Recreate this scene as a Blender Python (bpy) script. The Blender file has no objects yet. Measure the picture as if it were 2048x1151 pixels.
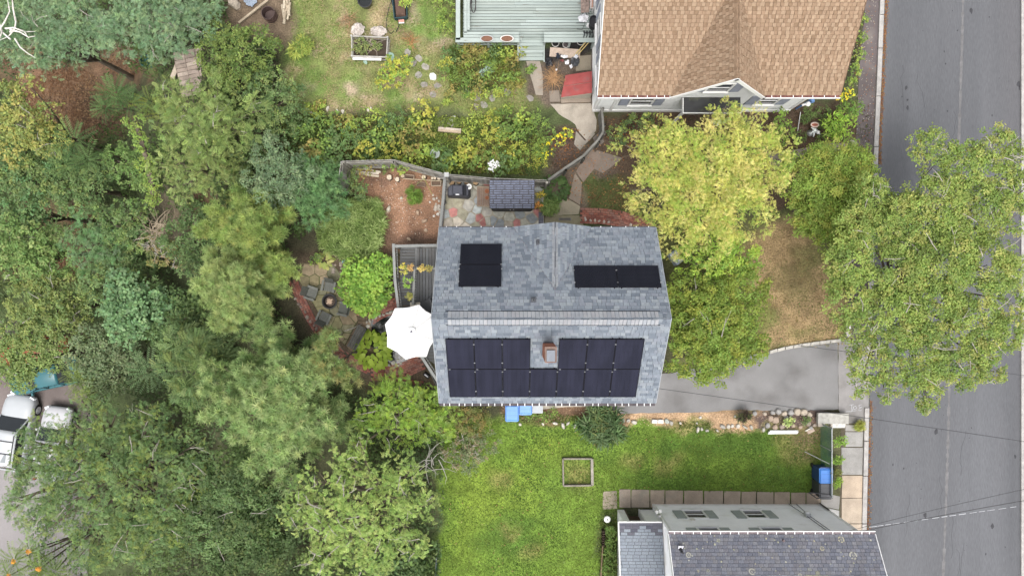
import bpy, math, random
import numpy as np
from mathutils import Matrix, Vector

SC = bpy.context.scene
COL = SC.collection
R = math.radians
F_PX, H_CAM = 1420.0, 34.0

# ---------------------------------------------------------------- camera, sky, sun, exposure
cam_d = bpy.data.cameras.new('camera')
cam = bpy.data.objects.new('camera', cam_d)
COL.objects.link(cam)
cam.location = (0, 0, H_CAM)
cam.rotation_euler = (0, 0, 0)
cam_d.sensor_fit = 'HORIZONTAL'
cam_d.sensor_width = 36.0
cam_d.lens = 36.0 * F_PX / 2048.0
cam_d.clip_end = 1000
SC.camera = cam

SUN_ELEV = 70
w = bpy.data.worlds.new('World')
SC.world = w
w.use_nodes = True
nt = w.node_tree
sky = nt.nodes.new('ShaderNodeTexSky')
sky.sky_type = 'NISHITA'
sky.sun_disc = False
sky.sun_elevation = R(SUN_ELEV)
sky.sun_rotation = R(180)
sky.dust_density = 7.0
sky.air_density = 1.0
hs = nt.nodes.new('ShaderNodeHueSaturation')          # hazy overcast: most of the blue is washed out
hs.inputs['Saturation'].default_value = 0.25
nt.links.new(sky.outputs[0], hs.inputs['Color'])
nt.links.new(hs.outputs[0], nt.nodes['Background'].inputs[0])
nt.nodes['Background'].inputs[1].default_value = 0.15

sun_d = bpy.data.lights.new('sun', 'SUN')
sun_d.energy = 0.5
sun_d.angle = R(40)
sun_d.color = (1.0, 0.965, 0.91)
sun = bpy.data.objects.new('sun', sun_d)
COL.objects.link(sun)
sun.rotation_euler = (R(90 - SUN_ELEV), 0, 0)
sun.location = (0, -20, 40)

SC.view_settings.view_transform = 'Standard'
SC.view_settings.look = 'None'
SC.view_settings.exposure = 0.82
SC.view_settings.gamma = 1.0
SC.view_settings.use_curve_mapping = False
SC.cycles.max_bounces = 5
SC.cycles.diffuse_bounces = 3
SC.cycles.transparent_max_bounces = 4

# ---------------------------------------------------------------- geometry of the view: photo pixel (2048 x 1151) + height -> world
def W(x, y, z=0.0):
    k = (H_CAM - z) / F_PX
    return ((x - 1024.0) * k, (575.5 - y) * k, z)

def sstep(t):
    t = np.clip(t, 0, 1)
    return t * t * (3 - 2 * t)

def gz(X, Y):                                    # the wooded bank falls away to a car park in the west
    st = -11.6 - 2.6 * sstep((np.asarray(Y, float) - 3.5) / 3.5)
    return -10.0 * sstep((st - np.asarray(X, float)) / (st + 26.5))

def G(x, y, dz=0.0):
    z = 0.0
    for _ in range(30):
        X, Y, _z = W(x, y, z)
        z = 0.5 * z + 0.5 * float(gz(X, Y))
    X, Y, _z = W(x, y, z)
    return (X, Y, z + dz)

# ---------------------------------------------------------------- objects
def _tag(o, label=None, cat=None, group=None, kind=None):
    if label: o['label'] = label
    if cat: o['category'] = cat
    if group: o['group'] = group
    if kind: o['kind'] = kind
    return o

def thing(name, label, cat, loc=(0, 0, 0), rz=0.0, group=None, kind=None):
    o = bpy.data.objects.new(name, None)
    o.empty_display_size = 0.2
    COL.objects.link(o)
    o.location = loc
    o.rotation_euler = (0, 0, rz)
    return _tag(o, label, cat, group, kind)

KIDS = {}
def link(name, me, parent=None):
    o = bpy.data.objects.new(name, me)
    COL.objects.link(o)
    if parent is not None:
        o.parent = parent
        KIDS.setdefault(parent.name, []).append(o)
    return o

def copy_tree(o, parent=None):
    c = o.copy()
    COL.objects.link(c)
    if parent is not None:
        c.parent = parent
        KIDS.setdefault(parent.name, []).append(c)
    for ch in list(KIDS.get(o.name, [])):
        copy_tree(ch, c)
    return c

def rotm(rx=0, ry=0, rz=0):
    return Matrix.Rotation(rz, 3, 'Z') @ Matrix.Rotation(ry, 3, 'Y') @ Matrix.Rotation(rx, 3, 'X')

class MB:
    """collects shapes; build() links them as one mesh object"""
    def __init__(s):
        s.v, s.f, s.m, s.c = [], [], [], []
        s.smooth = False
    def add(s, vs, fs, mi=0, col=(1, 1, 1)):
        b = len(s.v)
        s.v.extend([tuple(p) for p in vs])
        for f in fs:
            s.f.append([i + b for i in f]); s.m.append(mi); s.c.append(col)
        return s
    def box(s, c, d, rot=None, mi=0, col=(1, 1, 1), taper=1.0):
        hx, hy, hz = d[0] / 2, d[1] / 2, d[2] / 2
        P = []
        for z, t in ((-hz, 1.0), (hz, taper)):
            for x, y in ((-hx, -hy), (hx, -hy), (hx, hy), (-hx, hy)):
                p = Vector((x * t, y * t, z))
                if rot is not None:
                    p = (rot if isinstance(rot, Matrix) else rotm(rz=rot)) @ p
                P.append((p.x + c[0], p.y + c[1], p.z + c[2]))
        return s.add(P, [(3, 2, 1, 0), (4, 5, 6, 7), (0, 1, 5, 4), (1, 2, 6, 5), (2, 3, 7, 6), (3, 0, 4, 7)], mi, col)
    def span(s, x0, x1, y0, y1, z0, z1, mi=0, col=(1, 1, 1)):
        return s.box(((x0 + x1) / 2, (y0 + y1) / 2, (z0 + z1) / 2), (abs(x1 - x0), abs(y1 - y0), abs(z1 - z0)), None, mi, col)
    def prism(s, poly, z0, z1, mi=0, col=(1, 1, 1), inset=0.0):
        n = len(poly)
        a = sum(poly[i][0] * poly[(i + 1) % n][1] - poly[(i + 1) % n][0] * poly[i][1] for i in range(n))
        if a < 0: poly = poly[::-1]
        cx = sum(p[0] for p in poly) / n; cy = sum(p[1] for p in poly) / n
        vs = [(p[0], p[1], z0) for p in poly]
        vs += [(cx + (p[0] - cx) * (1 - inset), cy + (p[1] - cy) * (1 - inset), z1) for p in poly]
        fs = [tuple(range(n))[::-1], tuple(range(n, 2 * n))] + [(i, (i + 1) % n, n + (i + 1) % n, n + i) for i in range(n)]
        return s.add(vs, fs, mi, col)
    def tube(s, pts, r, n=6, mi=0, col=(1, 1, 1), cap=True):
        pts = [Vector(p) for p in pts]
        rs = r if isinstance(r, (list, tuple)) else [r] * len(pts)
        vs, fs = [], []
        for i, p in enumerate(pts):
            d = (pts[min(i + 1, len(pts) - 1)] - pts[max(i - 1, 0)])
            if d.length < 1e-9: d = Vector((0, 0, 1))
            d.normalize()
            up = Vector((0, 0, 1)) if abs(d.z) < 0.9 else Vector((1, 0, 0))
            a = d.cross(up).normalized(); b = a.cross(d)
            for k in range(n):
                t = 2 * math.pi * k / n
                vs.append(p + (a * math.cos(t) + b * math.sin(t)) * rs[i])
        for i in range(len(pts) - 1):
            for k in range(n):
                fs.append((i * n + k, i * n + (k + 1) % n, (i + 1) * n + (k + 1) % n, (i + 1) * n + k))
        if cap:
            fs.append(tuple(range(n))); fs.append(tuple(range((len(pts) - 1) * n, len(pts) * n))[::-1])
        return s.add(vs, fs, mi, col)
    def lathe(s, prof, c=(0, 0, 0), n=16, mi=0, col=(1, 1, 1), sx=1.0, sy=1.0, rot=None):
        vs, fs = [], []
        for r, z in prof:
            for k in range(n):
                t = 2 * math.pi * k / n
                p = Vector((r * sx * math.cos(t), r * sy * math.sin(t), z))
                if rot is not None: p = rot @ p
                vs.append((p.x + c[0], p.y + c[1], p.z + c[2]))
        for i in range(len(prof) - 1):
            for k in range(n):
                fs.append((i * n + k, i * n + (k + 1) % n, (i + 1) * n + (k + 1) % n, (i + 1) * n + k))
        fs.append(tuple(range(n))[::-1]); fs.append(tuple(range((len(prof) - 1) * n, len(prof) * n)))
        return s.add(vs, fs, mi, col)
    def rock(s, c, d, rng, mi=0, col=(1, 1, 1), rz=None):
        n, vs, fs = 9, [], []
        rz = rng.uniform(0, 6.3) if rz is None else rz
        ra = [rng.uniform(.8, 1.15) for _ in range(n)]
        for q, z in ((1.0, 0.0), (1.02, .45), (.8, .86), (.4, 1.0)):
            for k in range(n):
                t = 2 * math.pi * k / n
                x = d[0] / 2 * q * ra[k] * math.cos(t); y = d[1] / 2 * q * ra[k] * math.sin(t)
                vs.append((c[0] + x * math.cos(rz) - y * math.sin(rz), c[1] + x * math.sin(rz) + y * math.cos(rz), c[2] + d[2] * z * rng.uniform(.92, 1.05)))
        for i in range(3):
            for k in range(n):
                fs.append((i * n + k, i * n + (k + 1) % n, (i + 1) * n + (k + 1) % n, (i + 1) * n + k))
        fs.append(tuple(range(3 * n, 4 * n)))
        return s.add(vs, fs, mi, col)
    def mesh(s, name, mats):
        me = bpy.data.meshes.new(name)
        me.from_pydata(s.v, [], s.f)
        for m in (mats if isinstance(mats, (list, tuple)) else [mats]): me.materials.append(m)
        me.polygons.foreach_set('material_index', s.m)
        a = me.attributes.new('col', 'FLOAT_COLOR', 'FACE')
        a.data.foreach_set('color', [q for c in s.c for q in (c[0], c[1], c[2], 1.0)])
        if s.smooth: me.polygons.foreach_set('use_smooth', [True] * len(s.f))
        me.update()
        return me
    def build(s, name, mats, parent=None, world=False, loc=None):
        if world and parent is not None:
            q = parent
            ox = oy = oz = 0.0
            while q is not None:
                ox += q.location.x; oy += q.location.y; oz += q.location.z; q = q.parent
            s.v = [(p[0] - ox, p[1] - oy, p[2] - oz) for p in s.v]
        if loc is not None:
            s.v = [(p[0] - loc[0], p[1] - loc[1], p[2] - loc[2]) for p in s.v]
        o = link(name, s.mesh(name, mats), parent)
        if loc is not None: o.location = loc
        return o

def np_mesh(name, V, T, mats, C=None, smooth=False, mi=None):
    """triangles from numpy arrays; C = colour per vertex"""
    me = bpy.data.meshes.new(name)
    nv, nf = len(V), len(T)
    me.vertices.add(nv); me.vertices.foreach_set('co', np.asarray(V, np.float32).ravel())
    me.loops.add(nf * 3); me.loops.foreach_set('vertex_index', np.asarray(T, np.int32).ravel())
    me.polygons.add(nf)
    me.polygons.foreach_set('loop_start', np.arange(0, nf * 3, 3, dtype=np.int32))
    try: me.polygons.foreach_set('loop_total', np.full(nf, 3, np.int32))
    except Exception: pass
    for m in (mats if isinstance(mats, (list, tuple)) else [mats]): me.materials.append(m)
    if mi is not None: me.polygons.foreach_set('material_index', np.asarray(mi, np.int32))
    if C is not None:
        a = me.attributes.new('col', 'FLOAT_COLOR', 'POINT')
        C = np.asarray(C, np.float32)
        a.data.foreach_set('color', np.concatenate([C, np.ones((nv, 1), np.float32)], 1).ravel())
    if smooth: me.polygons.foreach_set('use_smooth', np.ones(nf, bool))
    me.update(calc_edges=True)
    return me

# ---------------------------------------------------------------- materials (all procedural)
def mat(name, base=(.5, .5, .5), rough=.8, var=.25, scale=6.0, bump=.25, bscale=60.0, attr=False, spec=.3, metal=0.0,
        fine=0.15, fscale=90.0, stain=None, sscale=1.2, slo=.55, shi=.75, stretch=None, alpha=None, transm=0.0):
    m = bpy.data.materials.new(name); m.use_nodes = True
    n = m.node_tree.nodes; l = m.node_tree.links
    b = n['Principled BSDF']
    b.inputs['Roughness'].default_value = rough
    b.inputs['Metallic'].default_value = metal
    b.inputs['Specular IOR Level'].default_value = spec
    if transm: b.inputs['Transmission Weight'].default_value = transm
    tc = n.new('ShaderNodeTexCoord')
    vec = tc.outputs['Object']
    if stretch:
        mp = n.new('ShaderNodeMapping'); mp.inputs['Scale'].default_value = stretch
        l.new(vec, mp.inputs['Vector']); vec = mp.outputs[0]
    def noise(sc, det=5):
        t = n.new('ShaderNodeTexNoise'); t.inputs['Scale'].default_value = sc; t.inputs['Detail'].default_value = det
        l.new(vec, t.inputs['Vector']); return t.outputs['Fac']
    def mulrange(fac, lo, hi):
        r = n.new('ShaderNodeMapRange'); r.inputs['From Min'].default_value = .3; r.inputs['From Max'].default_value = .7
        r.inputs['To Min'].default_value = lo; r.inputs['To Max'].default_value = hi
        l.new(fac, r.inputs['Value']); return r.outputs[0]
    if attr:
        a = n.new('ShaderNodeAttribute'); a.attribute_name = 'col'; colr = a.outputs['Color']
        if base != (1, 1, 1) and base != (.5, .5, .5):
            mx = n.new('ShaderNodeMix'); mx.data_type = 'RGBA'; mx.blend_type = 'MULTIPLY'; mx.inputs[0].default_value = 1
            l.new(colr, mx.inputs[6]); mx.inputs[7].default_value = (*base, 1); colr = mx.outputs[2]
    else:
        rgb = n.new('ShaderNodeRGB'); rgb.outputs[0].default_value = (*base, 1); colr = rgb.outputs[0]
    if stain is not None:
        r = n.new('ShaderNodeMapRange'); r.inputs['From Min'].default_value = slo; r.inputs['From Max'].default_value = shi
        l.new(noise(sscale, 6), r.inputs['Value'])
        mx = n.new('ShaderNodeMix'); mx.data_type = 'RGBA'
        l.new(r.outputs[0], mx.inputs[0]); l.new(colr, mx.inputs[6]); mx.inputs[7].default_value = (*stain, 1); colr = mx.outputs[2]
    for fac, amt in ((noise(scale), var), (noise(fscale, 3), fine)):
        if amt <= 0: continue
        vm = n.new('ShaderNodeVectorMath'); vm.operation = 'SCALE'
        l.new(colr, vm.inputs[0]); l.new(mulrange(fac, 1 - amt, 1 + amt), vm.inputs['Scale']); colr = vm.outputs[0]
    l.new(colr, b.inputs['Base Color'])
    if bump > 0:
        bp = n.new('ShaderNodeBump'); bp.inputs['Strength'].default_value = bump; bp.inputs['Distance'].default_value = .02
        l.new(noise(bscale, 4), bp.inputs['Height']); l.new(bp.outputs[0], b.inputs['Normal'])
    return m

def leaf_mat(name, rough=.55, trans=.38):
    m = bpy.data.materials.new(name); m.use_nodes = True
    n = m.node_tree.nodes; l = m.node_tree.links
    b = n['Principled BSDF']; out = n['Material Output']
    b.inputs['Roughness'].default_value = rough; b.inputs['Specular IOR Level'].default_value = .22
    a = n.new('ShaderNodeAttribute'); a.attribute_name = 'col'
    l.new(a.outputs['Color'], b.inputs['Base Color'])
    t = n.new('ShaderNodeBsdfTranslucent'); mx = n.new('ShaderNodeMixShader'); mx.inputs[0].default_value = trans
    l.new(a.outputs['Color'], t.inputs['Color']); l.new(b.outputs[0], mx.inputs[1]); l.new(t.outputs[0], mx.inputs[2])
    l.new(mx.outputs[0], out.inputs['Surface'])
    return m

LEAF = leaf_mat('leaf')
NEEDLE = leaf_mat('needle', .6, .3)
BARK = mat('bark', (.13, .105, .08), .9, .35, 9, .6, 40, stretch=(1, 1, .25))
PALEBARK = mat('pale_bark', (.36, .33, .29), .9, .35, 9, .5, 50)
GROUND = mat('ground_soil', attr=True, rough=.95, var=.3, scale=1.6, bump=.9, bscale=22, fine=.38, fscale=14)
GRASSM = leaf_mat('grass_blade', .65, .25)
ASPHALT = mat('road_asphalt', (.112, .115, .124), .9, .16, .7, .3, 130, fine=.16, fscale=70, stain=(.098, .097, .103), sscale=.35, slo=.5, shi=.72, stretch=(1, .06, 1))
DRIVE = mat('driveway_asphalt', (.20, .197, .197), .92, .10, .8, .3, 120, fine=.14, fscale=60, stain=(.155, .15, .148), sscale=.7, slo=.5, shi=.7)
DARKASPH = mat('dark_asphalt', (.115, .098, .098), .92, .2, .9, .4, 110, fine=.25, fscale=50, stain=(.16, .14, .13))
LOTASPH = mat('car_park_asphalt', (.24, .225, .225), .92, .15, .4, .3, 90, fine=.12, fscale=50, stain=(.15, .13, .13), sscale=.2)
CONC = mat('concrete', (.42, .38, .32), .92, .14, 1.6, .35, 60, attr=False, fine=.15, fscale=45, stain=(.27, .245, .20), sscale=1.6, slo=.52, shi=.75)
CONCA = mat('concrete_slab', (.74, .74, .75), .92, .14, 2.2, .35, 60, attr=True, fine=.16, fscale=45, stain=(.25, .23, .19), sscale=1.3, slo=.58, shi=.8)
GRANITE = mat('granite', (.36, .345, .33), .85, .18, 5, .3, 60, fine=.3, fscale=80)
STONEA = mat('stone', (1, 1, 1), .88, .22, 5, .5, 30, attr=True, fine=.2, fscale=60)
SHINGLE = mat('roof_shingle', (.80, .80, .80), .95, .10, 3, .5, 220, attr=True, fine=.14, fscale=60, spec=.1)
SLATE = mat('weathered_shingle', (.72, .735, .77), .95, .16, 1.6, .5, 220, attr=True, fine=.2, fscale=50, spec=.1, stain=(.23, .23, .17), sscale=1.1, slo=.6, shi=.78)
UNDER = mat('roof_underlay', (.10, .105, .115), .95, .1, 5, .1)
UNDERB = mat('brown_roof_underlay', (.17, .105, .07), .95, .1, 5, .1)
WHITE = mat('white_paint', (.78, .78, .77), .55, .05, 3, .05, 60, fine=.04)
SIDING = mat('pale_siding', (.88, .885, .885), .6, .05, 1.5, .05, 80, fine=.04, stain=(.68, .67, .63), sscale=1.3, slo=.6, shi=.8)
CREAM = mat('cream_siding', (.56, .57, .56), .6, .05, 1.5, .05, 80, fine=.04)
GREYSID = mat('grey_siding', (.34, .35, .36), .7, .08, 2, .1, 80)
SHUTB = mat('slate_blue_shutter', (.25, .27, .32), .6, .08, 5, .1)
SHUTG = mat('sage_shutter', (.34, .37, .36), .6, .08, 5, .1)
GLASSD = mat('dark_window_glass', (.035, .04, .05), .12, .3, 1.5, 0, spec=.6, fine=0)
BLACK = mat('black_metal', (.022, .022, .025), .45, .2, 6, .05)
DKGREY = mat('charcoal_plastic', (.05, .052, .06), .5, .15, 5, .08)
GUTTER = mat('gutter_dark', (.06, .05, .055), .6, .3, 4, .1)
STEEL = mat('galvanised_steel', (.42, .43, .44), .4, .15, 8, .05, metal=.7)
SOLAR = mat('solar_frame', (.010, .010, .014), .5, .1, 5, 0, spec=.15)
def cell_mat(name, a, bcol, rough):
    m = bpy.data.materials.new(name); m.use_nodes = True
    n = m.node_tree.nodes; l = m.node_tree.links; b = n['Principled BSDF']
    tc = n.new('ShaderNodeTexCoord')
    t = n.new('ShaderNodeTexNoise'); t.inputs['Scale'].default_value = .9
    mp = n.new('ShaderNodeMapping'); mp.inputs['Scale'].default_value = (4, .6, 1)
    oi = n.new('ShaderNodeObjectInfo')
    ad = n.new('ShaderNodeVectorMath'); ad.operation = 'ADD'
    l.new(tc.outputs['Object'], mp.inputs[0]); l.new(mp.outputs[0], ad.inputs[0]); l.new(oi.outputs['Location'], ad.inputs[1])
    l.new(ad.outputs[0], t.inputs['Vector'])
    mx = n.new('ShaderNodeMix'); mx.data_type = 'RGBA'
    r = n.new('ShaderNodeMapRange'); r.inputs['From Min'].default_value = .35; r.inputs['From Max'].default_value = .65
    l.new(t.outputs['Fac'], r.inputs['Value']); l.new(r.outputs[0], mx.inputs[0])
    mx.inputs[6].default_value = (*a, 1); mx.inputs[7].default_value = (*bcol, 1)
    l.new(mx.outputs[2], b.inputs['Base Color'])
    b.inputs['Roughness'].default_value = rough; b.inputs['Specular IOR Level'].default_value = .22
    return m
CELL = cell_mat('solar_cell', (.015, .016, .029), (.022, .023, .041), .35)
GREYWOOD = mat('weathered_wood', (1, 1, 1), .9, .22, 3, .5, 50, attr=True, fine=.2, fscale=35, stretch=(1, 1, 1))
DECKC = mat('grey_composite', (1, 1, 1), .8, .1, 3, .25, 70, attr=True, fine=.1)
MINT = mat('mint_paint', (.74, .73, .73), .75, .08, 2, .2, 60, attr=True, fine=.08, fscale=40, stain=(.20, .19, .16), sscale=2.6, slo=.66, shi=.74, stretch=(.5, 2.5, 1))
BRICK = mat('brick', (1, 1, 1), .92, .22, 6, .5, 70, attr=True, fine=.22, fscale=50)
RED = mat('red_painted_steel', (.32, .07, .065), .6, .18, 2.5, .12, 40, fine=.1, stain=(.25, .09, .085), sscale=3, slo=.55, shi=.7)
TERRA = mat('terracotta', (.45, .19, .10), .85, .2, 9, .2)
BLUEB = mat('blue_plastic', (.05, .19, .52), .42, .1, 3, .04)
LIGHTB = mat('faded_blue_plastic', (.13, .32, .68), .45, .12, 3, .04)
CLOTH = mat('white_canvas', (.83, .83, .82), .8, .03, 2, .05, 120, fine=.02)
SACK = mat('woven_sack', (.50, .45, .41), .85, .15, 5, .4, 30)
PAINTED = mat('coloured', (1, 1, 1), .6, .12, 5, .12, 60, attr=True, fine=.08)
GLOSSY = mat('coloured_gloss', (1, 1, 1), .3, .05, 3, 0, attr=True, fine=.03, spec=.5)
WATER = mat('pond_water', (.008, .010, .010), .05, .3, 2, .05, 12, spec=.6, fine=0)
RUBBER = mat('rubber', (.02, .02, .021), .8, .2, 10, .2)
METROOF = mat('coated_metal_tile', (.03, .032, .05), .4, .2, 4, .05, spec=.3)
CHALK = mat('white_marking', (.40, .41, .43), .9, .15, 9, .1)

def tone(c, rng, a, b, k=1.0):
    f = rng.uniform(a, b) * k; h = rng.uniform(-.015, .015)
    return (c[0] * f * (1 + h), c[1] * f, c[2] * f * (1 - h))
# ---------------------------------------------------------------- little geometry helpers
def clip(poly, a, b, c):
    """keep a*x + b*y <= c"""
    out = []
    n = len(poly)
    for i in range(n):
        p, q = poly[i], poly[(i + 1) % n]
        dp = a * p[0] + b * p[1] - c; dq = a * q[0] + b * q[1] - c
        if dp <= 0: out.append(p)
        if (dp < 0 < dq) or (dq < 0 < dp):
            t = dp / (dp - dq)
            out.append((p[0] + t * (q[0] - p[0]), p[1] + t * (q[1] - p[1])))
    return out

def area(p):
    return .5 * sum(p[i][0] * p[(i + 1) % len(p)][1] - p[(i + 1) % len(p)][0] * p[i][1] for i in range(len(p)))

def clip_to(poly, conv):
    if area(conv) < 0: conv = conv[::-1]
    for i in range(len(conv)):
        p, q = conv[i], conv[(i + 1) % len(conv)]
        a, b = (q[1] - p[1]), -(q[0] - p[0])
        poly = clip(poly, a, b, a * p[0] + b * p[1])
        if len(poly) < 3: return []
    return poly

def inside(px, py, poly):
    px = np.asarray(px, float); py = np.asarray(py, float)
    c = np.zeros(px.shape, bool)
    n = len(poly)
    for i in range(n):
        x0, y0 = poly[i]; x1, y1 = poly[(i + 1) % n]
        k = ((y0 > py) != (y1 > py)) & (px < (x1 - x0) * (py - y0) / ((y1 - y0) or 1e-9) + x0)
        c ^= k
    return c

def polydist(px, py, poly):
    d = np.full(np.shape(px), 1e9)
    n = len(poly)
    for i in range(n):
        x0, y0 = poly[i]; x1, y1 = poly[(i + 1) % n]
        dx, dy = x1 - x0, y1 - y0
        t = np.clip(((px - x0) * dx + (py - y0) * dy) / (dx * dx + dy * dy + 1e-9), 0, 1)
        d = np.minimum(d, np.hypot(px - x0 - t * dx, py - y0 - t * dy))
    return np.where(inside(px, py, poly), -d, d)

_NG = np.random.default_rng(5)
_NT = _NG.random((64, 64))
def vnoise(x, y):
    x = np.asarray(x, float); y = np.asarray(y, float)
    xi = np.floor(x).astype(int); yi = np.floor(y).astype(int)
    fx = sstep(x - xi); fy = sstep(y - yi)
    g = lambda a, b: _NT[a % 64, b % 64]
    return (g(xi, yi) * (1 - fx) + g(xi + 1, yi) * fx) * (1 - fy) + (g(xi, yi + 1) * (1 - fx) + g(xi + 1, yi + 1) * fx) * fy
def fbm(x, y):
    return .55 * vnoise(x, y) + .3 * vnoise(x * 2.1 + 7, y * 2.1 + 3) + .15 * vnoise(x * 4.3 + 1, y * 4.3 + 9)

def rough_poly(poly, step=.25, amp=.05, seed=1):
    rng = random.Random(seed)
    out = []
    n = len(poly)
    for i in range(n):
        a, b = poly[i], poly[(i + 1) % n]
        L = math.hypot(b[0] - a[0], b[1] - a[1]); k = max(1, int(L / step))
        for j in range(k):
            t = j / k
            out.append((a[0] + (b[0] - a[0]) * t + rng.uniform(-amp, amp), a[1] + (b[1] - a[1]) * t + rng.uniform(-amp, amp)))
    return out

def imgpoly(pts, z=0.0):
    return [W(x, y, z)[:2] for x, y in pts]

def sheet(name, pts, z, m, amp=.04, seed=1, kind='structure', z0=-.05, world_pts=False, step=.25):
    """a thin slab of ground surfacing; its top is at z"""
    P = pts if world_pts else imgpoly(pts, z)
    if amp: P = rough_poly(P, step, amp, seed)
    o = MB().prism(P, z0, z).build(name, m)
    o['kind'] = kind
    return o
# ================================================================ GROUND
def build_ground():
    xs = np.concatenate([[-160, -110, -80, -60, -48], np.arange(-40, 26.01, .16), [30, 36, 45, 60, 90, 160]])
    ys = np.concatenate([[-160, -100, -60, -40, -30, -24], np.arange(-19, 19.01, .16), [24, 30, 40, 60, 100, 160]])
    X, Y = np.meshgrid(xs, ys)
    Z = gz(X, Y)
    px = 1024 + X * F_PX / (H_CAM - Z); py = 575.5 - Y * F_PX / (H_CAM - Z)
    wob = (fbm(X * .9 + 3, Y * .9 + 8) - .5)
    wob2 = (fbm(X * 1.1 + 31, Y * 1.1 + 18) - .5)
    qx = px + wob * 46; qy = py + wob2 * 46
    C = np.empty(X.shape + (3,)); bk = sstep((fbm(X * .12 + 3, Y * .12 + 1) - .3) / .4)[..., None]; C[:] = np.array((.055, .052, .030)) * (1 - bk) + np.array((.070, .092, .036)) * bk
    def paint(poly, col, feather=14, amt=1.0, patch=None):
        d = polydist(qx, qy, poly)
        k = sstep(.5 - d / (2 * feather)) * amt
        if patch: k = k * sstep((fbm(X * patch + 5, Y * patch + 2) - .38) / .2)
        for i in range(3): C[..., i] = C[..., i] * (1 - k) + col[i] * k
    def blob(x, y, rx, ry, col, amt=1.0, feather=16, patch=None):
        paint([(x + rx * math.cos(t), y + ry * math.sin(t)) for t in np.linspace(0, 6.283, 15)[:-1]], col, feather, amt, patch)
    leafl = (.165, .098, .06)
    # wood floor: fallen leaves
    for b in ((130, 190, 110, 75), (190, 240, 70, 50), (60, 130, 60, 40), (250, 130, 60, 40), (160, 430, 55, 35), (150, 520, 70, 45), (60, 430, 60, 30), (40, 540, 50, 20), (400, 420, 60, 40)):
        blob(*b, leafl, .9, 18)
    blob(330, 440, 60, 60, (.17, .14, .10), .8)
    # upper yard
    paint([(560, -80), (905, -80), (912, 100), (1040, 130), (1090, 210), (1060, 240), (900, 225), (600, 228), (560, 190), (575, 90)], (.155, .175, .06), 20)
    for b in ((590, 100, 30, 90), (620, 170, 40, 35), (850, 60, 40, 60), (800, 190, 60, 25), (700, 170, 30, 20)):
        blob(*b, (.11, .185, .04), .75, 18)
    for b in ((680, 85, 40, 70), (715, 210, 60, 20), (830, 180, 60, 22), (700, 150, 26, 26), (770, 40, 40, 40), (850, 90, 40, 20), (640, 60, 22, 40), (760, 150, 40, 30), (1030, 175, 40, 30)):
        blob(*b, (.30, .225, .14), .8, 16, 1.4)
    rb = np.random.default_rng(8)
    for _ in range(46):
        x, y = rb.uniform(575, 900), rb.uniform(0, 215); c = ((.31, .235, .15), (.27, .21, .12), (.10, .18, .035), (.34, .26, .19), (.20, .14, .085))[rb.integers(0, 5)]
        blob(x, y, rb.uniform(8, 26), rb.uniform(6, 16), c, rb.uniform(.5, .9), 9, 1.2)
    paint([(1090, 84), (1184, 84), (1184, 112), (1150, 136), (1092, 142)], (.030, .028, .027), 5)  # shade below the mint deck edge, painted into the ground colour
    blob(520, 45, 80, 60, (.15, .11, .075), .95)
    paint([(570, 228), (1060, 230), (1100, 300), (1095, 360), (690, 325), (560, 330)], (.085, .095, .042), 14)
    paint([(1085, 270), (1150, 250), (1200, 270), (1150, 330), (1100, 350)], (.095, .065, .05), 10)
    paint([(1055, 120), (1200, 120), (1200, 210), (1060, 210)], (.11, .085, .065), 8)
    # bare soil yard behind the stockade fence
    paint([(695, 338), (890, 352), (884, 492), (780, 494), (770, 470), (740, 420), (700, 380)], (.245, .140, .088), 9)
    blob(740, 365, 45, 22, (.12, .075, .055), .8, 12, 1.5)
    blob(835, 478, 60, 14, (.085, .055, .042), .9)
    paint([(735, 480), (785, 440), (788, 640), (760, 660), (690, 560)], (.17, .105, .07), 10)
    paint([(590, 500), (790, 500), (880, 780), (700, 760), (600, 640)], (.10, .075, .05), 14)
    # side passage and front garden of the main house
    paint([(1090, 350), (1200, 280), (1260, 340), (1270, 420), (1160, 420), (1080, 430)], (.13, .10, .075), 10)
    paint([(1170, 350), (1262, 345), (1290, 460), (1170, 420)], (.085, .105, .035), 10)
    paint([(1195, 225), (1740, 200), (1750, 320), (1560, 420), (1250, 380), (1200, 300)], (.095, .065, .045), 12)
    paint([(1320, 460), (1590, 420), (1640, 430), (1745, 520), (1720, 690), (1600, 690), (1340, 730)], (.10, .105, .04), 16)
    paint([(1500, 500), (1545, 440), (1610, 440), (1690, 600), (1690, 690), (1530, 700)], (.33, .235, .125), 18)
    blob(1590, 560, 40, 40, (.16, .14, .06), .6); blob(1545, 600, 26, 50, (.14, .17, .05), .7, 18, 1.3); blob(1620, 520, 30, 30, (.15, .16, .055), .7, 18, 1.3); blob(1600, 650, 50, 24, (.17, .17, .06), .6, 18, 1.3); blob(1530, 640, 20, 40, (.12, .14, .035), .7)
    # lower lawn
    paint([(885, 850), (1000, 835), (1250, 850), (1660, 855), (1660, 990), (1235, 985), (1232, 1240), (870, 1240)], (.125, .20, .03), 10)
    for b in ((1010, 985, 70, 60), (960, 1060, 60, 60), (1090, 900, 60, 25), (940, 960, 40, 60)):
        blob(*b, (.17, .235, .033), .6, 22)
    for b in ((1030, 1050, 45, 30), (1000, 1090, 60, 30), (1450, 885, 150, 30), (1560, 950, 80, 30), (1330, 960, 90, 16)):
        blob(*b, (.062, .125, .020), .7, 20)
    for b in ((1265, 925, 18, 14), (1340, 920, 35, 14), (1155, 945, 32, 30), (1000, 960, 24, 18), (1060, 1110, 20, 16), (1600, 890, 50, 34), (1020, 1060, 18, 12)):
        blob(*b, (.20, .165, .065), .65, 14)
    blob(1620, 880, 30, 30, (.16, .11, .07), .8)
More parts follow.
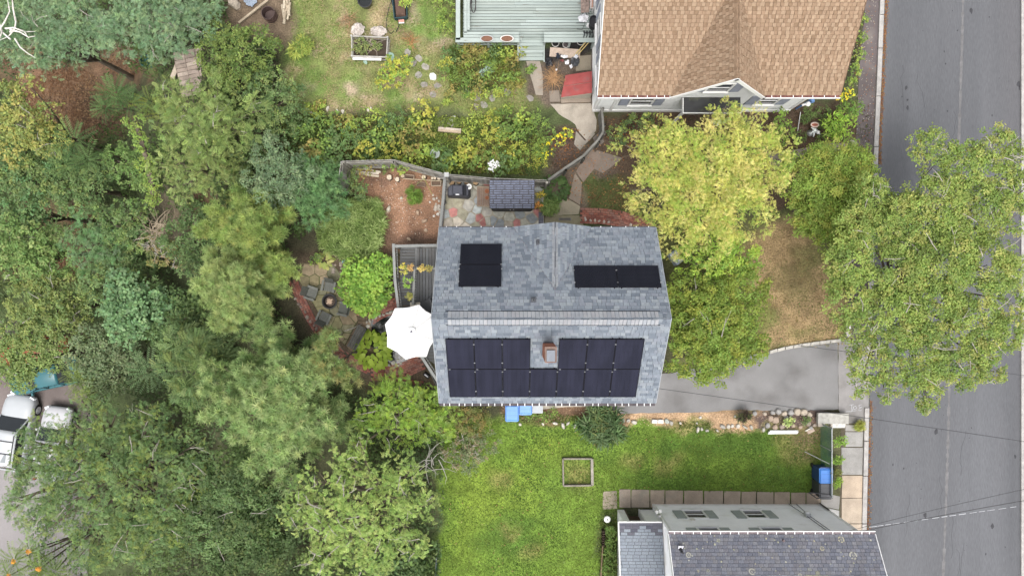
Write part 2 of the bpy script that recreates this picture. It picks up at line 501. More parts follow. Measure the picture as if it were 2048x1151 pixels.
    # planting strip between driveway and lawn
    paint([(1000, 808), (1250, 806), (1250, 852), (1110, 848), (1000, 835)], (.17, .105, .065), 8)
    paint([(1225, 824), (1540, 816), (1540, 862), (1400, 858), (1225, 846)], (.40, .27, .165), 7)
    blob(1375, 848, 35, 9, (.19, .20, .06), .8, 7); blob(1410, 845, 20, 8, (.15, .17, .06), .8, 7)
    paint([(1510, 822), (1640, 808), (1690, 850), (1520, 862)], (.105, .075, .065), 7)
    blob(1555, 842, 20, 14, (.17, .17, .06), .7, 8)
    paint([(1200, 1030), (1240, 1020), (1240, 1240), (1195, 1240)], (.07, .09, .03), 8)
    paint([(1660, 850), (1690, 850), (1690, 1000), (1660, 1000)], (.10, .10, .05), 8)
    nr, nc = X.shape
    idx = np.arange(nr * nc).reshape(nr, nc)
    a, b, c, d = idx[:-1, :-1].ravel(), idx[:-1, 1:].ravel(), idx[1:, 1:].ravel(), idx[1:, :-1].ravel()
    T = np.concatenate([np.stack([a, b, c], 1), np.stack([a, c, d], 1)])
    V = np.stack([X.ravel(), Y.ravel(), Z.ravel()], 1)
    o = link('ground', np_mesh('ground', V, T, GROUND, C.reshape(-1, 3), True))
    o['kind'] = 'structure'
build_ground()

# ---------------------------------------------------------------- road, kerbs, pavements, driveway
CURB = [(1771, -60), (1764, 120), (1757, 280), (1749, 480), (1743, 660), (1738, 820), (1734, 1000), (1730, 1220)]
def curb_x(y):
    for (x0, y0), (x1, y1) in zip(CURB, CURB[1:]):
        if y <= y1: return x0 + (x1 - x0) * (y - y0) / (y1 - y0)
    return CURB[-1][0]
road = MB().prism([W(x, y, .010)[:2] for x, y in CURB] + [W(2047, 1220, .01)[:2], W(2047, -60, .01)[:2]], -.05, .010).build('road', ASPHALT); road['kind'] = 'structure'
# extra road outside the frame, north and south, joined on with the same sheet level
for y0, y1 in ((-800, -60), (1220, 1900)):
    o = MB().prism([W(1771 if y0 < 0 else 1730, y0, .01)[:2], W(2047, y0, .01)[:2], W(2047, y1, .01)[:2], W(1771 if y0 < 0 else 1730, y1, .01)[:2]], -.05, .010).build('road', ASPHALT); o['kind'] = 'structure'
# seam and stains in the tarmac
seam = MB()
pts = [W(x, y, .013) for x, y in ((1927, -40), (1924, 90), (1919, 250), (1908, 480), (1899, 720), (1897, 850), (1893, 980), (1886, 1160))]
rng = random.Random(3)
for a, b in zip(pts, pts[1:]):
    for k in range(14):
        t0, t1 = k / 14, (k + 1) / 14
        p = [a[i] + (b[i] - a[i]) * t0 for i in (0, 1)]; q = [a[i] + (b[i] - a[i]) * t1 for i in (0, 1)]
        wd = rng.uniform(.035, .085)
        seam.add([(p[0] - wd, p[1], .0135), (p[0] + wd, p[1], .0135), (q[0] + wd * .9, q[1], .0135), (q[0] - wd * .9, q[1], .0135)], [(3, 2, 1, 0)])
SEAM = mat('worn_seam', (.145, .142, .145), .95, .2, 3, .2, 60)
o = seam.build('road_seam', SEAM, road); o['kind'] = 'structure'
TAR = mat('tar_spot', (.045, .045, .05), .7, .2, 6, .1)
st = MB()
for _ in range(62):
    x, y = rng.uniform(1775, 2035), rng.uniform(0, 1151)
    if 300 < y < 800: continue
    r = rng.choice([.012, .02, .02, .03, .04]); c = W(x, y)
    n = 7
    st.add([(c[0] + r * rng.uniform(.6, 1.2) * math.cos(6.283 * k / n), c[1] + 1.5 * r * rng.uniform(.6, 1.3) * math.sin(6.283 * k / n), .0145) for k in range(n)], [tuple(range(n))])
for x, y, r in ((1815, 215, .07), (1815, 200, .05), (2037, 168, .10), (2040, 178, .08), (1984, 1052, .09), (1942, 22, .10), (1850, 1030, .1), (1872, 862, .09), (2030, 912, .07), (1812, 175, .08)):
    c = W(x, y); n = 9
    st.add([(c[0] + r * rng.uniform(.6, 1.2) * math.cos(6.283 * k / n), c[1] + 1.6 * r * rng.uniform(.5, 1.3) * math.sin(6.283 * k / n), .015) for k in range(n)], [tuple(range(n))])

for k in range(9):                                 # hairline cracks
    x, y = rng.uniform(1790, 2020), rng.choice([rng.uniform(0, 240), rng.uniform(840, 1100)])
    P = [W(x, y)]
    for j in range(6):
        x += rng.uniform(-7, 7); y += rng.uniform(8, 22); P.append(W(x, y))
    for a, b in zip(P, P[1:]):
        st.add([(a[0] - .006, a[1], .0152), (a[0] + .006, a[1], .0152), (b[0] + .006, b[1], .0152), (b[0] - .006, b[1], .0152)], [(3, 2, 1, 0)])
o = st.build('tar_spots', TAR, road); o['kind'] = 'stuff'
# dashed utility marking across the road, and the sprayed letters on the apron
mk = MB()
a, b = W(1738, 1053), W(2046, 1010)
L = math.hypot(b[0] - a[0], b[1] - a[1]); u = ((b[0] - a[0]) / L, (b[1] - a[1]) / L); s = 0.0
while s < L - .3:
    ln = rng.uniform(.24, .38); wd = rng.uniform(.008, .016)
    p = (a[0] + u[0] * s, a[1] + u[1] * s); q = (p[0] + u[0] * ln, p[1] + u[1] * ln)
    mk.add([(p[0] + u[1] * wd, p[1] - u[0] * wd, .0165), (q[0] + u[1] * wd, q[1] - u[0] * wd, .0165), (q[0] - u[1] * wd, q[1] + u[0] * wd, .0165), (p[0] - u[1] * wd, p[1] + u[0] * wd, .0165)], [(0, 1, 2, 3)])
    s += ln + rng.uniform(.09, .2)
    if s < 1.0: s -= .1
o = mk.build('utility_marking', CHALK, road); o['kind'] = 'structure'

def ribbon(m, pts, wd, z):
    P = [Vector((p[0], p[1], 0)) for p in pts]
    for a, b in zip(P, P[1:]):
        d = (b - a).normalized(); nn = Vector((-d.y, d.x, 0)) * wd; e = d * wd * .8
        m.add([(*(a - e - nn)[:2], z), (*(b + e - nn)[:2], z), (*(b + e + nn)[:2], z), (*(a - e + nn)[:2], z)], [(0, 1, 2, 3)])
        z += .0003

# driveway and apron
sheet('driveway', [(1100, 760), (1345, 745), (1480, 715), (1600, 690), (1676, 684), (1677, 818), (1560, 822), (1480, 818), (1400, 824), (1240, 826), (1100, 800)], .014, DRIVE, .02, 4)
sheet('driveway_apron', [(1677, 680), (1742, 676), (1737, 830), (1728, 846), (1690, 846), (1677, 818)], .018, mat('apron_asphalt', (.235, .225, .22), .92, .14, 1.5, .3, 110, fine=.16, fscale=50, stain=(.17, .16, .15)), .01, 5)
let = MB()
ribbon(let, [W(1692, 822), W(1703, 822), W(1703, 809)], .010, .024)
ribbon(let, [W(x, y) for x, y in ((1706, 813), (1711, 811), (1713, 815), (1709, 818), (1706, 816), (1707, 812), (1704, 821), (1712, 820))], .009, .024)
ribbon(let, [W(x, y) for x, y in ((1723, 808), (1717, 810), (1719, 814), (1723, 813), (1718, 816), (1717, 820), (1722, 820))], .009, .026)
ribbon(let, [W(1699, 809), W(1707, 808)], .009, .027)
o = let.build('spray_marking', CHALK); o['kind'] = 'structure'
# pavements: dark tarmac in the north, slabs in the south
sheet('tarmac_pavement', [(1737, -60), (1761, -60), (1757, 100), (1747, 300), (1741, 500), (1736, 676), (1690, 676), (1712, 420), (1712, 290), (1715, 200), (1722, 100)], .020, DARKASPH, .02, 6)
pav = MB().prism(imgpoly([(1682, 846), (1729, 846), (1724, 1220), (1676, 1220)]), -.05, .004).build('pavement', mat('pavement_bed', (.10, .085, .06), .95)); pav['kind'] = 'structure'
rng = random.Random(11)
ys = [848, 862, 893, 949, 995, 1046, 1068, 1110, 1160]
for i, (y0, y1) in enumerate(zip(ys, ys[1:])):
    xl = 1683 if i > 1 else 1690
    col = (.40, .385, .36) if y0 < 940 else (.60, .49, .375)
    col = tone(col, rng, .93, 1.05)
    p = imgpoly([(xl + rng.uniform(-1, 1), y0 + .8), (1726 - (y0 - 850) * .012, y0 + .8 + rng.uniform(-1, 1)), (1725 - (y1 - 850) * .012, y1 - .8), (xl, y1 - .8)])
    MB().prism(p, -.02, .028 + rng.uniform(0, .006), 0, col, .004).build('paving_slab', CONCA, pav)
kerb = thing('kerb', 'pale granite kerb edging the left side of the grey road', 'kerb', (W(1745, 575)[0], 0, 0), kind='structure')
del kerb['category']
y = -40
while y < 1175:
    ln = rng.uniform(50, 110)
    y1 = min(y + ln, 1180)
    if not (690 < y < 800):
        p = imgpoly([(curb_x(y) - 8, y + .7), (curb_x(y) + 0.5, y + .7), (curb_x(y1) + 0.5, y1 - .7), (curb_x(y1) - 8, y1 - .7)], .11)
        p = [(a - kerb.location.x, b) for a, b in p]
        MB().prism(p, -.05, .11 + rng.uniform(-.008, .008), 0, (1, 1, 1), .003).build('kerb_stone', GRANITE, kerb)
    y = y1
# kerb and pavement across the road
o = MB().prism(imgpoly([(2043, -60), (2049, -60), (2049, 1220), (2043, 1220)], .1), -.05, .1).build('far_kerb', GRANITE); o['kind'] = 'structure'
o = MB().prism([W(2049, -800)[:2], (60, W(0, -800)[1]), (60, W(0, 1900)[1]), W(2049, 1900)[:2]], -.05, .06).build('far_pavement', CONC); o['kind'] = 'structure'
# fallen leaves in the gutter, and grass in the kerb joint
gl = MB(); rng = random.Random(8)
for _ in range(2000):
    y = rng.choice([rng.uniform(0, 330), rng.uniform(0, 330), rng.uniform(640, 700), rng.uniform(800, 1060)])
    x = curb_x(y) + 1 + abs(rng.gauss(0, 3.2)); c = W(x, y); r = rng.uniform(.02, .05); t = rng.uniform(0, 6.3)
    col = rng.choice([(.33, .13, .05), (.25, .10, .05), (.38, .20, .07), (.2, .10, .06), (.30, .22, .10)])
    gl.add([(c[0] + r * math.cos(t), c[1] + r * math.sin(t), .022), (c[0] - r * .5 * math.sin(t), c[1] + r * .5 * math.cos(t), .035), (c[0] - r * math.cos(t), c[1] - r * math.sin(t), .025), (c[0] + r * .5 * math.sin(t), c[1] - r * .5 * math.cos(t), .03)], [(0, 1, 2, 3)], 0, col)
for _ in range(420):                              # leaves and petals strewn on the tarmac path
    x, y = rng.uniform(1700, 1752), rng.uniform(0, 300)
    c = W(x, y); r = rng.uniform(.015, .04); t = rng.uniform(0, 6.3)
    col = rng.choice([(.42, .17, .05), (.5, .45, .38), (.5, .45, .38), (.30, .13, .06)])
    gl.add([(c[0] + r * math.cos(t), c[1] + r * math.sin(t), .030), (c[0] - r * .6 * math.sin(t), c[1] + r * .6 * math.cos(t), .034), (c[0] - r * math.cos(t), c[1] - r * math.sin(t), .030), (c[0] + r * .6 * math.sin(t), c[1] - r * .6 * math.cos(t), .032)], [(0, 1, 2, 3)], 0, col)
o = gl.build('fallen_leaves', LEAF); o['kind'] = 'stuff'
# granite setts along the driveway's north edge
sett = thing('sett_edging', 'row of pale granite setts edging the driveway below the brown grass', 'edging', W(1640, 690)); sett['kind'] = 'structure'; del sett['category']
xs = [(1540, 706), (1571, 698), (1604, 692), (1640, 687), (1683, 682)]
for (xa, ya), (xb, yb) in zip(xs, xs[1:]):
    for k in range(2):
        t0, t1 = k / 2, (k + 1) / 2
        P = [(xa + (xb - xa) * t0 + .7, ya + (yb - ya) * t0 - 5), (xa + (xb - xa) * t1 - .7, ya + (yb - ya) * t1 - 5), (xa + (xb - xa) * t1 - .7, ya + (yb - ya) * t1 + 1), (xa + (xb - xa) * t0 + .7, ya + (yb - ya) * t0 + 1)]
        MB().prism(imgpoly(P, .1), -.05, .09, 0, (.44, .42, .38)).build('sett', STONEA, sett, True)
# the car park at the foot of the bank
o = MB().prism([(-60, -9), (-27.3, -2.0), (-26.4, -6), (-25.8, -9.5), (-26.8, -26), (-60, -26)], -10.3, -9.97).build('car_park', LOTASPH); o['kind'] = 'structure'
o = MB().prism([(-60, -2), (-27.0, -2.0), (-26.4, -6), (-26.0, -8.8), (-60, -8.8)], -10.3, -9.960).build('car_park_bay', mat('bay_asphalt', (.15, .125, .118), .92, .25, .5, .3, 80, fine=.15, fscale=40)); o['kind'] = 'structure'

# ---------------------------------------------------------------- slabs, concrete paths and flagged areas
def slab_path(name, quads, cols, z=.03, seed=2, bed=None):
    rng = random.Random(seed)
    root = thing(name, None, None, W(*quads[0][0]), kind='structure')
    for q, c in zip(quads, cols):
        c = tone(c, rng, .94, 1.05)
        MB().prism(rough_poly(imgpoly(q, z), .3, .012, rng.randint(0, 999)), -.05, z + rng.uniform(-.005, .008), 0, c, .004).build('paving_slab', CONCA, root, True)
    return root
T1 = (.42, .345, .27)
xs = [1238, 1262, 1300, 1330, 1367, 1407, 1447, 1482, 1513, 1548, 1581, 1612, 1642]
quads = [[(a + 1, 978 + (i * .6)), (b - 1, 978 + (i * .6)), (b - 1, 1014), (a + 1, 1014)] for i, (a, b) in enumerate(zip(xs, xs[1:]))]
slab_path('slab_walk', quads, [T1] * 12, .03, 4)
slab_path('side_slabs', [[(1642, 982), (1680, 992), (1678, 1018), (1642, 1012)], [(1652, 1014), (1678, 1020), (1678, 1040), (1668, 1040)], [(1206, 982), (1233, 981), (1234, 1016), (1205, 1018)]], [(.36, .345, .32), (.5, .49, .47), (.42, .36, .27)], .026, 9)
# passage to the front of the main house
slab_path('garden_walk', [[(1152, 342), (1184, 296), (1202, 322), (1166, 364)], [(1170, 330), (1194, 300), (1246, 316), (1206, 346)], [(1138, 396), (1150, 346), (1164, 366), (1160, 410)],
                          [(1186, 276), (1202, 260), (1208, 284), (1194, 296)], [(1094, 400), (1136, 398), (1160, 412), (1158, 428), (1100, 432)], [(1090, 432), (1158, 430), (1168, 452), (1170, 470), (1088, 470)]],
          [(.30, .235, .19), (.29, .24, .20), (.31, .255, .20), (.27, .235, .2), (.42, .37, .27), (.33, .30, .20)], .03, 12)
slab_path('front_walk', [[(1585, 300), (1660, 286), (1700, 286), (1700, 300), (1660, 312), (1586, 334)], [(1536, 304), (1583, 300), (1583, 336), (1540, 330)], [(1700, 280), (1714, 280), (1714, 300), (1702, 300)]],
          [(.34, .29, .25), (.31, .27, .23), (.40, .36, .32)], .03, 14)
slab_path('side_concrete', [[(1100, 208), (1182, 206), (1194, 240), (1192, 262), (1172, 280), (1156, 262), (1150, 248), (1118, 228)], [(1152, 262), (1170, 282), (1186, 262), (1190, 268), (1160, 300), (1148, 288)], [(1052, 122), (1080, 122), (1086, 150), (1086, 190), (1072, 190), (1060, 150)],
                             [(1120, 190), (1182, 188), (1182, 204), (1122, 206)], [(1150, 112), (1182, 110), (1182, 140), (1152, 142)], [(1098, 182), (1118, 180), (1120, 204), (1100, 204)]],
          [(.47, .42, .35), (.42, .38, .32), (.42, .36, .29), (.36, .30, .24), (.33, .29, .22), (.30, .25, .2)], .03, 17)
sheet('service_pad', [(1052, 800), (1250, 800), (1250, 812), (1130, 813), (1088, 818), (1060, 820)], .02, CONC, .01, 3)

def voronoi(poly, n, seed, relax=2):
    rng = np.random.default_rng(seed)
    x0, x1 = min(p[0] for p in poly), max(p[0] for p in poly); y0, y1 = min(p[1] for p in poly), max(p[1] for p in poly)
    P = []
    while len(P) < n:
        p = (rng.uniform(x0, x1), rng.uniform(y0, y1))
        if inside(np.array([p[0]]), np.array([p[1]]), poly)[0]: P.append(p)
    for it in range(relax + 1):
        cells = []
        for i, p in enumerate(P):
            c = [(x0 - 1, y0 - 1), (x1 + 1, y0 - 1), (x1 + 1, y1 + 1), (x0 - 1, y1 + 1)]
            for j, q in enumerate(P):
                if i == j: continue
                a, b = q[0] - p[0], q[1] - p[1]
                c = clip(c, a, b, (q[0] ** 2 + q[1] ** 2 - p[0] ** 2 - p[1] ** 2) / 2)
                if len(c) < 3: break
            if len(c) >= 3: c = clip_to(c, poly)
            cells.append(c)
        if it < relax:
            P = [(sum(v[0] for v in c) / len(c), sum(v[1] for v in c) / len(c)) if len(c) >= 3 else p for c, p in zip(cells, P)]
    return [c for c in cells if len(c) >= 3 and abs(area(c)) > .004]

def flagstones(name, pts, n, cols, seed, bedcol, z=.035, joint=.03, br=1.0):
    poly = imgpoly(pts)
    if area(poly) < 0: poly = poly[::-1]
    bed = MB().prism(poly, -.05, .012).build(name, mat(name + '_joint', bedcol, .95, .25, 5, .5, 40)); bed['kind'] = 'structure'
    rng = random.Random(seed)
    for c in voronoi(poly, n, seed):
        cx = sum(p[0] for p in c) / len(c); cy = sum(p[1] for p in c) / len(c)
        sc = 1 - joint / max(.08, math.sqrt(abs(area(c))) * .6)
        q = [(cx + (p[0] - cx) * sc + rng.uniform(-.012, .012), cy + (p[1] - cy) * sc + rng.uniform(-.012, .012)) for p in c]
        col = rng.choice(cols); col = tone(col, rng, .85, 1.12, br)
        MB().prism(q, -.02, z + rng.uniform(-.008, .008), 0, col, .015).build('flagstone', STONEA, bed)
    return bed
flagstones('flagstone_terrace', [(892, 352), (1088, 360), (1088, 475), (886, 475)], 64,
           [(.38, .41, .40), (.43, .41, .35), (.40, .36, .30), (.38, .17, .155), (.36, .38, .37), (.45, .40, .33), (.24, .26, .27), (.44, .42, .37), (.32, .30, .22), (.40, .39, .33)], 7, (.40, .36, .28), br=1.3)
flagstones('fire_pit_patio', [(608, 526), (668, 530), (692, 560), (716, 640), (690, 690), (652, 650), (598, 560)], 26,
           [(.235, .215, .115), (.26, .23, .14), (.22, .19, .11), (.20, .19, .12), (.25, .20, .13)], 21, (.085, .09, .04), br=.95, joint=.018)
flagstones('lower_patio', [(716, 641), (742, 642), (744, 662), (712, 712), (691, 690)], 8,
           [(.19, .14, .095), (.21, .16, .11), (.17, .14, .10)], 23, (.075, .065, .04), br=.95, joint=.018)
# bricks ------------------------------------------------------
BR = [(.34, .13, .095), (.30, .115, .085), (.40, .18, .14), (.25, .10, .08), (.35, .17, .13), (.28, .15, .125)]
def brick_area(name, center, width, seed, z=.04, bl=.205, bw=.098, gap=.010, along=True, cap=300, dark=1.0):
    """bricks laid in running bond along a curved centre line (photo pixels)"""
    rng = random.Random(seed)
    P = [Vector(W(x, y)[:2]) for x, y in center]
    S = [0.0]
    for a, b in zip(P, P[1:]): S.append(S[-1] + (b - a).length)
    def at(s):
        s = max(0, min(S[-1] - 1e-4, s)); i = max(k for k in range(len(S) - 1) if S[k] <= s)
        d = (P[i + 1] - P[i]); t = (s - S[i]) / d.length
        # smooth the tangent over the joint
        dn = d.normalized()
        return P[i] + d * t, dn
    rows = max(1, round(width / (bw + gap)))
    root = MB()
    for k in range(24):
        (p, d), (q, e) = at(S[-1] * k / 24), at(S[-1] * (k + 1) / 24)
        n1 = Vector((-d.y, d.x)) * (width / 2 + .01); n2 = Vector((-e.y, e.x)) * (width / 2 + .01)
        root.add([(*(p - n1), .012 + .0001 * k), (*(q - n2), .012 + .0001 * k), (*(q + n2), .012 + .0001 * k), (*(p + n1), .012 + .0001 * k)], [(0, 1, 2, 3)])
    root = root.build(name, mat(name + '_bed', (.085, .06, .05), .95, .3, 6, .4)); root['kind'] = 'structure'
    items = []
    for r in range(rows):
        off = (r - (rows - 1) / 2) * (bw + gap); s = bl / 2 + (r % 2) * bl / 2
        while s < S[-1] - bl / 3:
            p, d = at(s); n = Vector((-d.y, d.x))
            items.append((p + n * off, math.atan2(d.y, d.x))); s += bl + gap
    rng.shuffle(items)
    protos = [MB().box((0, 0, 0), (bl, bw, .06), None, 0, tuple(v * dark for v in c), .96).mesh('brick', BRICK) for c in BR]
    rest = MB()
    for i, (p, ang) in enumerate(items):
        zz = z - .03 + rng.uniform(-.006, .006)
        if i < cap:
            o = link('brick', rng.choice(protos), root); o.location = (p.x, p.y, zz); o.rotation_euler = (rng.uniform(-.02, .02), rng.uniform(-.02, .02), ang + rng.uniform(-.04, .04))
        else:
            rest.box((p.x, p.y, zz), (bl, bw, .06), ang + rng.uniform(-.04, .04), 0, tuple(v * dark for v in rng.choice(BR)), .96)
    if rest.v:
        o = rest.build('bricks', BRICK, root); o['kind'] = 'stuff'
    return root
brick_area('brick_border', [(586, 560), (594, 580), (606, 606), (620, 634), (636, 660), (656, 684), (682, 706), (712, 726), (744, 742)], .46, 3, dark=.8)
brick_area('brick_path', [(738, 636), (752, 626), (770, 617), (790, 611), (800, 610)], .72, 4, dark=.75)
brick_area('brick_landing', [(742, 744), (780, 746), (812, 738), (846, 722)], .78, 5, dark=.9)
brick_area('brick_walk', [(1160, 431), (1200, 432), (1240, 437), (1272, 448), (1300, 462)], .74, 6, dark=1.0)
brick_area('brick_strip', [(745, 756), (800, 760), (850, 766)], .25, 9, dark=.7)
# ================================================================ ROOFS
class Plane:
    """a roof slope: O = a point on the eave, U along it, V up the slope, N outward"""
    def __init__(s, O, U, V):
        s.O, s.U, s.V = Vector(O), Vector(U).normalized(), Vector(V).normalized()
        s.N = s.U.cross(s.V).normalized()
        if s.N.z < 0: s.N = -s.N
    def p(s, u, v, h=0.0): return s.O + s.U * u + s.V * v + s.N * h
    def uv(s, P): d = Vector(P) - s.O; return (d.dot(s.U), d.dot(s.V))
    def M(s, u, v, h=0.0):
        m = Matrix.Identity(4); o = s.p(u, v, h)
        flip = -1 if s.U.cross(s.V).dot(s.N) < 0 else 1
        for i in range(3): m[i][0], m[i][1], m[i][2], m[i][3] = s.U[i] * flip, s.V[i], s.N[i], o[i]
        return m

def slab(plane, polys, t=.08, h0=-.09):
    m = MB()
    for poly in polys:
        n = len(poly)
        top = [plane.p(u, v, h0 + t) for u, v in poly]; bot = [plane.p(u, v, h0) for u, v in poly]
        m.add(top + bot, [tuple(range(n)), tuple(range(n, 2 * n))[::-1]] + [(i, n + i, n + (i + 1) % n, (i + 1) % n) for i in range(n)])
    return m

def tab_geo(poly, v0, course, th):
    n = len(poly)
    H = lambda v: th * (1 - .8 * min(1, max(0, (v - v0) / course))) + .003
    vs = [(u, v, H(v)) for u, v in poly] + [(u, v, -.004) for u, v in poly]
    return vs, [tuple(range(n))] + [(i, n + i, n + (i + 1) % n, (i + 1) % n) for i in range(n)]

class Shingler:
    """courses of shingle tabs on convex pieces of a roof; the largest in view become objects, the rest one part"""
    def __init__(s, thg, roof, material, course, widths, cols, seed, gap=.006, th=.016, alt=0.0, cap=300, hide=None, vg=.014):
        s.vg = vg  # open gap per course; the dark underlay imitates a shadow line
        s.t, s.roof, s.mat, s.course, s.widths, s.cols, s.gap, s.th, s.alt, s.cap, s.hide = thg, roof, material, course, widths, cols, gap, th, alt, cap, hide
        s.rng = random.Random(seed); s.full, s.cut = [], []
    def lay(s, pl, poly, v0=0.0, colf=None):
        if area(poly) < 0: poly = poly[::-1]
        u0, u1 = min(p[0] for p in poly), max(p[0] for p in poly); v1 = max(p[1] for p in poly); vm = min(p[1] for p in poly)
        j = 0; v = v0
        while v < v1:
            if v + s.course > vm:
                u = u0 - s.rng.uniform(0, s.widths[-1]); k = 0
                while u < u1:
                    wd = s.rng.choice(s.widths)
                    q = [(u, v), (u + wd - s.gap, v), (u + wd - s.gap, v + s.course - s.vg), (u, v + s.course - s.vg)]
                    c = clip_to(q, poly)
                    ci = s.rng.randrange(len(s.cols)); th = s.th * (1 + (s.alt if k % 2 else 0))
                    if colf: ci = colf(u, v, ci, k + j)
                    if len(c) >= 3 and abs(area(c)) > .002:
                        if abs(area(c)) > .97 * (wd - s.gap) * (s.course - s.vg): s.full.append((pl, u, v, wd, ci, th))
                        else: s.cut.append((pl, c, v, ci, th))
                    u += wd; k += 1
            v += s.course; j += 1
    def finish(s, name='shingle'):
        org = s.t.location
        def view(it):                                   # size in the photograph
            pl, u, v, wd = it[:4]; P = pl.p(u + wd / 2, v + s.course / 2)
            x, y = 1024 + P.x * F_PX / (H_CAM - P.z), 575.5 - P.y * F_PX / (H_CAM - P.z)
            d = Vector((0, 0, H_CAM)) - P
            a = wd * s.course * abs(pl.N.dot(d.normalized())) / d.length_squared
            if not (5 < x < 2040 and 4 < y < 1146): a = 0
            if s.hide and s.hide(x, y): a = 0
            return a
        s.full.sort(key=lambda it: -view(it)); meshes = {}
        for pl, u, v, wd, ci, th in s.full[:s.cap]:
            k = (round(wd, 3), ci, round(th, 4))
            if k not in meshes:
                vs, fs = tab_geo([(0, 0), (wd - s.gap, 0), (wd - s.gap, s.course - s.vg), (0, s.course - s.vg)], 0, s.course, th)
                meshes[k] = MB().add(vs, fs, 0, s.cols[ci]).mesh(name, s.mat)
            o = link(name, meshes[k], s.roof)
            m = pl.M(u, v); flip = pl.U.cross(pl.V).dot(pl.N) < 0
            if flip:
                m = pl.M(u + wd - s.gap, v)
            m.translation -= org
            o.matrix_basis = m
        rest = MB()
        for pl, u, v, wd, ci, th in s.full[s.cap:]:
            vs, fs = tab_geo([(u, v), (u + wd - s.gap, v), (u + wd - s.gap, v + s.course - s.vg), (u, v + s.course - s.vg)], v, s.course, th)
            rest.add([pl.p(*p) for p in vs], fs, 0, s.cols[ci])
        for pl, c, v, ci, th in s.cut:
            vs, fs = tab_geo(c, v, s.course, th)
            rest.add([pl.p(*p) for p in vs], fs, 0, s.cols[ci])
        if rest.v:
            o = rest.build(name + 's', s.mat, s.roof, True); o['kind'] = 'stuff'

def window(parent, c, axis, wd, ht, proud=.05, frame=WHITE, shut=None, sw=.32, out=(0, -1), glass=GLASSD, sash=True):
    """window flush on a wall; c = centre on the wall face, out = outward horizontal direction"""
    ox, oy = out; tx, ty = -oy, ox
    def bx(m, a0, a1, z0, z1, d0, d1):
        cx = c[0] + tx * (a0 + a1) / 2 + ox * (d0 + d1) / 2; cy = c[1] + ty * (a0 + a1) / 2 + oy * (d0 + d1) / 2
        m.box((cx, cy, c[2] + (z0 + z1) / 2), (abs(tx) * (a1 - a0) + abs(ox) * (d1 - d0), abs(ty) * (a1 - a0) + abs(oy) * (d1 - d0), z1 - z0))
    f = .08; m = MB()
    bx(m, -wd / 2 - f, -wd / 2, -ht / 2, ht / 2, -.02, proud); bx(m, wd / 2, wd / 2 + f, -ht / 2, ht / 2, -.02, proud)
    bx(m, -wd / 2 - f, wd / 2 + f, ht / 2, ht / 2 + f, -.02, proud); bx(m, -wd / 2 - f - .02, wd / 2 + f + .02, -ht / 2 - f, -ht / 2, -.02, proud + .05)
    if sash: bx(m, -wd / 2, wd / 2, -.03, .03, -.01, proud - .012)
    o = m.build('window', frame, parent, True)
    for z0, z1 in (((-ht / 2, -.032), (.032, ht / 2)) if sash else ((-ht / 2, ht / 2),)):
        g = MB(); bx(g, -wd / 2 + .003, wd / 2 - .003, z0 + .002, z1 - .002, -.005, .018); g.build('pane', glass, o, True)
    if shut:
        for sg in (-1, 1):
            g = MB(); a = sg * (wd / 2 + f + .012); b = a + sg * sw
            bx(g, min(a, b), max(a, b), -ht / 2 - .02, ht / 2 + .04, -.01, .045)
            for k in range(7):
                zz = -ht / 2 + .06 + k * (ht - .1) / 7
                bx(g, min(a, b) + .04, max(a, b) - .04, zz, zz + .05, .045, .055)
            g.build('shutter', shut, parent, True)
    return o

def gutter(parent, x0, x1, y, z, sgn, n, depth=.12, cm=GUTTER, bm=WHITE, lip=WHITE):
    m = MB()
    m.span(x0, x1, y, y + sgn * depth, z - .12, z - .04)
    g = m.build('gutter', cm, parent, True)
    if lip is not None:
        MB().span(x0 - .01, x1 + .01, y + sgn * (depth + .002), y + sgn * (depth + .028), z - .13, z + .0).build('gutter_lip', lip, g, True)
    for k in range(n):
        x = x0 + (x1 - x0) * (k + .5) / n + random.Random(k).uniform(-.05, .05)
        MB().span(x - .014, x + .014, y - sgn * .02, y + sgn * (depth + .001), z - .038, z - .02).build('gutter_bracket', bm, g, True)
    return g

# ================================================================ MAIN HOUSE
ZE, ZR = 6.2, 8.9
X0, X1, YN, YS, YR = -2.84, 5.62, 2.36, -4.49, -1.075
house = thing('grey_roof_house', 'house with blue-grey shingle roof carrying black solar panels, in the centre', 'house', (1.4, -1.07, 0))
m = MB(); m.span(X0 + .3, X1 - .3, YS + .3, YN - .3, -.2, ZE - .02)
for sx in (X0 + .3, X1 - .3):
    m.add([(sx, YS + .3, ZE - .02), (sx, YN - .3, ZE - .02), (sx, YR, ZR - .22)], [(0, 1, 2)])
m.span(.25, 2.9, 1.5, YN - .22, -.2, ZE - .05)
m.add([(.25, YN - .22, ZE - .05), (2.9, YN - .22, ZE - .05), (1.575, YN - .22, 7.85)], [(0, 1, 2)])
wall = m.build('wall', GREYSID, house, True)
for (cx, cz) in ((-1.2, 1.6), (1.0, 1.6), (4.2, 1.6), (-1.2, 4.4), (4.2, 4.4)):
    window(house, (cx, YS + .3, cz), 0, .8, 1.2, out=(0, -1))
for (cy, cz) in ((.9, 1.7), (-3.0, 1.7), (.5, 4.5), (-2.8, 4.5)):
    window(house, (X1 - .3, cy, cz), 0, .8, 1.2, out=(1, 0))
    window(house, (X0 + .3, cy, cz), 0, .8, 1.2, out=(-1, 0))
L = X1 - X0
slopeN = Plane((X0, YN, ZE), (1, 0, 0), (0, YR - YN, ZR - ZE))
slopeS = Plane((X0, YS, ZE), (1, 0, 0), (0, YR - YS, ZR - ZE))
VN = Vector((0, YR - YN, ZR - ZE)).length; VS = Vector((0, YR - YS, ZR - ZE)).length
GX, GHW, GZ = 1.575, 1.5, 8.10
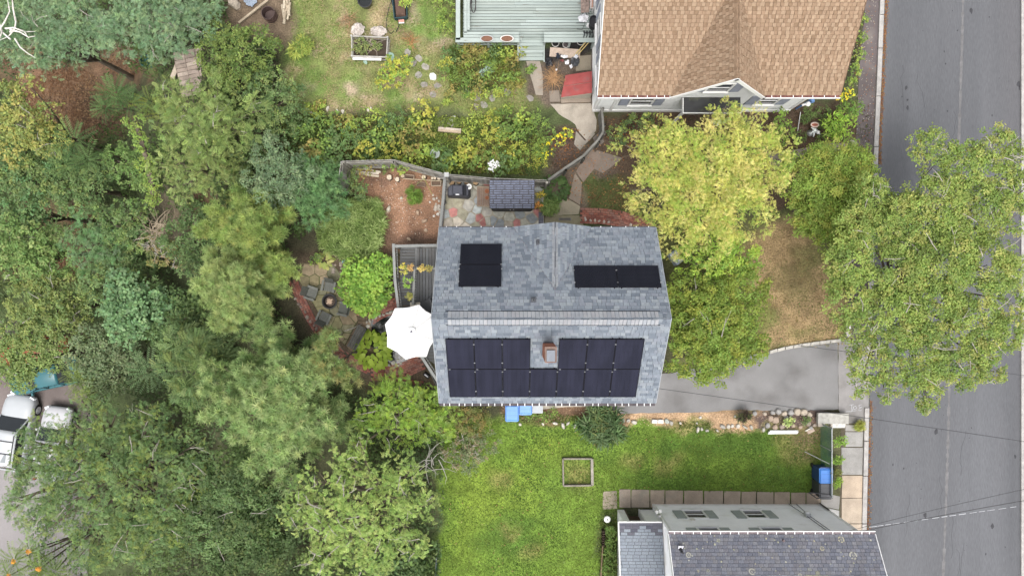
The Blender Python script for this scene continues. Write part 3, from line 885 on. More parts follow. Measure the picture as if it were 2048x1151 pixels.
apY = YN + (GZ - ZE) / (ZR - ZE) * (YR - YN); apV = VN * (GZ - ZE) / (ZR - ZE)
gu = GX - X0
roof = slab(slopeN, [[(0, 0), (gu - GHW, 0), (gu, apV), (gu, VN), (0, VN)], [(gu + GHW, 0), (L, 0), (L, VN), (gu, VN), (gu, apV)]])
roofS = slab(slopeS, [[(0, 0), (L, 0), (L, VS), (0, VS)]])
roof.add(roofS.v, roofS.f)
gE = Plane((GX + GHW, YN + .04, ZE), (0, -1, 0), (-GHW, 0, GZ - ZE)); gW = Plane((GX - GHW, YN + .04, ZE), (0, -1, 0), (GHW, 0, GZ - ZE))
GV = math.hypot(GHW, GZ - ZE); gl_ = YN + .04 - apY
gpoly = [(0, 0), (.04, 0), (gl_, GV), (0, GV)]
for g in (gE, gW):
    s = slab(g, [gpoly]); roof.add(s.v, s.f)
roof = roof.build('roof', UNDER, house, True)
PAL = [(.218, .248, .288), (.24, .272, .31), (.27, .304, .338), (.168, .194, .23), (.226, .258, .296), (.298, .33, .357), (.245, .269, .31), (.188, .216, .254), (.272, .298, .33)]
def panel_px(x, y):
    return (915 < x < 1005 and 486 < y < 573) or (1146 < x < 1321 and 530 < y < 575) or (890 < x < 1291 and 678 < y < 797) or (862 < x < 1345 and 628 < y < 649)
sh = Shingler(house, roof, SHINGLE, .142, [.14, .18, .22, .27, .32], PAL, 5, hide=panel_px, th=.026, gap=.011)
vA = math.floor(apV / .142) * .142
sh.lay(slopeN, [(0, 0), (gu - GHW, 0), (gu - GHW + GHW * vA / apV, vA), (0, vA)])
sh.lay(slopeN, [(gu + GHW, 0), (L, 0), (L, vA), (gu + GHW - GHW * vA / apV, vA)])
sh.lay(slopeN, [(0, vA), (L, vA), (L, VN), (0, VN)], vA)
sh.lay(slopeS, [(0, 0), (L, 0), (L, VS), (0, VS)])
sh.lay(gE, gpoly); sh.lay(gW, gpoly)
sh.finish()
# ridge caps
RC = [(.38, .40, .425), (.405, .42, .44), (.355, .375, .405), (.395, .40, .42)]
rng = random.Random(2)
n = 60; u = (X1 - X0) / n
for k in range(n):
    x = X0 + k * u; c = rng.choice(RC); vent = 4 <= k < 57
    h = .045 if vent else .012
    m = MB()
    for pl, V in ((slopeN, VN), (slopeS, VS)):
        a = [pl.p(x - X0 + .008, V - .27, h + .006), pl.p(x - X0 + u - .008, V - .27, h), pl.p(x - X0 + u - .008, V - .0, h + .02), pl.p(x - X0 + .008, V - .0, h + .026)]
        b = [pl.p(x - X0 + .004, V - .27, -.01), pl.p(x - X0 + u - .004, V - .27, -.01)]
        m.add(a + b, [(0, 1, 2, 3), (0, 4, 5, 1)], 0, c if vent else PAL[k % 5])
    m.build('ridge_shingle', SHINGLE, roof, True)
for pl, V in ((slopeN, VN), (slopeS, VS)):
    m = MB(); a, b = .5, L - .35
    m.add([pl.p(a, V - .305, .035), pl.p(b, V - .305, .035), pl.p(b, V - .274, .04), pl.p(a, V - .274, .04), pl.p(a, V - .305, .0), pl.p(b, V - .305, .0)], [(0, 1, 2, 3), (0, 4, 5, 1)])
    m.build('ridge_vent_edge', SOLAR, roof, True)
n = 15; gl2 = YN + .04 - apY - .1; v = gl2 / n
for k in range(n):
    y = YN + .04 - k * v; c = rng.choice(RC); m = MB()
    for pl in (gE, gW):
        a = [pl.p(k * v + .004, GV - .15, .028), pl.p((k + 1) * v - .004, GV - .15, .022), pl.p((k + 1) * v - .004, GV, .032), pl.p(k * v + .004, GV, .04)]
        m.add(a, [(0, 1, 2, 3)], 0, tuple(q * .88 for q in c))
    m.build('ridge_shingle', SHINGLE, roof, True)
# valley lines
m = MB()
for sg in (-1, 1):
    p0, p1 = Vector((GX + sg * GHW, YN, ZE + .012)), Vector((GX, apY, GZ + .012))
    m.tube([p0, p1], .022, 4)
m.build('valley_flashing', mat('valley', (.16, .14, .16), .9), roof, True)
gutter(house, X0, X1 - .02, YS - .004, ZE + .02, -1, 29, lip=None)
gutter(house, X0, .0, YN + .004, ZE + .02, 1, 6, .05, lip=None)
gutter(house, 3.2, X1, YN + .004, ZE + .02, 1, 5, .05, lip=None)
RAKE = mat('grey_rake', (.30, .32, .34), .8, .1, 5, .1)
for sx in (X0 - .03, X1 + .005):
    for pl, V in ((slopeN, VN), (slopeS, VS)):
        m = MB(); u0 = sx - X0
        m.add([pl.p(u0, 0, .018), pl.p(u0 + .025, 0, .018), pl.p(u0 + .025, V, .018), pl.p(u0, V, .018), pl.p(u0, 0, -.16), pl.p(u0 + .025, 0, -.16), pl.p(u0 + .025, V, -.16), pl.p(u0, V, -.16)],
              [(0, 1, 2, 3), (7, 6, 5, 4), (0, 4, 5, 1), (3, 2, 6, 7), (0, 3, 7, 4), (1, 5, 6, 2)])
        m.build('rake_board', RAKE, house, True)
# chimney, vents
ch = MB(); rng = random.Random(4)
cx0, cx1, cy0, cy1, cz1 = 1.12, 1.50, -2.50, -2.0, 9.95
chim = MB().span(cx0 + .012, cx1 - .012, cy0 + .012, cy1 - .012, 7.4, cz1 - .01).build('chimney', mat('chimney_mortar', (.36, .32, .28), .95), roof, True)
BRCAP = mat('chimney_cap', (.17, .12, .10), .9)
chb = MB(); z = 7.75; r = 0
while z < cz1 - .07:
    for (ax, a0, a1, fx) in (('x', cx0, cx1, cy1), ('x', cx0, cx1, cy0), ('y', cy0, cy1, cx0), ('y', cy0, cy1, cx1)):
        s = a0 + (-.1 if r % 2 else 0)
        while s < a1:
            b0, b1 = max(s, a0), min(s + .2, a1)
            if b1 - b0 > .03:
                c = tone((.33, .135, .085), rng, .75, 1.2)
                if ax == 'x': chb.span(b0 + .004, b1 - .004, fx - .03, fx + .004, z, z + .065, 0, c)
                else: chb.span(fx - .004, fx + .02, b0 + .004, b1 - .004, z, z + .065, 0, c)
            s += .21
    z += .075; r += 1
o = chb.build('chimney_bricks', BRICK, roof, True); o['kind'] = 'stuff'
MB().span(cx0 - .01, cx1 + .01, cy0 - .01, cy1 + .01, cz1, cz1 + .04).build('chimney_crown', BRCAP, roof, True)
MB().span(cx0 + .05, cx1 - .05, cy0 + .02, cy1 - .1, cz1 + .06, cz1 + .12).build('flue_cap', mat('flue_cap', (.16, .175, .20), .5, .1, 5, 0), roof, True)
for X, Y, lab in ((1076, 484, 0), (1067, 599, 1)):
    pl = slopeN if lab else gW
    # find the point of the roof seen at this pixel
    for zz in np.arange(9.2, 6.2, -.01):
        P = Vector(W(X, Y, zz))
        if (P - pl.O).dot(pl.N) <= 0: break
    u, v = pl.uv(P); q = pl.p(u, v, 0)
    MB().box((q.x, q.y, q.z + .03), (.2, .22, .02), rotm(rx=math.atan2(pl.N.y, pl.N.z) * -1, ry=math.atan2(pl.N.x, pl.N.z)), 0, (.12, .125, .14)).build('vent_flashing', PAINTED, roof, True)
    mm = MB(); mm.lathe([(.085, -.05), (.075, .10), (.05, .12), (.05, .24), (.03, .24), (.03, .1)], (q.x, q.y, q.z), 12, 0, (.08, .085, .095)); mm.build('vent_pipe', PAINTED, roof, True)

# ---------------------------------------------------------------- solar panels
def solar_panel(pl, u, v, w, h, label, cell, fw=.018, rows=None, cols=None, clamps=()):
    org = pl.p(u + w / 2, v + h / 2, .10)
    t = thing('solar_panel', label, 'solar panel', org, 0, 'black solar panels on the grey roof')
    mt = pl.M(u + w / 2, v + h / 2, .10); mt.translation = (0, 0, 0)
    def put(mb, name, m):
        mb.v = [tuple(mt @ Vector(p)) for p in mb.v]
        return mb.build(name, m, t)
    f = MB()
    for x0, x1, y0, y1 in ((-w / 2, w / 2, -h / 2, -h / 2 + fw), (-w / 2, w / 2, h / 2 - fw, h / 2), (-w / 2, -w / 2 + fw, -h / 2 + fw, h / 2 - fw), (w / 2 - fw, w / 2, -h / 2 + fw, h / 2 - fw)):
        f.span(x0, x1, y0, y1, -.02, .022)
    put(f, 'frame', SOLAR)
    g = MB().span(-w / 2 + fw, w / 2 - fw, -h / 2 + fw, h / 2 - fw, -.015, .010)
    glass = put(g, 'back_sheet', SOLAR)
    cells = MB(); nx, ny = cols, rows
    cw, chh = (w - 2 * fw - .01) / nx, (h - 2 * fw - .01) / ny
    for i in range(nx):
        for j in range(ny):
            a = -w / 2 + fw + .005 + i * cw; b = -h / 2 + fw + .005 + j * chh
            cells.span(a + .0025, a + cw - .0025, b + .004, b + chh - .004, .010, .0145)
    o = put(cells, 'solar_cells', cell); o['kind'] = 'stuff'
    for cx, cy, big in clamps:
        put(MB().box((cx, cy, .026), (.05, .035, .014) if not big else (.07, .022, .014)), 'clamp', STEEL)
    for cx in (-w / 2 + .12, w / 2 - .12):
        put(MB().span(cx - .02, cx + .02, -h / 2, h / 2, -.085, -.021), 'rail', SOLAR)
    return t
CELLN = cell_mat('solar_cell_north_shaded', (.008, .009, .015), (.011, .012, .019), .3)  # same panels; the north slope's shade is put into darker cell colours
# south slope: seven columns by two rows, one panel left out for the chimney
vt = slopeS.uv((0, -1.862, 8.45))[1]; pw, ph = 1.018, 1.497
ordn = ['first', 'second', 'third', 'fourth', 'fifth', 'sixth', 'seventh']
for r in range(2):
    for c in range(7):
        if r == 0 and c == 3: continue
        u = (-2.405 - X0) + c * (pw + .010); v = vt - (r + 1) * ph - r * .012
        lab = f"{ordn[c]} panel from the left in the {'upper' if r == 0 else 'lower'} row of the large array below the ridge"
        cl = [(-pw / 2 - .008, ph * .42 - .12 * (r == 0), 0), (-pw / 2 - .008, -ph * .28, 0)] if c not in (0,) and not (r == 0 and c == 4) else []
        if r == 0: cl.append((-pw * .42, -ph / 2 - .008, 1))
        else: cl.append((pw * .44, -ph / 2 - .004, 1))
        solar_panel(slopeS, u, v, pw, ph, lab, CELL, .014, 24, 6, cl)
# north slope
vt = slopeN.uv((0, 1.67, 6.87))[1]
for k in range(2):
    solar_panel(slopeN, -1.95 - X0, vt + k * 1.03, 1.56, 1.012, f"{'upper' if k == 0 else 'lower'} black panel of the stacked pair at the roof's upper left", CELLN, .014, 16, 24, [(-.77, .515, 1), (.77, .515, 1)] if k == 0 else [(.79, .3, 0), (-.79, -.3, 0), (.79, -.3, 0)])
vt = slopeN.uv((0, .829, 7.55))[1]
for k in range(2):
    solar_panel(slopeN, 2.30 - X0 + k * 1.575, vt, 1.56, 1.012, f"{'left' if k == 0 else 'right'} black panel of the side-by-side pair at the roof's right end", CELLN, .014, 16, 24, [(.787, .3, 0), (.787, -.28, 0), (-.787, .3, 0)])

# ================================================================ BROWN-ROOFED HOUSE (north)
BE, BX0, BX1, BYE = 4.2, 3.60, 13.77, 8.09
BS = .71
BYR, BZR = 12.3, 4.2 + (12.3 - 8.09) * .71
brown = thing('brown_roof_house', 'pale house under a light brown shingle roof at the top of the photo', 'house', (8.6, 11.0, 0))
wx0, wx1, wy0, wy1 = 3.87, 13.2, 8.46, 16.2
m = MB(); m.span(wx0, wx1, wy0, wy1, -.2, BE + .12)
for sx in (wx0, wx1):
    m.add([(sx, wy0, BE + .12), (sx, wy1, BE + .12), (sx, BYR, BZR - .2)], [(0, 1, 2)])
gx, ghw, gzp = 8.63, 1.97, 6.86
m.add([(gx - ghw + .1, wy0 - .001, BE + .1), (gx + ghw - .1, wy0 - .001, BE + .1), (gx, wy0 - .001, gzp - .3)], [(0, 1, 2)])
m.build('wall', CREAM, brown, True)
m = MB()                                        # siding laps
for k in range(34):
    z = .35 + k * .115
    m.span(wx0 + .12, wx1 - .12, wy0 - .012, wy0 + .0, z, z + .012)
    m.span(wx0 - .012, wx0, wy0 + .12, wy1 - .12, z, z + .012)
o = m.build('siding_laps', CREAM, brown, True); o['kind'] = 'stuff'
for x, y in ((wx0 - .02, wy0 - .02), (wx1 - .1, wy0 - .02)):
    MB().span(x, x + .12, y, y + .12, 0, BE + .1).build('corner_board', WHITE, brown, True)
MB().span(wx0 + .75, wx0 + .87, wy0 - .05, wy0 - .001, .1, BE + .05).build('downpipe', WHITE, brown, True)
MB().span(wx0 - .03, wx1 + .03, wy0 - .045, wy0 - .003, 0, .3).build('foundation_band', WHITE, brown, True)
MB().span(wx0 - .04, wx0 - .003, wy0, wy1, 0, .3).build('foundation_band', WHITE, brown, True)
# roof
VB = math.hypot(BYR - BYE, BZR - BE); BL = BX1 - BX0
sB = Plane((BX0, BYE, BE), (1, 0, 0), (0, BYR - BYE, BZR - BE)); sBn = Plane((BX0, 2 * BYR - BYE, BE), (1, 0, 0), (0, BYE - BYR, BZR - BE))
gY0 = 8.0; apY2 = BYE + (gzp - BE) / BS; apV2 = VB * (gzp - BE) / (BZR - BE); gu2 = gx - BX0
roofB = slab(sB, [[(0, 0), (gu2 - ghw, 0), (gu2, apV2), (gu2, VB), (0, VB)], [(gu2 + ghw, 0), (BL, 0), (BL, VB), (gu2, VB), (gu2, apV2)]])
q = slab(sBn, [[(0, 0), (BL, 0), (BL, VB), (0, VB)]]); roofB.add(q.v, q.f)
bE = Plane((gx + ghw, gY0, BE), (0, 1, 0), (-ghw, 0, gzp - BE)); bW = Plane((gx - ghw, gY0, BE), (0, 1, 0), (ghw, 0, gzp - BE))
GVB = math.hypot(ghw, gzp - BE)
gp2 = [(0, 0), (BYE - gY0, 0), (apY2 - gY0, GVB), (0, GVB)]
for g in (bE, bW):
    q = slab(g, [gp2], .06, -.07); roofB.add(q.v, q.f)
roofB = roofB.build('roof', UNDERB, brown, True)
BPAL = [(.325, .224, .15), (.372, .262, .178), (.303, .206, .136), (.402, .292, .2), (.335, .232, .155), (.28, .19, .124)]
sh = Shingler(brown, roofB, SHINGLE, .155, [.13, .15, .17, .19], BPAL, 15, th=.02, alt=1.0, gap=.012)
vB = math.floor(apV2 / .155) * .155
tabs = lambda u, v, ci, k: (1, 3, 3)[ci % 3] if k % 2 else (0, 2, 4, 5, 4)[ci % 5]
sh.lay(sB, [(0, 0), (gu2 - ghw, 0), (gu2 - ghw + ghw * vB / apV2, vB), (0, vB)], colf=tabs)
sh.lay(sB, [(gu2 + ghw, 0), (BL, 0), (BL, vB), (gu2 + ghw - ghw * vB / apV2, vB)], colf=tabs)
sh.lay(sB, [(0, vB), (BL, vB), (BL, VB), (0, VB)], vB, colf=tabs)
sh.lay(bE, gp2, colf=tabs); sh.lay(bW, gp2, colf=tabs)
sh.finish()
n = 22; yy = (apY2 - gY0 - .1) / n
for k in range(n):
    m = MB(); c = BPAL[k % 3]
    for pl in (bE, bW):
        m.add([pl.p(k * yy + .004, GVB - .14, .034), pl.p((k + 1) * yy - .004, GVB - .14, .03), pl.p((k + 1) * yy - .004, GVB, .036), pl.p(k * yy + .004, GVB, .042)], [(0, 1, 2, 3)], 0, c)
    m.build('ridge_shingle', SHINGLE, roofB, True)
for pl in (bE, bW):
    m = MB(); m.add([pl.p(-.03, -.04, .02), pl.p(0, -.04, .02), pl.p(0, GVB + .01, .02), pl.p(-.03, GVB + .01, .02), pl.p(-.03, -.04, -.16), pl.p(0, -.04, -.16), pl.p(0, GVB, -.16), pl.p(-.03, GVB, -.16)],
                    [(0, 1, 2, 3), (7, 6, 5, 4), (0, 4, 5, 1), (3, 2, 6, 7), (0, 3, 7, 4), (1, 5, 6, 2)])
    m.build('rake_board', WHITE, brown, True)
for u0 in (-.03, BL + .005):
    m = MB(); pl = sB
    m.add([pl.p(u0, -.02, .02), pl.p(u0 + .025, -.02, .02), pl.p(u0 + .025, VB, .02), pl.p(u0, VB, .02), pl.p(u0, -.02, -.18), pl.p(u0 + .025, -.02, -.18), pl.p(u0 + .025, VB, -.18), pl.p(u0, VB, -.18)],
          [(0, 1, 2, 3), (7, 6, 5, 4), (0, 4, 5, 1), (3, 2, 6, 7), (0, 3, 7, 4), (1, 5, 6, 2)])
    m.build('rake_board', UNDERB if u0 > 0 else WHITE, brown, True)
BGUT = mat('leafy_gutter', (.15, .07, .06), .9, .5, 9, .4, 30)
gutter(brown, BX0, gx - ghw - .05, BYE - .004, BE + .02, -1, 8, .11, BGUT)
gutter(brown, gx + ghw + .05, BX1, BYE - .004, BE + .02, -1, 7, .11, BGUT)
# windows and doors
window(brown, (5.87, wy0, 1.9), 0, .95, 1.35, shut=SHUTB, sw=.42)
window(brown, (8.75, wy0 - .002, 4.05), 0, .9, 1.1, shut=SHUTB, sw=.42)
window(brown, (11.55, wy0, 2.0), 0, .8, 1.3, shut=SHUTB, sw=.42)
for yy_, zz_ in ((9.6, 2.4), (11.5, 2.4), (13.5, 2.4)):
    window(brown, (wx0, yy_, zz_), 0, .8, 1.3, out=(-1, 0), shut=SHUTB, sw=.38)
pr = MB().span(W(1367, 0, 2.5)[0], W(1481, 0, 2.5)[0], W(0, 225, 2.5)[1], wy0 - .02, 2.38, 2.5).build('porch_canopy', mat('canopy_felt', (.035, .036, .038), .6, .4, 1.5, .2, 40, stain=(.075, .08, .05), sscale=2.5), brown, True)  # olive blotches in the colour imitate the tree reflected on top
a, b, c_ = W(1367, 0, 2.5)[0], W(1481, 0, 2.5)[0], W(0, 225, 2.5)[1]
MB().span(a - .04, b + .04, c_ - .035, c_ - .003, 2.34, 2.52).build('canopy_trim', WHITE, pr, True)
MB().span(a - .035, a - .003, c_, wy0 - .02, 2.34, 2.52).build('canopy_trim', WHITE, pr, True)
for xx in (a + .06, b - .06):
    MB().span(xx - .05, xx + .05, c_ + .04, c_ + .14, 0, 2.37).build('canopy_post', WHITE, brown, True)
MB().span(9.0, 9.95, wy0 - .05, wy0 - .004, .05, 2.1).build('front_door', mat('blue_door', (.05, .09, .16), .5), brown, True)
# hanging lantern on a white bracket post at the corner
t = thing('porch_post', 'blue and white post with a white globe at the corner of the pale house', 'post', W(1592, 222))
MB().tube([(0, .1, 0), (0, .1, 1.8)], .045, 8, 0, (.12, .22, .42)).build('pole', PAINTED, t)
m = MB(); m.box((0, .05, 1.82), (.2, .26, .16), .3, 0, (.12, .22, .42), .7); m.build('cap', PAINTED, t)
m = MB(); m.lathe([(.02, -.1), (.10, -.05), (.12, .02), (.08, .1), (.02, .12)], (-.16, -.12, 1.75), 12, 0, (.75, .75, .74)); m.smooth = True; m.build('globe', PAINTED, t)
MB().tube([(-.14, -.1, 1.83), (-.42, -.16, 1.72)], .05, 6, 0, (.6, .6, .6)).build('arm', PAINTED, t)
t = thing('white_pole', 'thin white pole leaning out from the blue post into the mulch', 'pole', W(1594, 250))
MB().tube([(-.03, .5, .5), (0, -.35, .05)], .018, 6, 0, (.6, .6, .6)).build('shaft', PAINTED, t)

# ================================================================ WHITE HOUSE WITH DARK GREY ROOF (south-east)
SE_ = 4.9
SX0, SX1, SY = 6.43, 14.88, -10.09
SSL = .67
white = thing('grey_slate_house', 'white sided house with weathered dark grey roof at the lower right corner', 'house', (10.5, -13.0, 0))
yr, zr = -13.7, SE_ + (13.7 - 10.09) * SSL
m = MB(); m.span(6.73, 14.75, -17.0, -10.33, -.2, SE_ - .05)
for sx in (6.73, 14.75): m.add([(sx, -10.33, SE_ - .05), (sx, -17.0, SE_ - .05), (sx, yr, zr - .2)], [(0, 1, 2)])
m.build('wall', SIDING, white, True)
m = MB()
for k in range(42):
    z = .3 + k * .108
    m.span(6.85, 14.63, -10.33, -10.321, z, z + .010)
    m.span(6.721, 6.73, -17, -10.45, z, z + .010)
o = m.build('siding_laps', SIDING, white, True); o['kind'] = 'stuff'
for x in (6.71, 14.66):
    MB().span(x, x + .11, -10.42, -10.31, 0, SE_ - .02).build('corner_board', WHITE, white, True)
VSL = math.hypot(yr - SY, zr - SE_); SLn = SX1 - SX0
pS = Plane((SX0, SY, SE_), (1, 0, 0), (0, yr - SY, zr - SE_)); pS2 = Plane((SX0, 2 * yr - SY, SE_), (1, 0, 0), (0, SY - yr, zr - SE_))
q = slab(pS, [[(0, 0), (SLn, 0), (SLn, VSL), (0, VSL)]]); q2 = slab(pS2, [[(0, 0), (SLn, 0), (SLn, VSL), (0, VSL)]]); q.add(q2.v, q2.f)
roofW = q.build('roof', UNDER, white, True)
SPAL = [(.215, .22, .25), (.24, .245, .275), (.19, .195, .225), (.265, .265, .285), (.225, .22, .24), (.25, .245, .255)]
sh = Shingler(white, roofW, SLATE, .143, [.19, .205, .22], SPAL, 25, th=.010, gap=.012)
sh.lay(pS, [(0, 0), (SLn, 0), (SLn, VSL), (0, VSL)])
sh.finish()
for u0 in (-.03, SLn + .004):
    m = MB(); m.add([pS.p(u0, -.02, .02), pS.p(u0 + .026, -.02, .02), pS.p(u0 + .026, VSL, .02), pS.p(u0, VSL, .02), pS.p(u0, -.02, -.2), pS.p(u0 + .026, -.02, -.2), pS.p(u0 + .026, VSL, -.2), pS.p(u0, VSL, -.2)],
                    [(0, 1, 2, 3), (7, 6, 5, 4), (0, 4, 5, 1), (3, 2, 6, 7), (0, 3, 7, 4), (1, 5, 6, 2)])
    m.build('rake_board', WHITE, white, True)
gutter(white, SX0, SX1, SY + .004, SE_ + .02, 1, 22, .11, mat('grit_gutter', (.17, .14, .15), .9, .3, 9, .3))
# lichen rings
LICH = [(.36, .335, .24), (.33, .325, .28), (.30, .30, .22)]
rng = random.Random(6); lm = MB()
def seen_on(pl, x, y, lo, hi):
    for zz in np.arange(hi, lo, -.01):
        P = Vector(W(x, y, zz))
        if (P - pl.O).dot(pl.N) <= 0: return pl.uv(P)
    return pl.uv(Vector(W(x, y, lo)))
for x, y, r in ((1437, 1080, .07), (1377, 1109, .11), (1504, 1142, .13), (1682, 1078, .13), (1706, 1110, .16), (1644, 1096, .09), (1416, 1140, .06), (1396, 1141, .05), (1600, 1150, .08)):
    u, v = seen_on(pS, x, y, 4.9, 7); n = 16; col = rng.choice(LICH)
    for k in range(n):
        a0, a1 = 6.283 * k / n, 6.283 * (k + 1) / n
        if rng.random() < .12: continue
        for q0, q1 in ((.62, 1.0), (0.12, .3)):
            j = rng.uniform(.9, 1.1)
            lm.add([pS.p(u + r * q0 * math.cos(a0), v + r * q0 * math.sin(a0), .016), pS.p(u + r * q1 * j * math.cos(a0), v + r * q1 * j * math.sin(a0), .0165),
                    pS.p(u + r * q1 * math.cos(a1), v + r * q1 * math.sin(a1), .0165), pS.p(u + r * q0 * math.cos(a1), v + r * q0 * math.sin(a1), .016)], [(0, 1, 2, 3)], 0, col)
for _ in range(110):
    u, v = rng.uniform(.2, SLn - .2), rng.uniform(.05, 2.2); r = abs(rng.gauss(.018, .016)) + .006; n = 6; col = tone(rng.choice(LICH), rng, .8, 1.1)
    lm.add([pS.p(u + r * rng.uniform(.6, 1.2) * math.cos(6.283 * k / n), v + r * rng.uniform(.6, 1.2) * math.sin(6.283 * k / n), .0162) for k in range(n)], [tuple(range(n))], 0, col)
o = lm.build('lichen', PAINTED, roofW, True); o['kind'] = 'stuff'
# roof pipe with a pale flashing
u, v = seen_on(pS, 1361, 1098, 4.9, 7); q = pS.p(u, v, .02)
MB().box((q.x, q.y + .06, q.z), (.2, .26, .02), rotm(rx=-math.atan(SSL) * -1), 0, (.62, .62, .66)).build('vent_flashing', PAINTED, roofW, True)
MB().lathe([(.075, -.05), (.07, .08), (.045, .1), (.045, .42), (.025, .42)], (q.x, q.y, q.z), 12, 0, (.03, .03, .035)).build('vent_pipe', PAINTED, roofW, True)
u, v = seen_on(pS, 1566, 1080, 4.9, 7); q = pS.p(u, v, .02)
MB().lathe([(.05, -.05), (.05, .06), (.03, .07)], (q.x, q.y, q.z), 10, 0, (.12, .09, .09)).build('vent_pipe', PAINTED, roofW, True)
for x in (8.35, 11.05):
    window(white, (x, -10.33, 1.62), 0, .82, 1.0, out=(0, 1), shut=SHUTG, sw=.42)
    window(white, (x + .04, -10.33, 3.98), 0, .82, 1.0, out=(0, 1), shut=SHUTG, sw=.42)
# meter with cables, on the north wall
m = MB(); px, py, pz = W(1612, 1030, 1.9); px = 13.35
m.box((px, -10.24, 1.9), (.22, .16, .3), None, 0, (.42, .43, .44)); m.build('meter_box', PAINTED, white, True)
MB().lathe([(.1, 0), (.1, .08), (.05, .1)], (px, -10.17, 1.92), 12, 0, (.7, .7, .7), rot=rotm(rx=R(-90))).build('meter_dial', PAINTED, white, True)
m = MB()
for dx in (-.06, .09): m.tube([(px + dx * 2.4, -10.29, .1), (px + dx, -10.27, 1.75), (px + dx, -10.27, 2.05), (px + .1 + dx, -10.28, 4.6)], .016, 5, 0, (.10, .10, .10))
m.build('meter_cable', PAINTED, white, True)
MB().tube([(14.70, -10.27, .1), (14.70, -10.27, 1.1)], .035, 6, 0, (.1, .09, .09)).build('downpipe', PAINTED, white, True)
o = MB().box((8.05, -10.31, 2.35), (.2, .05, .2), None, 0, (.62, .60, .55)).build('dryer_vent', PAINTED, white, True)
# lean-to addition
add = thing('lean_to', 'low white lean-to with pale grey shingle roof, left of the white house', 'addition', (5.8, -12.5, 0))
ax0, ax1, ay, az = 5.05, 6.72, -10.6, 2.45
m = MB(); m.span(ax0, ax1, -16, ay - .5, -.2, az - .02); m.span(ax0, 5.42, ay - .5, ay, -.2, az - .02); m.span(6.05, ax1, ay - .5, ay, -.2, az - .02); m.span(5.42, 6.05, ay - .5, ay, 1.95, az - .02)
m.build('wall', SIDING, add, True)
MB().span(5.425, 6.045, ay - .49, ay - .3, .02, 1.94).build('door', mat('brown_door', (.075, .05, .035), .6, .3, 4, .2), add, True)
MB().span(5.36, 5.42, ay + .001, ay + .03, 0, 2.0).build('door_frame', mat('dark_trim', (.09, .065, .055), .7), add, True)
MB().span(6.05, 6.11, ay + .001, ay + .03, 0, 2.0).build('door_frame', WHITE, add, True)
pA = Plane((4.76, -10.42, az), (1, 0, 0), (0, -1, .22)); LA = 6.68 - 4.76
roofA = slab(pA, [[(0, 0), (LA, 0), (LA, 5), (0, 5)]]).build('roof', UNDER, add, True)
APAL = [(.35, .385, .42), (.37, .405, .435), (.34, .37, .405), (.36, .395, .43)]
DK = len(APAL); APAL2 = APAL + [(.16, .16, .19), (.185, .18, .205), (.20, .195, .22)]
def colA(u, v, ci, k):
    return DK + ci % 3 if (v < .45 and random.Random(int(u * 977 + v * 331)).random() < 1.15 - v * 1.6) else ci % DK
sh = Shingler(add, roofA, SLATE, .135, [.3, .31], APAL2, 31, th=.012, gap=.02)
sh.lay(pA, [(0, 0), (LA, 0), (LA, 5), (0, 5)], colf=colA)
sh.finish()
for u0, u1, nm in ((-.05, -.004, 'rake_board'),):
    m = MB(); m.add([pA.p(u0, -.02, .02), pA.p(u1, -.02, .02), pA.p(u1, 5, .02), pA.p(u0, 5, .02), pA.p(u0, -.02, -.16), pA.p(u1, -.02, -.16), pA.p(u1, 5, -.16), pA.p(u0, 5, -.16)],
                    [(0, 1, 2, 3), (7, 6, 5, 4), (0, 4, 5, 1), (3, 2, 6, 7), (0, 3, 7, 4), (1, 5, 6, 2)]); m.build(nm, WHITE, add, True)
MB().span(4.74, 6.66, -10.415, -10.36, az - .12, az + .02).build('fascia', WHITE, add, True)
t = thing('wall_lamp', 'small white floodlight on the wall between lean-to and white house', 'lamp', (6.62, -10.22, 2.1))
for d in ((-.13, .12), (.02, .16)):
    m = MB(); m.lathe([(.03, 0), (.06, .06), (.07, .14)], (d[0], d[1], 0), 10, 0, (.7, .7, .68), rot=rotm(rx=R(-40))); m.build('lamp_head', PAINTED, t)
MB().box((0, 0, 0), (.12, .1, .2), None, 0, (.4, .4, .4)).build('bracket', PAINTED, t)
# ================================================================ DECKS, FENCES
MARKS = [(1024, 817, 'pale blue bins'), (1074, 810, 'grey box unit'), (1200, 845, 'big dark grass clump'), (1314, 841, 'two white blocks'), (1487, 830, 'spiky bush'), (1566, 863, 'white plank'), (1659, 834, 'granite slab'), (1590, 836, 'variegated plant'),
         (873, 312, 'glass birdbath'), (900, 262, 'timber step'), (988, 330, 'white phlox'), (1126, 268, 'yellow flowers'), (690, 325, 'fence corner'), (787, 319, 'fence bend'), (610, 222, 'pale edging blocks'), (893, 349, 'grey fence post'), (1094, 360, 'shed corner'), (560, 330, 'grey green shrub'), (1060, 235, 'hairpin of the bed'),
         (974, 80, 'grey trough planter'), (1014, 80, 'oval rail planter'), (1062, 110, 'mint deck steps'), (974, 141, 'silvery blue plant'), (893, 124, 'yellow green shrub'), (850, 140, 'stepping stone trail'),
         (829, 390, 'round green bush'), (876, 400, 'grey railing'), (820, 355, 'wooden crate'), (662, 602, 'fire pit'), (652, 633, 'lowest patio chair'), (820, 663, 'white parasol'), (748, 698, 'lime hosta'), (717, 673, 'slatted bench'), (735, 570, 'fern shrub'),
         (652, 520, 'yellow hosta'), (688, 522, 'blue globe'), (1182, 441, 'boot grate'), (1215, 432, 'brick walk'), (600, 590, 'top of the brick border'), (700, 740, 'foot of the brick border'), (655, 690, 'slim young conifer')]
USED = set()
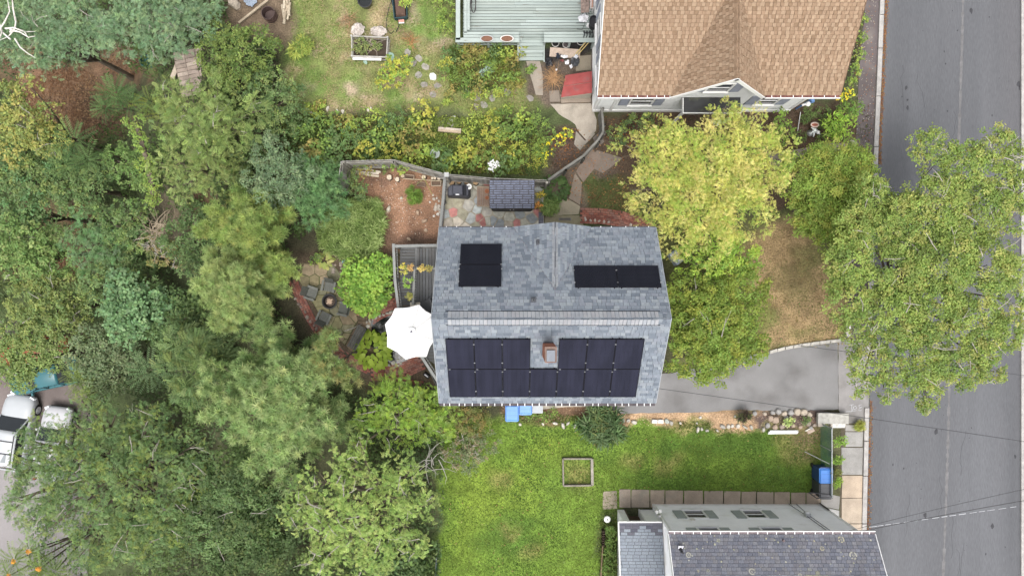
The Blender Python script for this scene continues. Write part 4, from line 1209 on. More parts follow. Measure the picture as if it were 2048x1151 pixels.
def uniq(label, x, y, short):
    if label not in USED:
        USED.add(label); return label
    for mx, my, nm in sorted(MARKS, key=lambda m: math.hypot(m[0] - x, m[1] - y)):
        dx, dy = x - mx, y - my; d = math.hypot(dx, dy)
        v = 'above' if dy < -.38 * d else ('below' if dy > .38 * d else ''); h = 'left of' if dx < -.38 * d else ('right of' if dx > .38 * d else '')
        pos = f'{v} and {h}' if v and h else (v or h)
        far = 'close' if d < 18 else ('just' if d < 40 else ('a little way' if d < 75 else 'well'))
        lab = f'{short} {far} {pos} the {nm}'
        if lab not in USED:
            USED.add(lab); return lab
    return label
def board_field(parent, polys, ang, width, gap, z, cols, m, th=.03, seed=1, length=None, name='deck_board', zj=.002):
    rng = random.Random(seed); ca, sa = math.cos(ang), math.sin(ang)
    to = lambda p: (p[0] * ca + p[1] * sa, -p[0] * sa + p[1] * ca)
    fr = lambda p: (p[0] * ca - p[1] * sa, p[0] * sa + p[1] * ca)
    for poly in polys:
        q = [to(p) for p in poly]
        if area(q) < 0: q = q[::-1]
        v0, v1 = min(p[1] for p in q), max(p[1] for p in q); u0, u1 = min(p[0] for p in q), max(p[0] for p in q)
        v = v0
        while v < v1 - .01:
            cuts = [u0]
            if length:
                s = u0 + rng.uniform(.4, 1) * length
                while s < u1 - .4: cuts.append(s); s += length
            cuts.append(u1)
            for a, b in zip(cuts, cuts[1:]):
                c = clip_to([(a + .002, v), (b - .002, v), (b - .002, v + width - gap), (a + .002, v + width - gap)], q)
                if len(c) >= 3 and abs(area(c)) > .003:
                    col = rng.choice(cols); col = tone(col, rng, .92, 1.08)
                    zz = z + rng.uniform(-zj, zj)
                    MB().prism([fr(p) for p in c], zz - th, zz, 0, col).build(name, m, parent, True)
            v += width

def imgz(pts, z): return [W(x, y, z)[:2] for x, y in pts]

def bar(m, a, b, wd, ht, mi=0, col=(1, 1, 1)):
    """rectangular bar between two points (width across, height up)"""
    a, b = Vector(a), Vector(b); d = b - a; L = d.length
    d.normalize(); s = Vector((-d.y, d.x, 0)); s = s.normalized() if s.length > 1e-6 else Vector((1, 0, 0)); u = d.cross(s); u = -u if u.z < 0 else u
    P = [p + s * (wd / 2 * i) + u * (ht / 2 * j) for p in (a, b) for i, j in ((-1, -1), (1, -1), (1, 1), (-1, 1))]
    return m.add(P, [(3, 2, 1, 0), (4, 5, 6, 7), (0, 1, 5, 4), (1, 2, 6, 5), (2, 3, 7, 6), (3, 0, 4, 7)], mi, col)

DG = [(.115, .118, .12), (.13, .132, .132), (.105, .108, .112), (.122, .122, .122)]
RG = (.215, .22, .212)
def railing(name, label, pts, zb, zt, rail_w=.12, spacing=.115, posts=True, zbot=.1):
    t = thing(name, label, 'railing', (pts[0][0], pts[0][1], zb))
    for a, b in zip(pts, pts[1:]):
        A, B = (a[0], a[1], zt), (b[0], b[1], zt)
        bar(MB(), A, B, rail_w, .045, 0, RG).build('top_rail', DECKC, t, True)
        bar(MB(), (a[0], a[1], zb + zbot), (b[0], b[1], zb + zbot), .05, .05, 0, RG).build('bottom_rail', DECKC, t, True)
        L = math.hypot(b[0] - a[0], b[1] - a[1]); n = max(1, int(L / spacing)); ang = math.atan2(b[1] - a[1], b[0] - a[0])
        for k in range(1, n):
            x, y = a[0] + (b[0] - a[0]) * k / n, a[1] + (b[1] - a[1]) * k / n
            MB().box((x, y, (zb + zbot + zt - .03) / 2), (.022, .022, zt - zb - zbot - .03), ang).build('baluster', BLACK, t, True)
    if posts:
        for p in pts:
            MB().box((p[0], p[1], (zb - .02 + zt + .012) / 2), (.13, .13, zt + .012 - zb + .02), 0, 0, RG).build('post', DECKC, t, True)
    return t

# --- grey composite deck on the west side of the main house
ZD = 1.35
deck = thing('grey_deck', 'dark grey composite deck between the grey roofed house and the white parasol', 'deck', W(830, 600, 0))
Dz = ZD
east = -2.56
poly_main = imgz([(836, 494), (880, 494)], Dz)
def D(x, y, z=Dz): return W(x, y, z)[:2]
NWx, ny = D(800, 0)[0], D(0, 495)[1]
midx = D(835, 0)[0]
board_field(deck, [[(NWx, D(0, 610)[1]), (midx - .12, D(0, 610)[1]), (midx - .12, ny), (NWx, ny)]], 0, .142, .018, Dz, DG, DECKC, seed=2)
board_field(deck, [[(midx, D(0, 533)[1]), (east, D(0, 533)[1]), (east, ny), (midx, ny)]], math.pi / 2, .142, .018, Dz, DG, DECKC, seed=3)
board_field(deck, [[(midx, D(0, 640)[1]), (east, D(0, 640)[1]), (east, D(0, 540)[1]), (midx, D(0, 540)[1])]], math.pi / 2, .142, .018, Dz, DG, DECKC, seed=4)
MB().prism([(midx - .118, D(0, 640)[1]), (midx - .004, D(0, 640)[1]), (midx - .004, ny), (midx - .118, ny)], Dz - .03, Dz + .004, 0, (.17, .172, .172)).build('border_board', DECKC, deck, True)
MB().prism([(midx, D(0, 539.5)[1]), (east, D(0, 539.5)[1]), (east, D(0, 533.5)[1]), (midx, D(0, 533.5)[1])], Dz - .03, Dz + .006, 0, (.19, .19, .185)).build('border_board', DECKC, deck, True)
pd = [(NWx, D(0, 612)[1]), (midx - .12, D(0, 612)[1]), (midx - .12, D(0, 641)[1]), (east, D(0, 641)[1]), (east, D(0, 776)[1]), D(842, 712), D(800, 690), (NWx, D(0, 640)[1])]
board_field(deck, [[(NWx, D(0, 612)[1]), (midx - .12, D(0, 612)[1]), (midx - .12, D(0, 641.5)[1]), (NWx, D(0, 641.5)[1])],
                   [(NWx, D(0, 642)[1]), (east, D(0, 642)[1]), (east, D(0, 772)[1]), D(842, 712), D(802, 690)]], 0, .142, .018, Dz, DG, DECKC, seed=5)
m = MB()
for x, y in ((802, 500), (830, 500), (872, 500), (802, 600), (872, 600), (845, 700), (872, 760)):
    c = W(x, y, Dz); m.box((c[0], c[1], (Dz - .2) / 2), (.14, .14, Dz - .16), 0, 0, (.14, .14, .13))
for a, b in (((802, 496), (874, 496)), ((802, 600), (874, 600)), ((802, 496), (802, 690)), ((802, 690), (844, 712)), ((844, 712), (872, 770))):
    bar(m, W(*a, Dz)[:2] + (Dz - .12,), W(*b, Dz)[:2] + (Dz - .12,), .04, .18, 0, (.13, .13, .125))
m.build('substructure', GREYWOOD, deck, True)
ZT = ZD + .98
T = lambda x, y: W(x, y, ZT)[:2]
railing('deck_railing', 'grey railing along the left side of the dark deck above the fern bed', [T(787, 490), T(790, 560), T(797, 618), T(800, 690)], ZD, ZT)
railing('deck_railing', 'short grey railing across the top edge of the dark deck, beside bare soil', [T(793, 492), T(834, 491), (east - .02, T(0, 490)[1])], ZD, ZT)
railing('deck_railing', 'diagonal grey railing at the lower corner of the deck below the parasol', [T(844, 714), T(882, 772)], ZD, ZT)
T2 = lambda x, y: W(x, y, ZD + .85)[:2]
railing('deck_railing', 'inner grey railing between the two halves of the deck, hung with planters', [T2(829, 536), T2(826, 606)], ZD, ZD + .85, .10)
railing('deck_railing', 'short inner railing crossing the deck under two yellow pots', [T2(832, 536), T2(873, 537)], ZD, ZD + .85, .10)
# grey railing between soil yard and terrace
T3 = lambda x, y: W(x, y, 1.05)[:2]
railing('yard_railing', 'long grey railing between the bare soil yard and the flagstone terrace', [T3(890, 348), T3(886, 400), T3(880, 456), T3(876, 490)], 0, 1.05, .13)
# gate screen box on deck: cream storage box by the parasol, dark chair under it
t = thing('storage_box', 'small cream box on the deck behind the white parasol', 'box', W(833, 610, ZD))
MB().box((0, 0, .22), (.42, .25, .44), 0, 0, (.50, .45, .36), .97).build('body', PAINTED, t)
MB().box((0, 0, .46), (.46, .29, .04), 0, 0, (.56, .51, .42)).build('lid', PAINTED, t)
t = thing('deck_chair', 'dark chair on the deck half hidden by the parasol edge', 'chair', W(856, 612, ZD), R(15))
m = MB().box((0, 0, .42), (.6, .6, .05), 0, 0, (.05, .052, .055)); m.build('seat', PAINTED, t)
MB().box((.28, 0, .7), (.05, .6, .55), 0, 0, (.045, .047, .05)).build('backrest', PAINTED, t)
for x in (-.26, .26):
    for y in (-.26, .26): MB().box((x, y, .2), (.045, .045, .4), 0, 0, (.04, .04, .04)).build('leg', PAINTED, t)
# parasol
pc = W(823, 663, 3.55)
par = thing('white_parasol', 'large open white parasol over the deck beside the grey roof', 'parasol', (pc[0], pc[1], ZD))
pts = [(770, 648), (790, 616), (838, 609), (867, 630), (868, 680), (853, 713), (811, 718), (774, 693)]
zc = 2.95
rim = [Vector((*W(x, y, zc)[:2], zc)) - Vector((pc[0], pc[1], ZD)) for x, y in pts]
top = Vector((0, 0, 3.55 - ZD)); m = MB()
for i in range(8):
    a, b = rim[i], rim[(i + 1) % 8]; steps = 5; rows = []
    for j in range(steps + 1):
        t_ = j / steps; A = top.lerp(a, t_); B = top.lerp(b, t_); M_ = (A + B) / 2 * 1.0
        M_ = Vector((M_.x * (1 - .05 * t_), M_.y * (1 - .05 * t_), M_.z - .05 * t_ * (1 - t_) * 2 + .03 * t_ * t_))
        rows.append((A, M_, B))
    vs = [p for r in rows for p in r]
    fs = []
    for j in range(steps):
        for k in range(2): fs.append((3 * j + k, 3 * j + k + 1, 3 * j + k + 4, 3 * j + k + 3))
    m.add(vs, fs)
    A, M_, B = rows[-1]; m.add([A, M_, B, A + Vector((0, 0, -.1)), M_ + Vector((0, 0, -.1)), B + Vector((0, 0, -.1))], [(0, 1, 4, 3), (1, 2, 5, 4)])
m.build('canopy', CLOTH, par)
MB().lathe([(.2, 0), (.19, .015), (.035, .05)], (0, 0, top.z), 8).build('vent_cap', CLOTH, par)
MB().lathe([(.05, 0), (.05, .06), (.03, .08)], (0, 0, top.z + .05), 10, 0, (.18, .18, .22)).build('finial', PAINTED, par)
MB().tube([(0, 0, 0), (0, 0, top.z)], .025, 8, 0, (.5, .5, .5)).build('pole', PAINTED, par)
for a in rim: MB().tube([top + Vector((0, 0, .004)), top.lerp(a, .5) + Vector((0, 0, .006)), a + Vector((0, 0, .006))], .008, 4, 0, (.58, .58, .57)).build('seam', PAINTED, par)
MB().lathe([(.25, 0), (.25, .06), (.05, .1), (.05, .3)], (0, 0, 0), 14, 0, (.06, .06, .06)).build('base', PAINTED, par)
for a in rim: bar(MB(), top * .97, a * .98 + Vector((0, 0, -.03)), .015, .015, 0, (.6, .6, .6)).build('rib', PAINTED, par)

# --- stockade fence
FC = [(.285, .275, .25), (.33, .32, .295), (.245, .235, .21), (.37, .36, .34), (.30, .285, .25)]
def stockade(name, label, tops, h, pw=.095, seed=1, cols=FC, lean=0, inner=1, cap=None):
    rng = random.Random(seed); P = [W(x, y, h)[:2] for x, y in tops]
    t = thing(name, label, 'fence', (P[0][0], P[0][1], 0))
    for a, b in zip(P, P[1:]):
        L = math.hypot(b[0] - a[0], b[1] - a[1]); n = max(1, int(L / pw)); d = ((b[0] - a[0]) / L, (b[1] - a[1]) / L); ang = math.atan2(d[1], d[0])
        for z in (.35, h - .35):
            s = (d[1] * -.035 * inner, d[0] * .035 * inner)
            bar(MB(), (a[0] - s[0], a[1] - s[1], z), (b[0] - s[0], b[1] - s[1], z), .035, .08, 0, cols[2]).build('rail', GREYWOOD, t, True)
        for k in range(n):
            x, y = a[0] + d[0] * (k + .5) * L / n, a[1] + d[1] * (k + .5) * L / n
            hh = h + rng.uniform(-.03, .03); c = tone(rng.choice(cols), rng, .85, 1.12)
            w2 = L / n - .008; m = MB()
            m.box((x, y, hh / 2 - .02), (w2, .022, hh), ang + rng.uniform(-.03, .03), 0, c)
            m.build('picket', GREYWOOD, t, True)
        for q in (a, b):
            MB().box((q[0] - d[1] * -.09 * inner, q[1] - d[0] * .09 * inner, h / 2 - .05), (.1, .1, h - .1), ang, 0, cols[-1]).build('post', GREYWOOD, t, True)
        if cap: bar(MB(), (a[0], a[1], h + .03), (b[0], b[1], h + .03), .1, .035, 0, cap).build('cap_rail', GREYWOOD, t, True)
    return t
stockade('stockade_fence', 'weathered grey stockade fence around the bare soil yard and behind the shed', [(675, 372), (682, 322), (787, 319), (893, 348), (985, 356), (1094, 360)], 2.1, .1, 1)
DFC = [(.16, .155, .14), (.185, .18, .165), (.14, .135, .12)]
stockade('low_fence', 'low dark weathered fence curving beside the cracked concrete path', [(1096, 360), (1130, 336), (1166, 312), (1196, 280), (1206, 264), (1206, 248), (1203, 216)], 1.35, .11, 7, DFC, cap=(.17, .166, .15))
t = thing('corner_post', 'grey post with flat cap where stockade fence meets the railing', 'post', W(893, 349, 2.15)[:2] + (0,))
MB().box((0, 0, 1.05), (.13, .13, 2.1), 0, 0, RG).build('shaft', DECKC, t); MB().box((0, 0, 2.13), (.2, .2, .05), 0, 0, (.38, .385, .375)).build('cap', DECKC, t)

# --- mint deck of the brown-roofed house
ZM = .55
MC = [(.42, .49, .46), (.40, .47, .44), (.45, .52, .49), (.43, .50, .47), (.37, .435, .40)]
mint = thing('mint_deck', 'pale mint painted timber deck with benches and steps, left of the brown roof', 'deck', W(1050, 40, 0))
q = imgz([(926, -70), (1187, -70), (1187, 80), (926, 80)], ZM)
board_field(mint, [q], 0, .138, .024, ZM, MC, MINT, seed=5, length=3.6)
for i, (y0, y1) in enumerate(((80, 92), (92, 106), (106, 121))):
    z = ZM - .03 - .19 * i - (0 if i else .0)
    p = imgz([(1037 - i * .5, y0), (1087, y0), (1087, y1), (1037 - i * .5, y1)], z)
    for k in range(2):
        ya = y0 + (y1 - y0) * k / 2; yb = y0 + (y1 - y0) * (k + 1) / 2
        MB().prism(imgz([(1037, ya + .4), (1087, ya + .4), (1087, yb - .3), (1037, yb - .3)], z), z - .04, z, 0, MC[(i + k) % 5]).build('step_tread', MINT, mint, True)
for xx in (1036, 1088):
    a = W(xx, 80, ZM)[:2]; b = W(xx, 124, .1)[:2]
    bar(MB(), (*a, ZM - .06), (*b, .12), .05, .22, 0, MC[2]).build('stringer', MINT, mint, True)
ZRL = ZM + .48
def mrail(name, a, b, wd, z, th=.045):
    bar(MB(), (*W(*a, z)[:2], z), (*W(*b, z)[:2], z), wd, th, 0, MC[2]).build(name, MINT, mint, True)
mrail('rail_cap', (916, -70), (916, 80), .2, ZRL)
mrail('rail_cap', (911, 80.5), (1038, 80.5), .2, ZRL)
mrail('rail_cap', (1088, 80.5), (1190, 80.5), .2, ZRL)
ZB = ZM + .40
for k in range(2):
    mrail('bench_plank', (931 + k * 6, -70), (931 + k * 6, 66 - k * 6), .125, ZB)
    mrail('bench_plank', (927 + 0 * k, 73 - k * 6.3), (1038, 73 - k * 6.3), .125, ZB)
    mrail('bench_plank', (1088, 73 - k * 6.3), (1178, 73 - k * 6.3), .125, ZB)
for a, b in (((916, -70), (916, 81)), ((914, 81), (1038, 81))):
    for z in (ZM + .22, ZM - .08):
        A, B = W(*a, ZRL)[:2], W(*b, ZRL)[:2]
        bar(MB(), (*A, z), (*B, z), .025, .12, 0, MC[1]).build('side_board', MINT, mint, True)
for x, y in ((916, 81), (976, 81), (1037, 81), (1089, 81), (1140, 81), (1188, 81), (916, 0)):
    c = W(x, y, ZRL); MB().box((c[0], c[1], ZRL / 2 - .02), (.1, .1, ZRL - .04), 0, 0, MC[3]).build('post', MINT, mint, True)
m = MB(); p = imgz([(930, -70), (1186, -70), (1186, 78), (930, 78)], ZM); m.prism(p, ZM - .2, ZM - .06, 0, (.06, .06, .05)); m.build('substructure', GREYWOOD, mint, True)
for i, (x, lab) in enumerate(((974, 'brown soil planter in a grey trough on the mint rail, left one'), (1014, 'oval white rimmed planter of dry soil on the mint rail, nearer the steps'))):
    t = thing('rail_planter', lab, 'planter', W(x, 80, ZRL + .02), 0, 'planters on the mint deck rail')
    m = MB(); m.lathe([(.24, 0), (.29, .17), (.31, .18), (.31, .2), (.27, .2), (.26, .14)], (0, 0, 0), 20, 0, (.45, .46, .47) if i == 0 else (.70, .68, .66), 1.0, .52); m.smooth = True; m.build('trough', PAINTED, t)
    MB().lathe([(.26, .13), (.27, .165), (.15, .18), (.02, .185)], (0, 0, 0), 18, 0, (.17, .085, .055), 1.0, .5).build('soil', STONEA, t)

# clutter on and beside the mint deck ------------------------------------------
t = thing('garden_hose', 'dark coiled hose hanging over the mint deck bench', 'hose', W(947, 10, ZB + .05))
m = MB(); rng = random.Random(2)
for k in range(5):
    pts = [(rng.uniform(-.02, .02) + .09 * math.sin(a) * (1 + .1 * k) , .38 * math.cos(a) + rng.uniform(-.03, .03), .02 + .015 * k) for a in np.linspace(0, 6.283, 16)]
    m.tube(pts, .014, 5, 0, (.05, .045, .045))
m.build('coil', PAINTED, t)
t = thing('folded_table', 'brown mottled folded table leaning on the wall by the mint deck', 'table', W(1167, 18, ZM), 0)
MB().box((0, 0, .66), (.38, .86, .04), rotm(ry=R(-14)), 0, (.22, .17, .14)).build('tabletop', mat('mottled_top', (.22, .165, .14), .7, .5, 9, .2, 30), t)
for x in (-.14, .14):
    for y in (-.38, .38): MB().box((x, y, .31), (.03, .03, .62), 0, 0, (.5, .5, .5)).build('leg', PAINTED, t)
t = thing('white_frame_chair', 'white tubular frame standing between brown table and house wall', 'chair', W(1180, 14, ZM))
m = MB()
for x in (-.05, .1): m.tube([(x, -.3, 0), (x, -.28, .85), (x, .28, .85), (x, .3, 0)], .018, 6, 0, (.75, .75, .75))
for z in (.3, .6): m.tube([(-.05, -.28, z), (.1, -.28, z)], .014, 6, 0, (.7, .7, .7)); m.tube([(-.05, .28, z), (.1, .28, z)], .014, 6, 0, (.7, .7, .7))
m.build('frame', PAINTED, t)
MB().box((.02, 0, .45), (.16, .5, .03), 0, 0, (.55, .33, .26)).build('seat', PAINTED, t)
def rag(name, label, cat, c, size, col, seed, m_=PAINTED, amp=.3):
    rng = random.Random(seed); n = 7; V, Fc = [], []
    for i in range(n):
        for j in range(n):
            u, v = i / (n - 1) - .5, j / (n - 1) - .5
            e = 1 - amp * rng.random(); u, v = u * math.sqrt(1 - 2 * v * v), v * math.sqrt(1 - 2 * u * u)
            V.append((c[0] + u * size[0] * e, c[1] + v * size[1] * e, c[2] + size[2] * (1 - (4 * u * u + 4 * v * v) * .45) * rng.uniform(.45, 1)))
    for i in range(n - 1):
        for j in range(n - 1): Fc.append((i * n + j, (i + 1) * n + j, (i + 1) * n + j + 1, i * n + j + 1))
    mm = MB(); mm.add(V, Fc, 0, col); o = mm.build(name, m_, None, loc=c)
    return _tag(o, label, cat)
rag('white_sheet', 'crumpled white plastic sheet lying on the mint deck below the brown table', 'sheet', W(1166, 38, ZM + .02), (.55, .5, .3), (.72, .72, .75), 3)
rag('white_bag', 'small white bag by the house wall on the mint deck', 'bag', W(1177, 52, ZM + .02), (.26, .3, .24), (.7, .7, .7), 4)
t = thing('black_bin', 'black upright bin against the house wall beside the mint deck', 'bin', W(1184, 52, .8))
MB().lathe([(.15, 0), (.19, .6), (.2, .62), (.17, .62), (.16, .5)], (0, 0, 0), 12, 0, (.03, .03, .035), 1, 1.4).build('body', PAINTED, t)
t = thing('black_stool', 'small black wrought frame stool on the mint bench corner', 'stool', W(1176, 70, ZB + .03))
m = MB()
for x in (-.2, -.07, .07, .2): m.tube([(x, -.12, 0), (x, -.1, .25), (x, .1, .25), (x, .12, 0)], .022, 5, 0, (.02, .02, .022))
m.tube([(-.22, 0, .25), (.22, 0, .25)], .03, 5, 0, (.02, .02, .022)); m.build('frame', PAINTED, t)
t = thing('wire_stand', 'thin black wire stand on the mint deck beside the white sheet', 'stand', W(1160, 52, ZM))
MB().tube([(-.2, .02, .3), (.2, .02, .3), (.1, -.2, .05), (-.15, -.15, .02)], .012, 5, 0, (.03, .03, .03)).build('wire', PAINTED, t)
# junk under the deck edge
for k, (x, y, r, c, lab) in enumerate(((1110, 91, .17, (.02, .02, .02), 'white rimmed black bucket under the deck edge, leftmost of three'), (1131, 94, .15, (.12, .10, .10), 'greyish pot lying second in the row under the mint deck edge'), (1160, 88, .17, (.02, .02, .022), 'white rimmed bucket at the house end under the mint deck edge'))):
    t = thing('bucket', lab, 'bucket', W(x, y, .0), 0, 'buckets below the mint deck')
    MB().lathe([(r * .8, 0), (r, .33), (r * .95, .34), (r * .86, .06), (.02, .05)], (0, 0, 0), 18, 0, c).build('body', PAINTED, t)
    m = MB(); m.tube([(r * 1.01 * math.cos(a), r * 1.01 * math.sin(a), .34) for a in np.linspace(0, 6.283, 20)], .015, 5, 0, (.62, .6, .56)); m.build('rim', PAINTED, t)
t = thing('plywood_sheet', 'pale pinkish board leaning under the mint deck edge', 'board', W(1130, 106, .25))
MB().box((0, 0, 0), (1.45, .42, .03), rotm(rx=R(20), rz=R(-4)), 0, (.40, .32, .26)).build('board', GREYWOOD, t)
for k, (a, b, lab) in enumerate((((1152, 114), (1180, 82), 'yellow bamboo cane leaning in the corner, upper one'), ((1148, 112), (1172, 84), 'yellow bamboo cane leaning in the corner, lower one'))):
    t = thing('bamboo_cane', lab, 'cane', W(*a, .3), 0, 'canes leaning in the corner')
    p = Vector(W(*b, .7)) - Vector(W(*a, .3)); MB().tube([(0, 0, 0), p], .022, 6, 0, (.55, .42, .17)).build('cane', PAINTED, t)
blk = (.025, .026, .03)
for (x, y, s, c, lab, sd) in ((1098, 124, (.5, .45, .3), blk, 'slumped black bin bag in the rubbish heap, leftmost', 1), (1116, 113, (.36, .32, .35), (.04, .05, .075), 'dark blue bin bag at the back of the rubbish heap', 2),
                              (1100, 132, (.55, .3, .18), blk, 'flat black bag in front of the rubbish heap', 5), (1150, 124, (.5, .62, .34), (.06, .063, .07), 'charcoal sheet folded over the right of the rubbish heap', 6)):
    rag('bin_bag', lab, 'bag', W(x, y, .05), s, c, sd, mat('bag_plastic_' + str(sd), c, .35, .3, 5, .6, 14, spec=.5))
for k, (x, y, s, c, lab) in enumerate(((1128, 114, (.42, .2, .2), (.78, .78, .8), 'long crumpled white paper on top of the rubbish heap'), (1134, 126, (.3, .3, .2), (.74, .74, .76), 'crumpled white paper in the middle of the rubbish heap'),
                                        (1152, 114, (.3, .28, .2), (.66, .67, .72), 'pale crumpled plastic at the right of the rubbish heap'), (1142, 134, (.2, .26, .16), (.76, .76, .78), 'white scrap at the front of the rubbish heap'), (1124, 122, (.22, .16, .16), (.25, .09, .085), 'dark red rag in the rubbish heap'), (1113, 140, (.14, .12, .1), (.75, .75, .75), 'small white scrap on the brush pile edge'))):
    rag('scrap', lab, 'rubbish', W(x, y, .32), s, c, 20 + k, amp=.5)
# red cellar doors
t = thing('cellar_doors', 'red painted steel cellar doors sloping from the pale house', 'cellar door', W(1155, 170, 0))
p0 = [(1122, 195), (1184, 186), (1184, 142), (1131, 150)]
hz = (.35, .95, .95, .35)
P = [Vector(W(x, y, z)) - t.location for (x, y), z in zip(p0, hz)]
m = MB(); base = [Vector((p.x, p.y, -.05)) for p in P]
m.add([p * 1 + Vector((0, 0, -.05)) for p in P] + base, [(0, 1, 2, 3), (0, 4, 5, 1), (1, 5, 6, 2), (2, 6, 7, 3), (3, 7, 4, 0)]); m.build('surround', CONC, t)
mid0, mid1 = P[0].lerp(P[3], .5), P[1].lerp(P[2], .5)
for a, b, c, d in ((P[0], P[1], mid1, mid0), (mid0, mid1, P[2], P[3])):
    q = [a.lerp(d, .02), b.lerp(c, .02), c.lerp(b, .02), d.lerp(a, .02)]
    m = MB(); m.add(q + [v + Vector((0, 0, -.05)) for v in q], [(0, 1, 2, 3), (0, 4, 5, 1), (1, 5, 6, 2), (2, 6, 7, 3), (3, 7, 4, 0)])
    e = Vector((0, 0, .02))
    r = [q[0].lerp(q[2], .06) + e, q[1].lerp(q[3], .06) + e, q[2].lerp(q[0], .06) + e, q[3].lerp(q[1], .06) + e]
    m.add(r + [v - e for v in r], [(0, 1, 2, 3), (0, 4, 5, 1), (1, 5, 6, 2), (2, 6, 7, 3), (3, 7, 4, 0)])
    m.build('door_leaf', RED, t)

# ================================================================ TERRACE FURNITURE
# shed with metal tile roof
sx0, sy0 = W(979, 416, 1.9)[:2]; sx1, sy1 = W(1069, 361, 1.9)[:2]
shed = thing('garden_shed', 'black shed with a dark metal tile roof beside the flagstone terrace', 'shed', ((sx0 + sx1) / 2, (sy0 + sy1) / 2, 0))
hx, hy = (sx1 - sx0) / 2, (sy1 - sy0) / 2
MB().span(-hx + .05, hx - .05, -hy + .08, hy - .05, 0, 1.72, 0).build('wall', mat('shed_black', (.032, .032, .034), .7, .2, 4, .2), shed)
pr_ = Plane((-hx, -hy, 1.78), (1, 0, 0), (0, 2 * hy, .28)); Vr = math.hypot(2 * hy, .28)
s = slab(pr_, [[(0, 0), (2 * hx, 0), (2 * hx, Vr), (0, Vr)]], .05, -.05).build('roof', SOLAR, shed)
rows, tw = 6, .40
for r in range(rows):
    off = -(r % 2) * .13 - .1; k = 0; u = off
    while u < 2 * hx:
        a, b = max(0, u) + .004, min(2 * hx, u + tw) - .004
        if b - a > .03:
            m = MB(); h = Vr / rows; v = r * h
            m.add([pr_.p(a, v, .02), pr_.p(b, v, .02), pr_.p(b, v + h - .004, .008), pr_.p(a, v + h - .004, .008), pr_.p(a, v, 0), pr_.p(b, v, 0)], [(0, 1, 2, 3), (0, 4, 5, 1)])
            for q0, q1 in ((.14, .34), (.62, .82)):
                m.add([pr_.p(a + .02, v + h * q0, .018), pr_.p(b - .02, v + h * q0, .018), pr_.p(b - .02, v + h * (q0 + .05), .04), pr_.p(a + .02, v + h * (q0 + .05), .04), pr_.p(b - .02, v + h * q1, .03), pr_.p(a + .02, v + h * q1, .03)],
                      [(0, 1, 2, 3), (3, 2, 4, 5)], 1)
            m.build('metal_tile', [METROOF, mat('tile_ridge_sheen', (.17, .20, .29), .4, .4, 12, .05)] if 'TR' not in globals() else [METROOF, TR], s)  # pale blue ridges: reflections on the metal put into the colour
            if 'TR' not in globals(): TR = bpy.data.materials['tile_ridge_sheen']
        u += tw
for x0, x1 in ((-hx + .12, -.02), (.02, hx - .12)):
    d_ = MB().span(x0, x1, -hy + .04, -hy + .079, .05, 1.65).build('door', mat('shed_door', (.04, .04, .042), .6), shed)
    MB().span(x1 - .08 if x0 < 0 else x0 + .04, x1 - .04 if x0 < 0 else x0 + .08, -hy + .01, -hy + .04, .8, .98).build('handle', STEEL, d_)
# covered grill
g = thing('covered_grill', 'barbecue under a fitted charcoal cover on the terrace by the railing', 'grill', W(919, 386, 0))
L0 = [(-.52, -.24), (.42, -.3), (.54, -.22), (.54, .22), (.38, .3), (-.3, .3), (-.52, .16)]
m = MB(); m.prism(L0, 0.02, .75, 0, (.045, .048, .062), .03); m.prism([(p[0] * .97, p[1] * .97) for p in L0], .75, .93, 0, (.05, .053, .068), .1)
m.prism([(-.26, -.22), (.26, -.26), (.26, .24), (-.26, .24)], .93, 1.1, 0, (.055, .058, .075), .18)
m.add([(.27, -.25, 1.0), (.52, -.2, .86), (.52, .2, .86), (.27, .24, 1.0)], [(0, 1, 2, 3)], 0, (.022, .023, .028))
m.build('cover', mat('grill_cover', (1, 1, 1), .6, .12, 4, .5, 12, attr=True, spec=.4), g)
MB().box((-.02, -.21, 1.09), (.17, .05, .012), rotm(rx=R(28)), 0, (.72, .72, .74)).build('label', PAINTED, g)
# white enamel disc with a dark mark
d = thing('white_disc', 'round white plate with dark lettering on the corner of the grill', 'plate', W(938, 373, .9))
MB().lathe([(.12, 0), (.13, .015), (.11, .02)], (0, 0, 0), 20, 0, (.72, .72, .70)).build('plate', PAINTED, d)
m = MB(); ribbon(m, [(-.05, -.05), (-.04, .03), (-.005, -.02)], .011, .023); ribbon(m, [(.02, .05), (.05, .01), (.03, -.05)], .011, .0235); ribbon(m, [(-.01, .05), (.0, .02)], .011, .024)
m.build('lettering', BLACK, d)
d_ = W(938, 373, 0); MB().tube([(0, 0, -.9), (0, 0, 0)], .02, 6, 0, (.1, .1, .1)).build('stem', PAINTED, d)
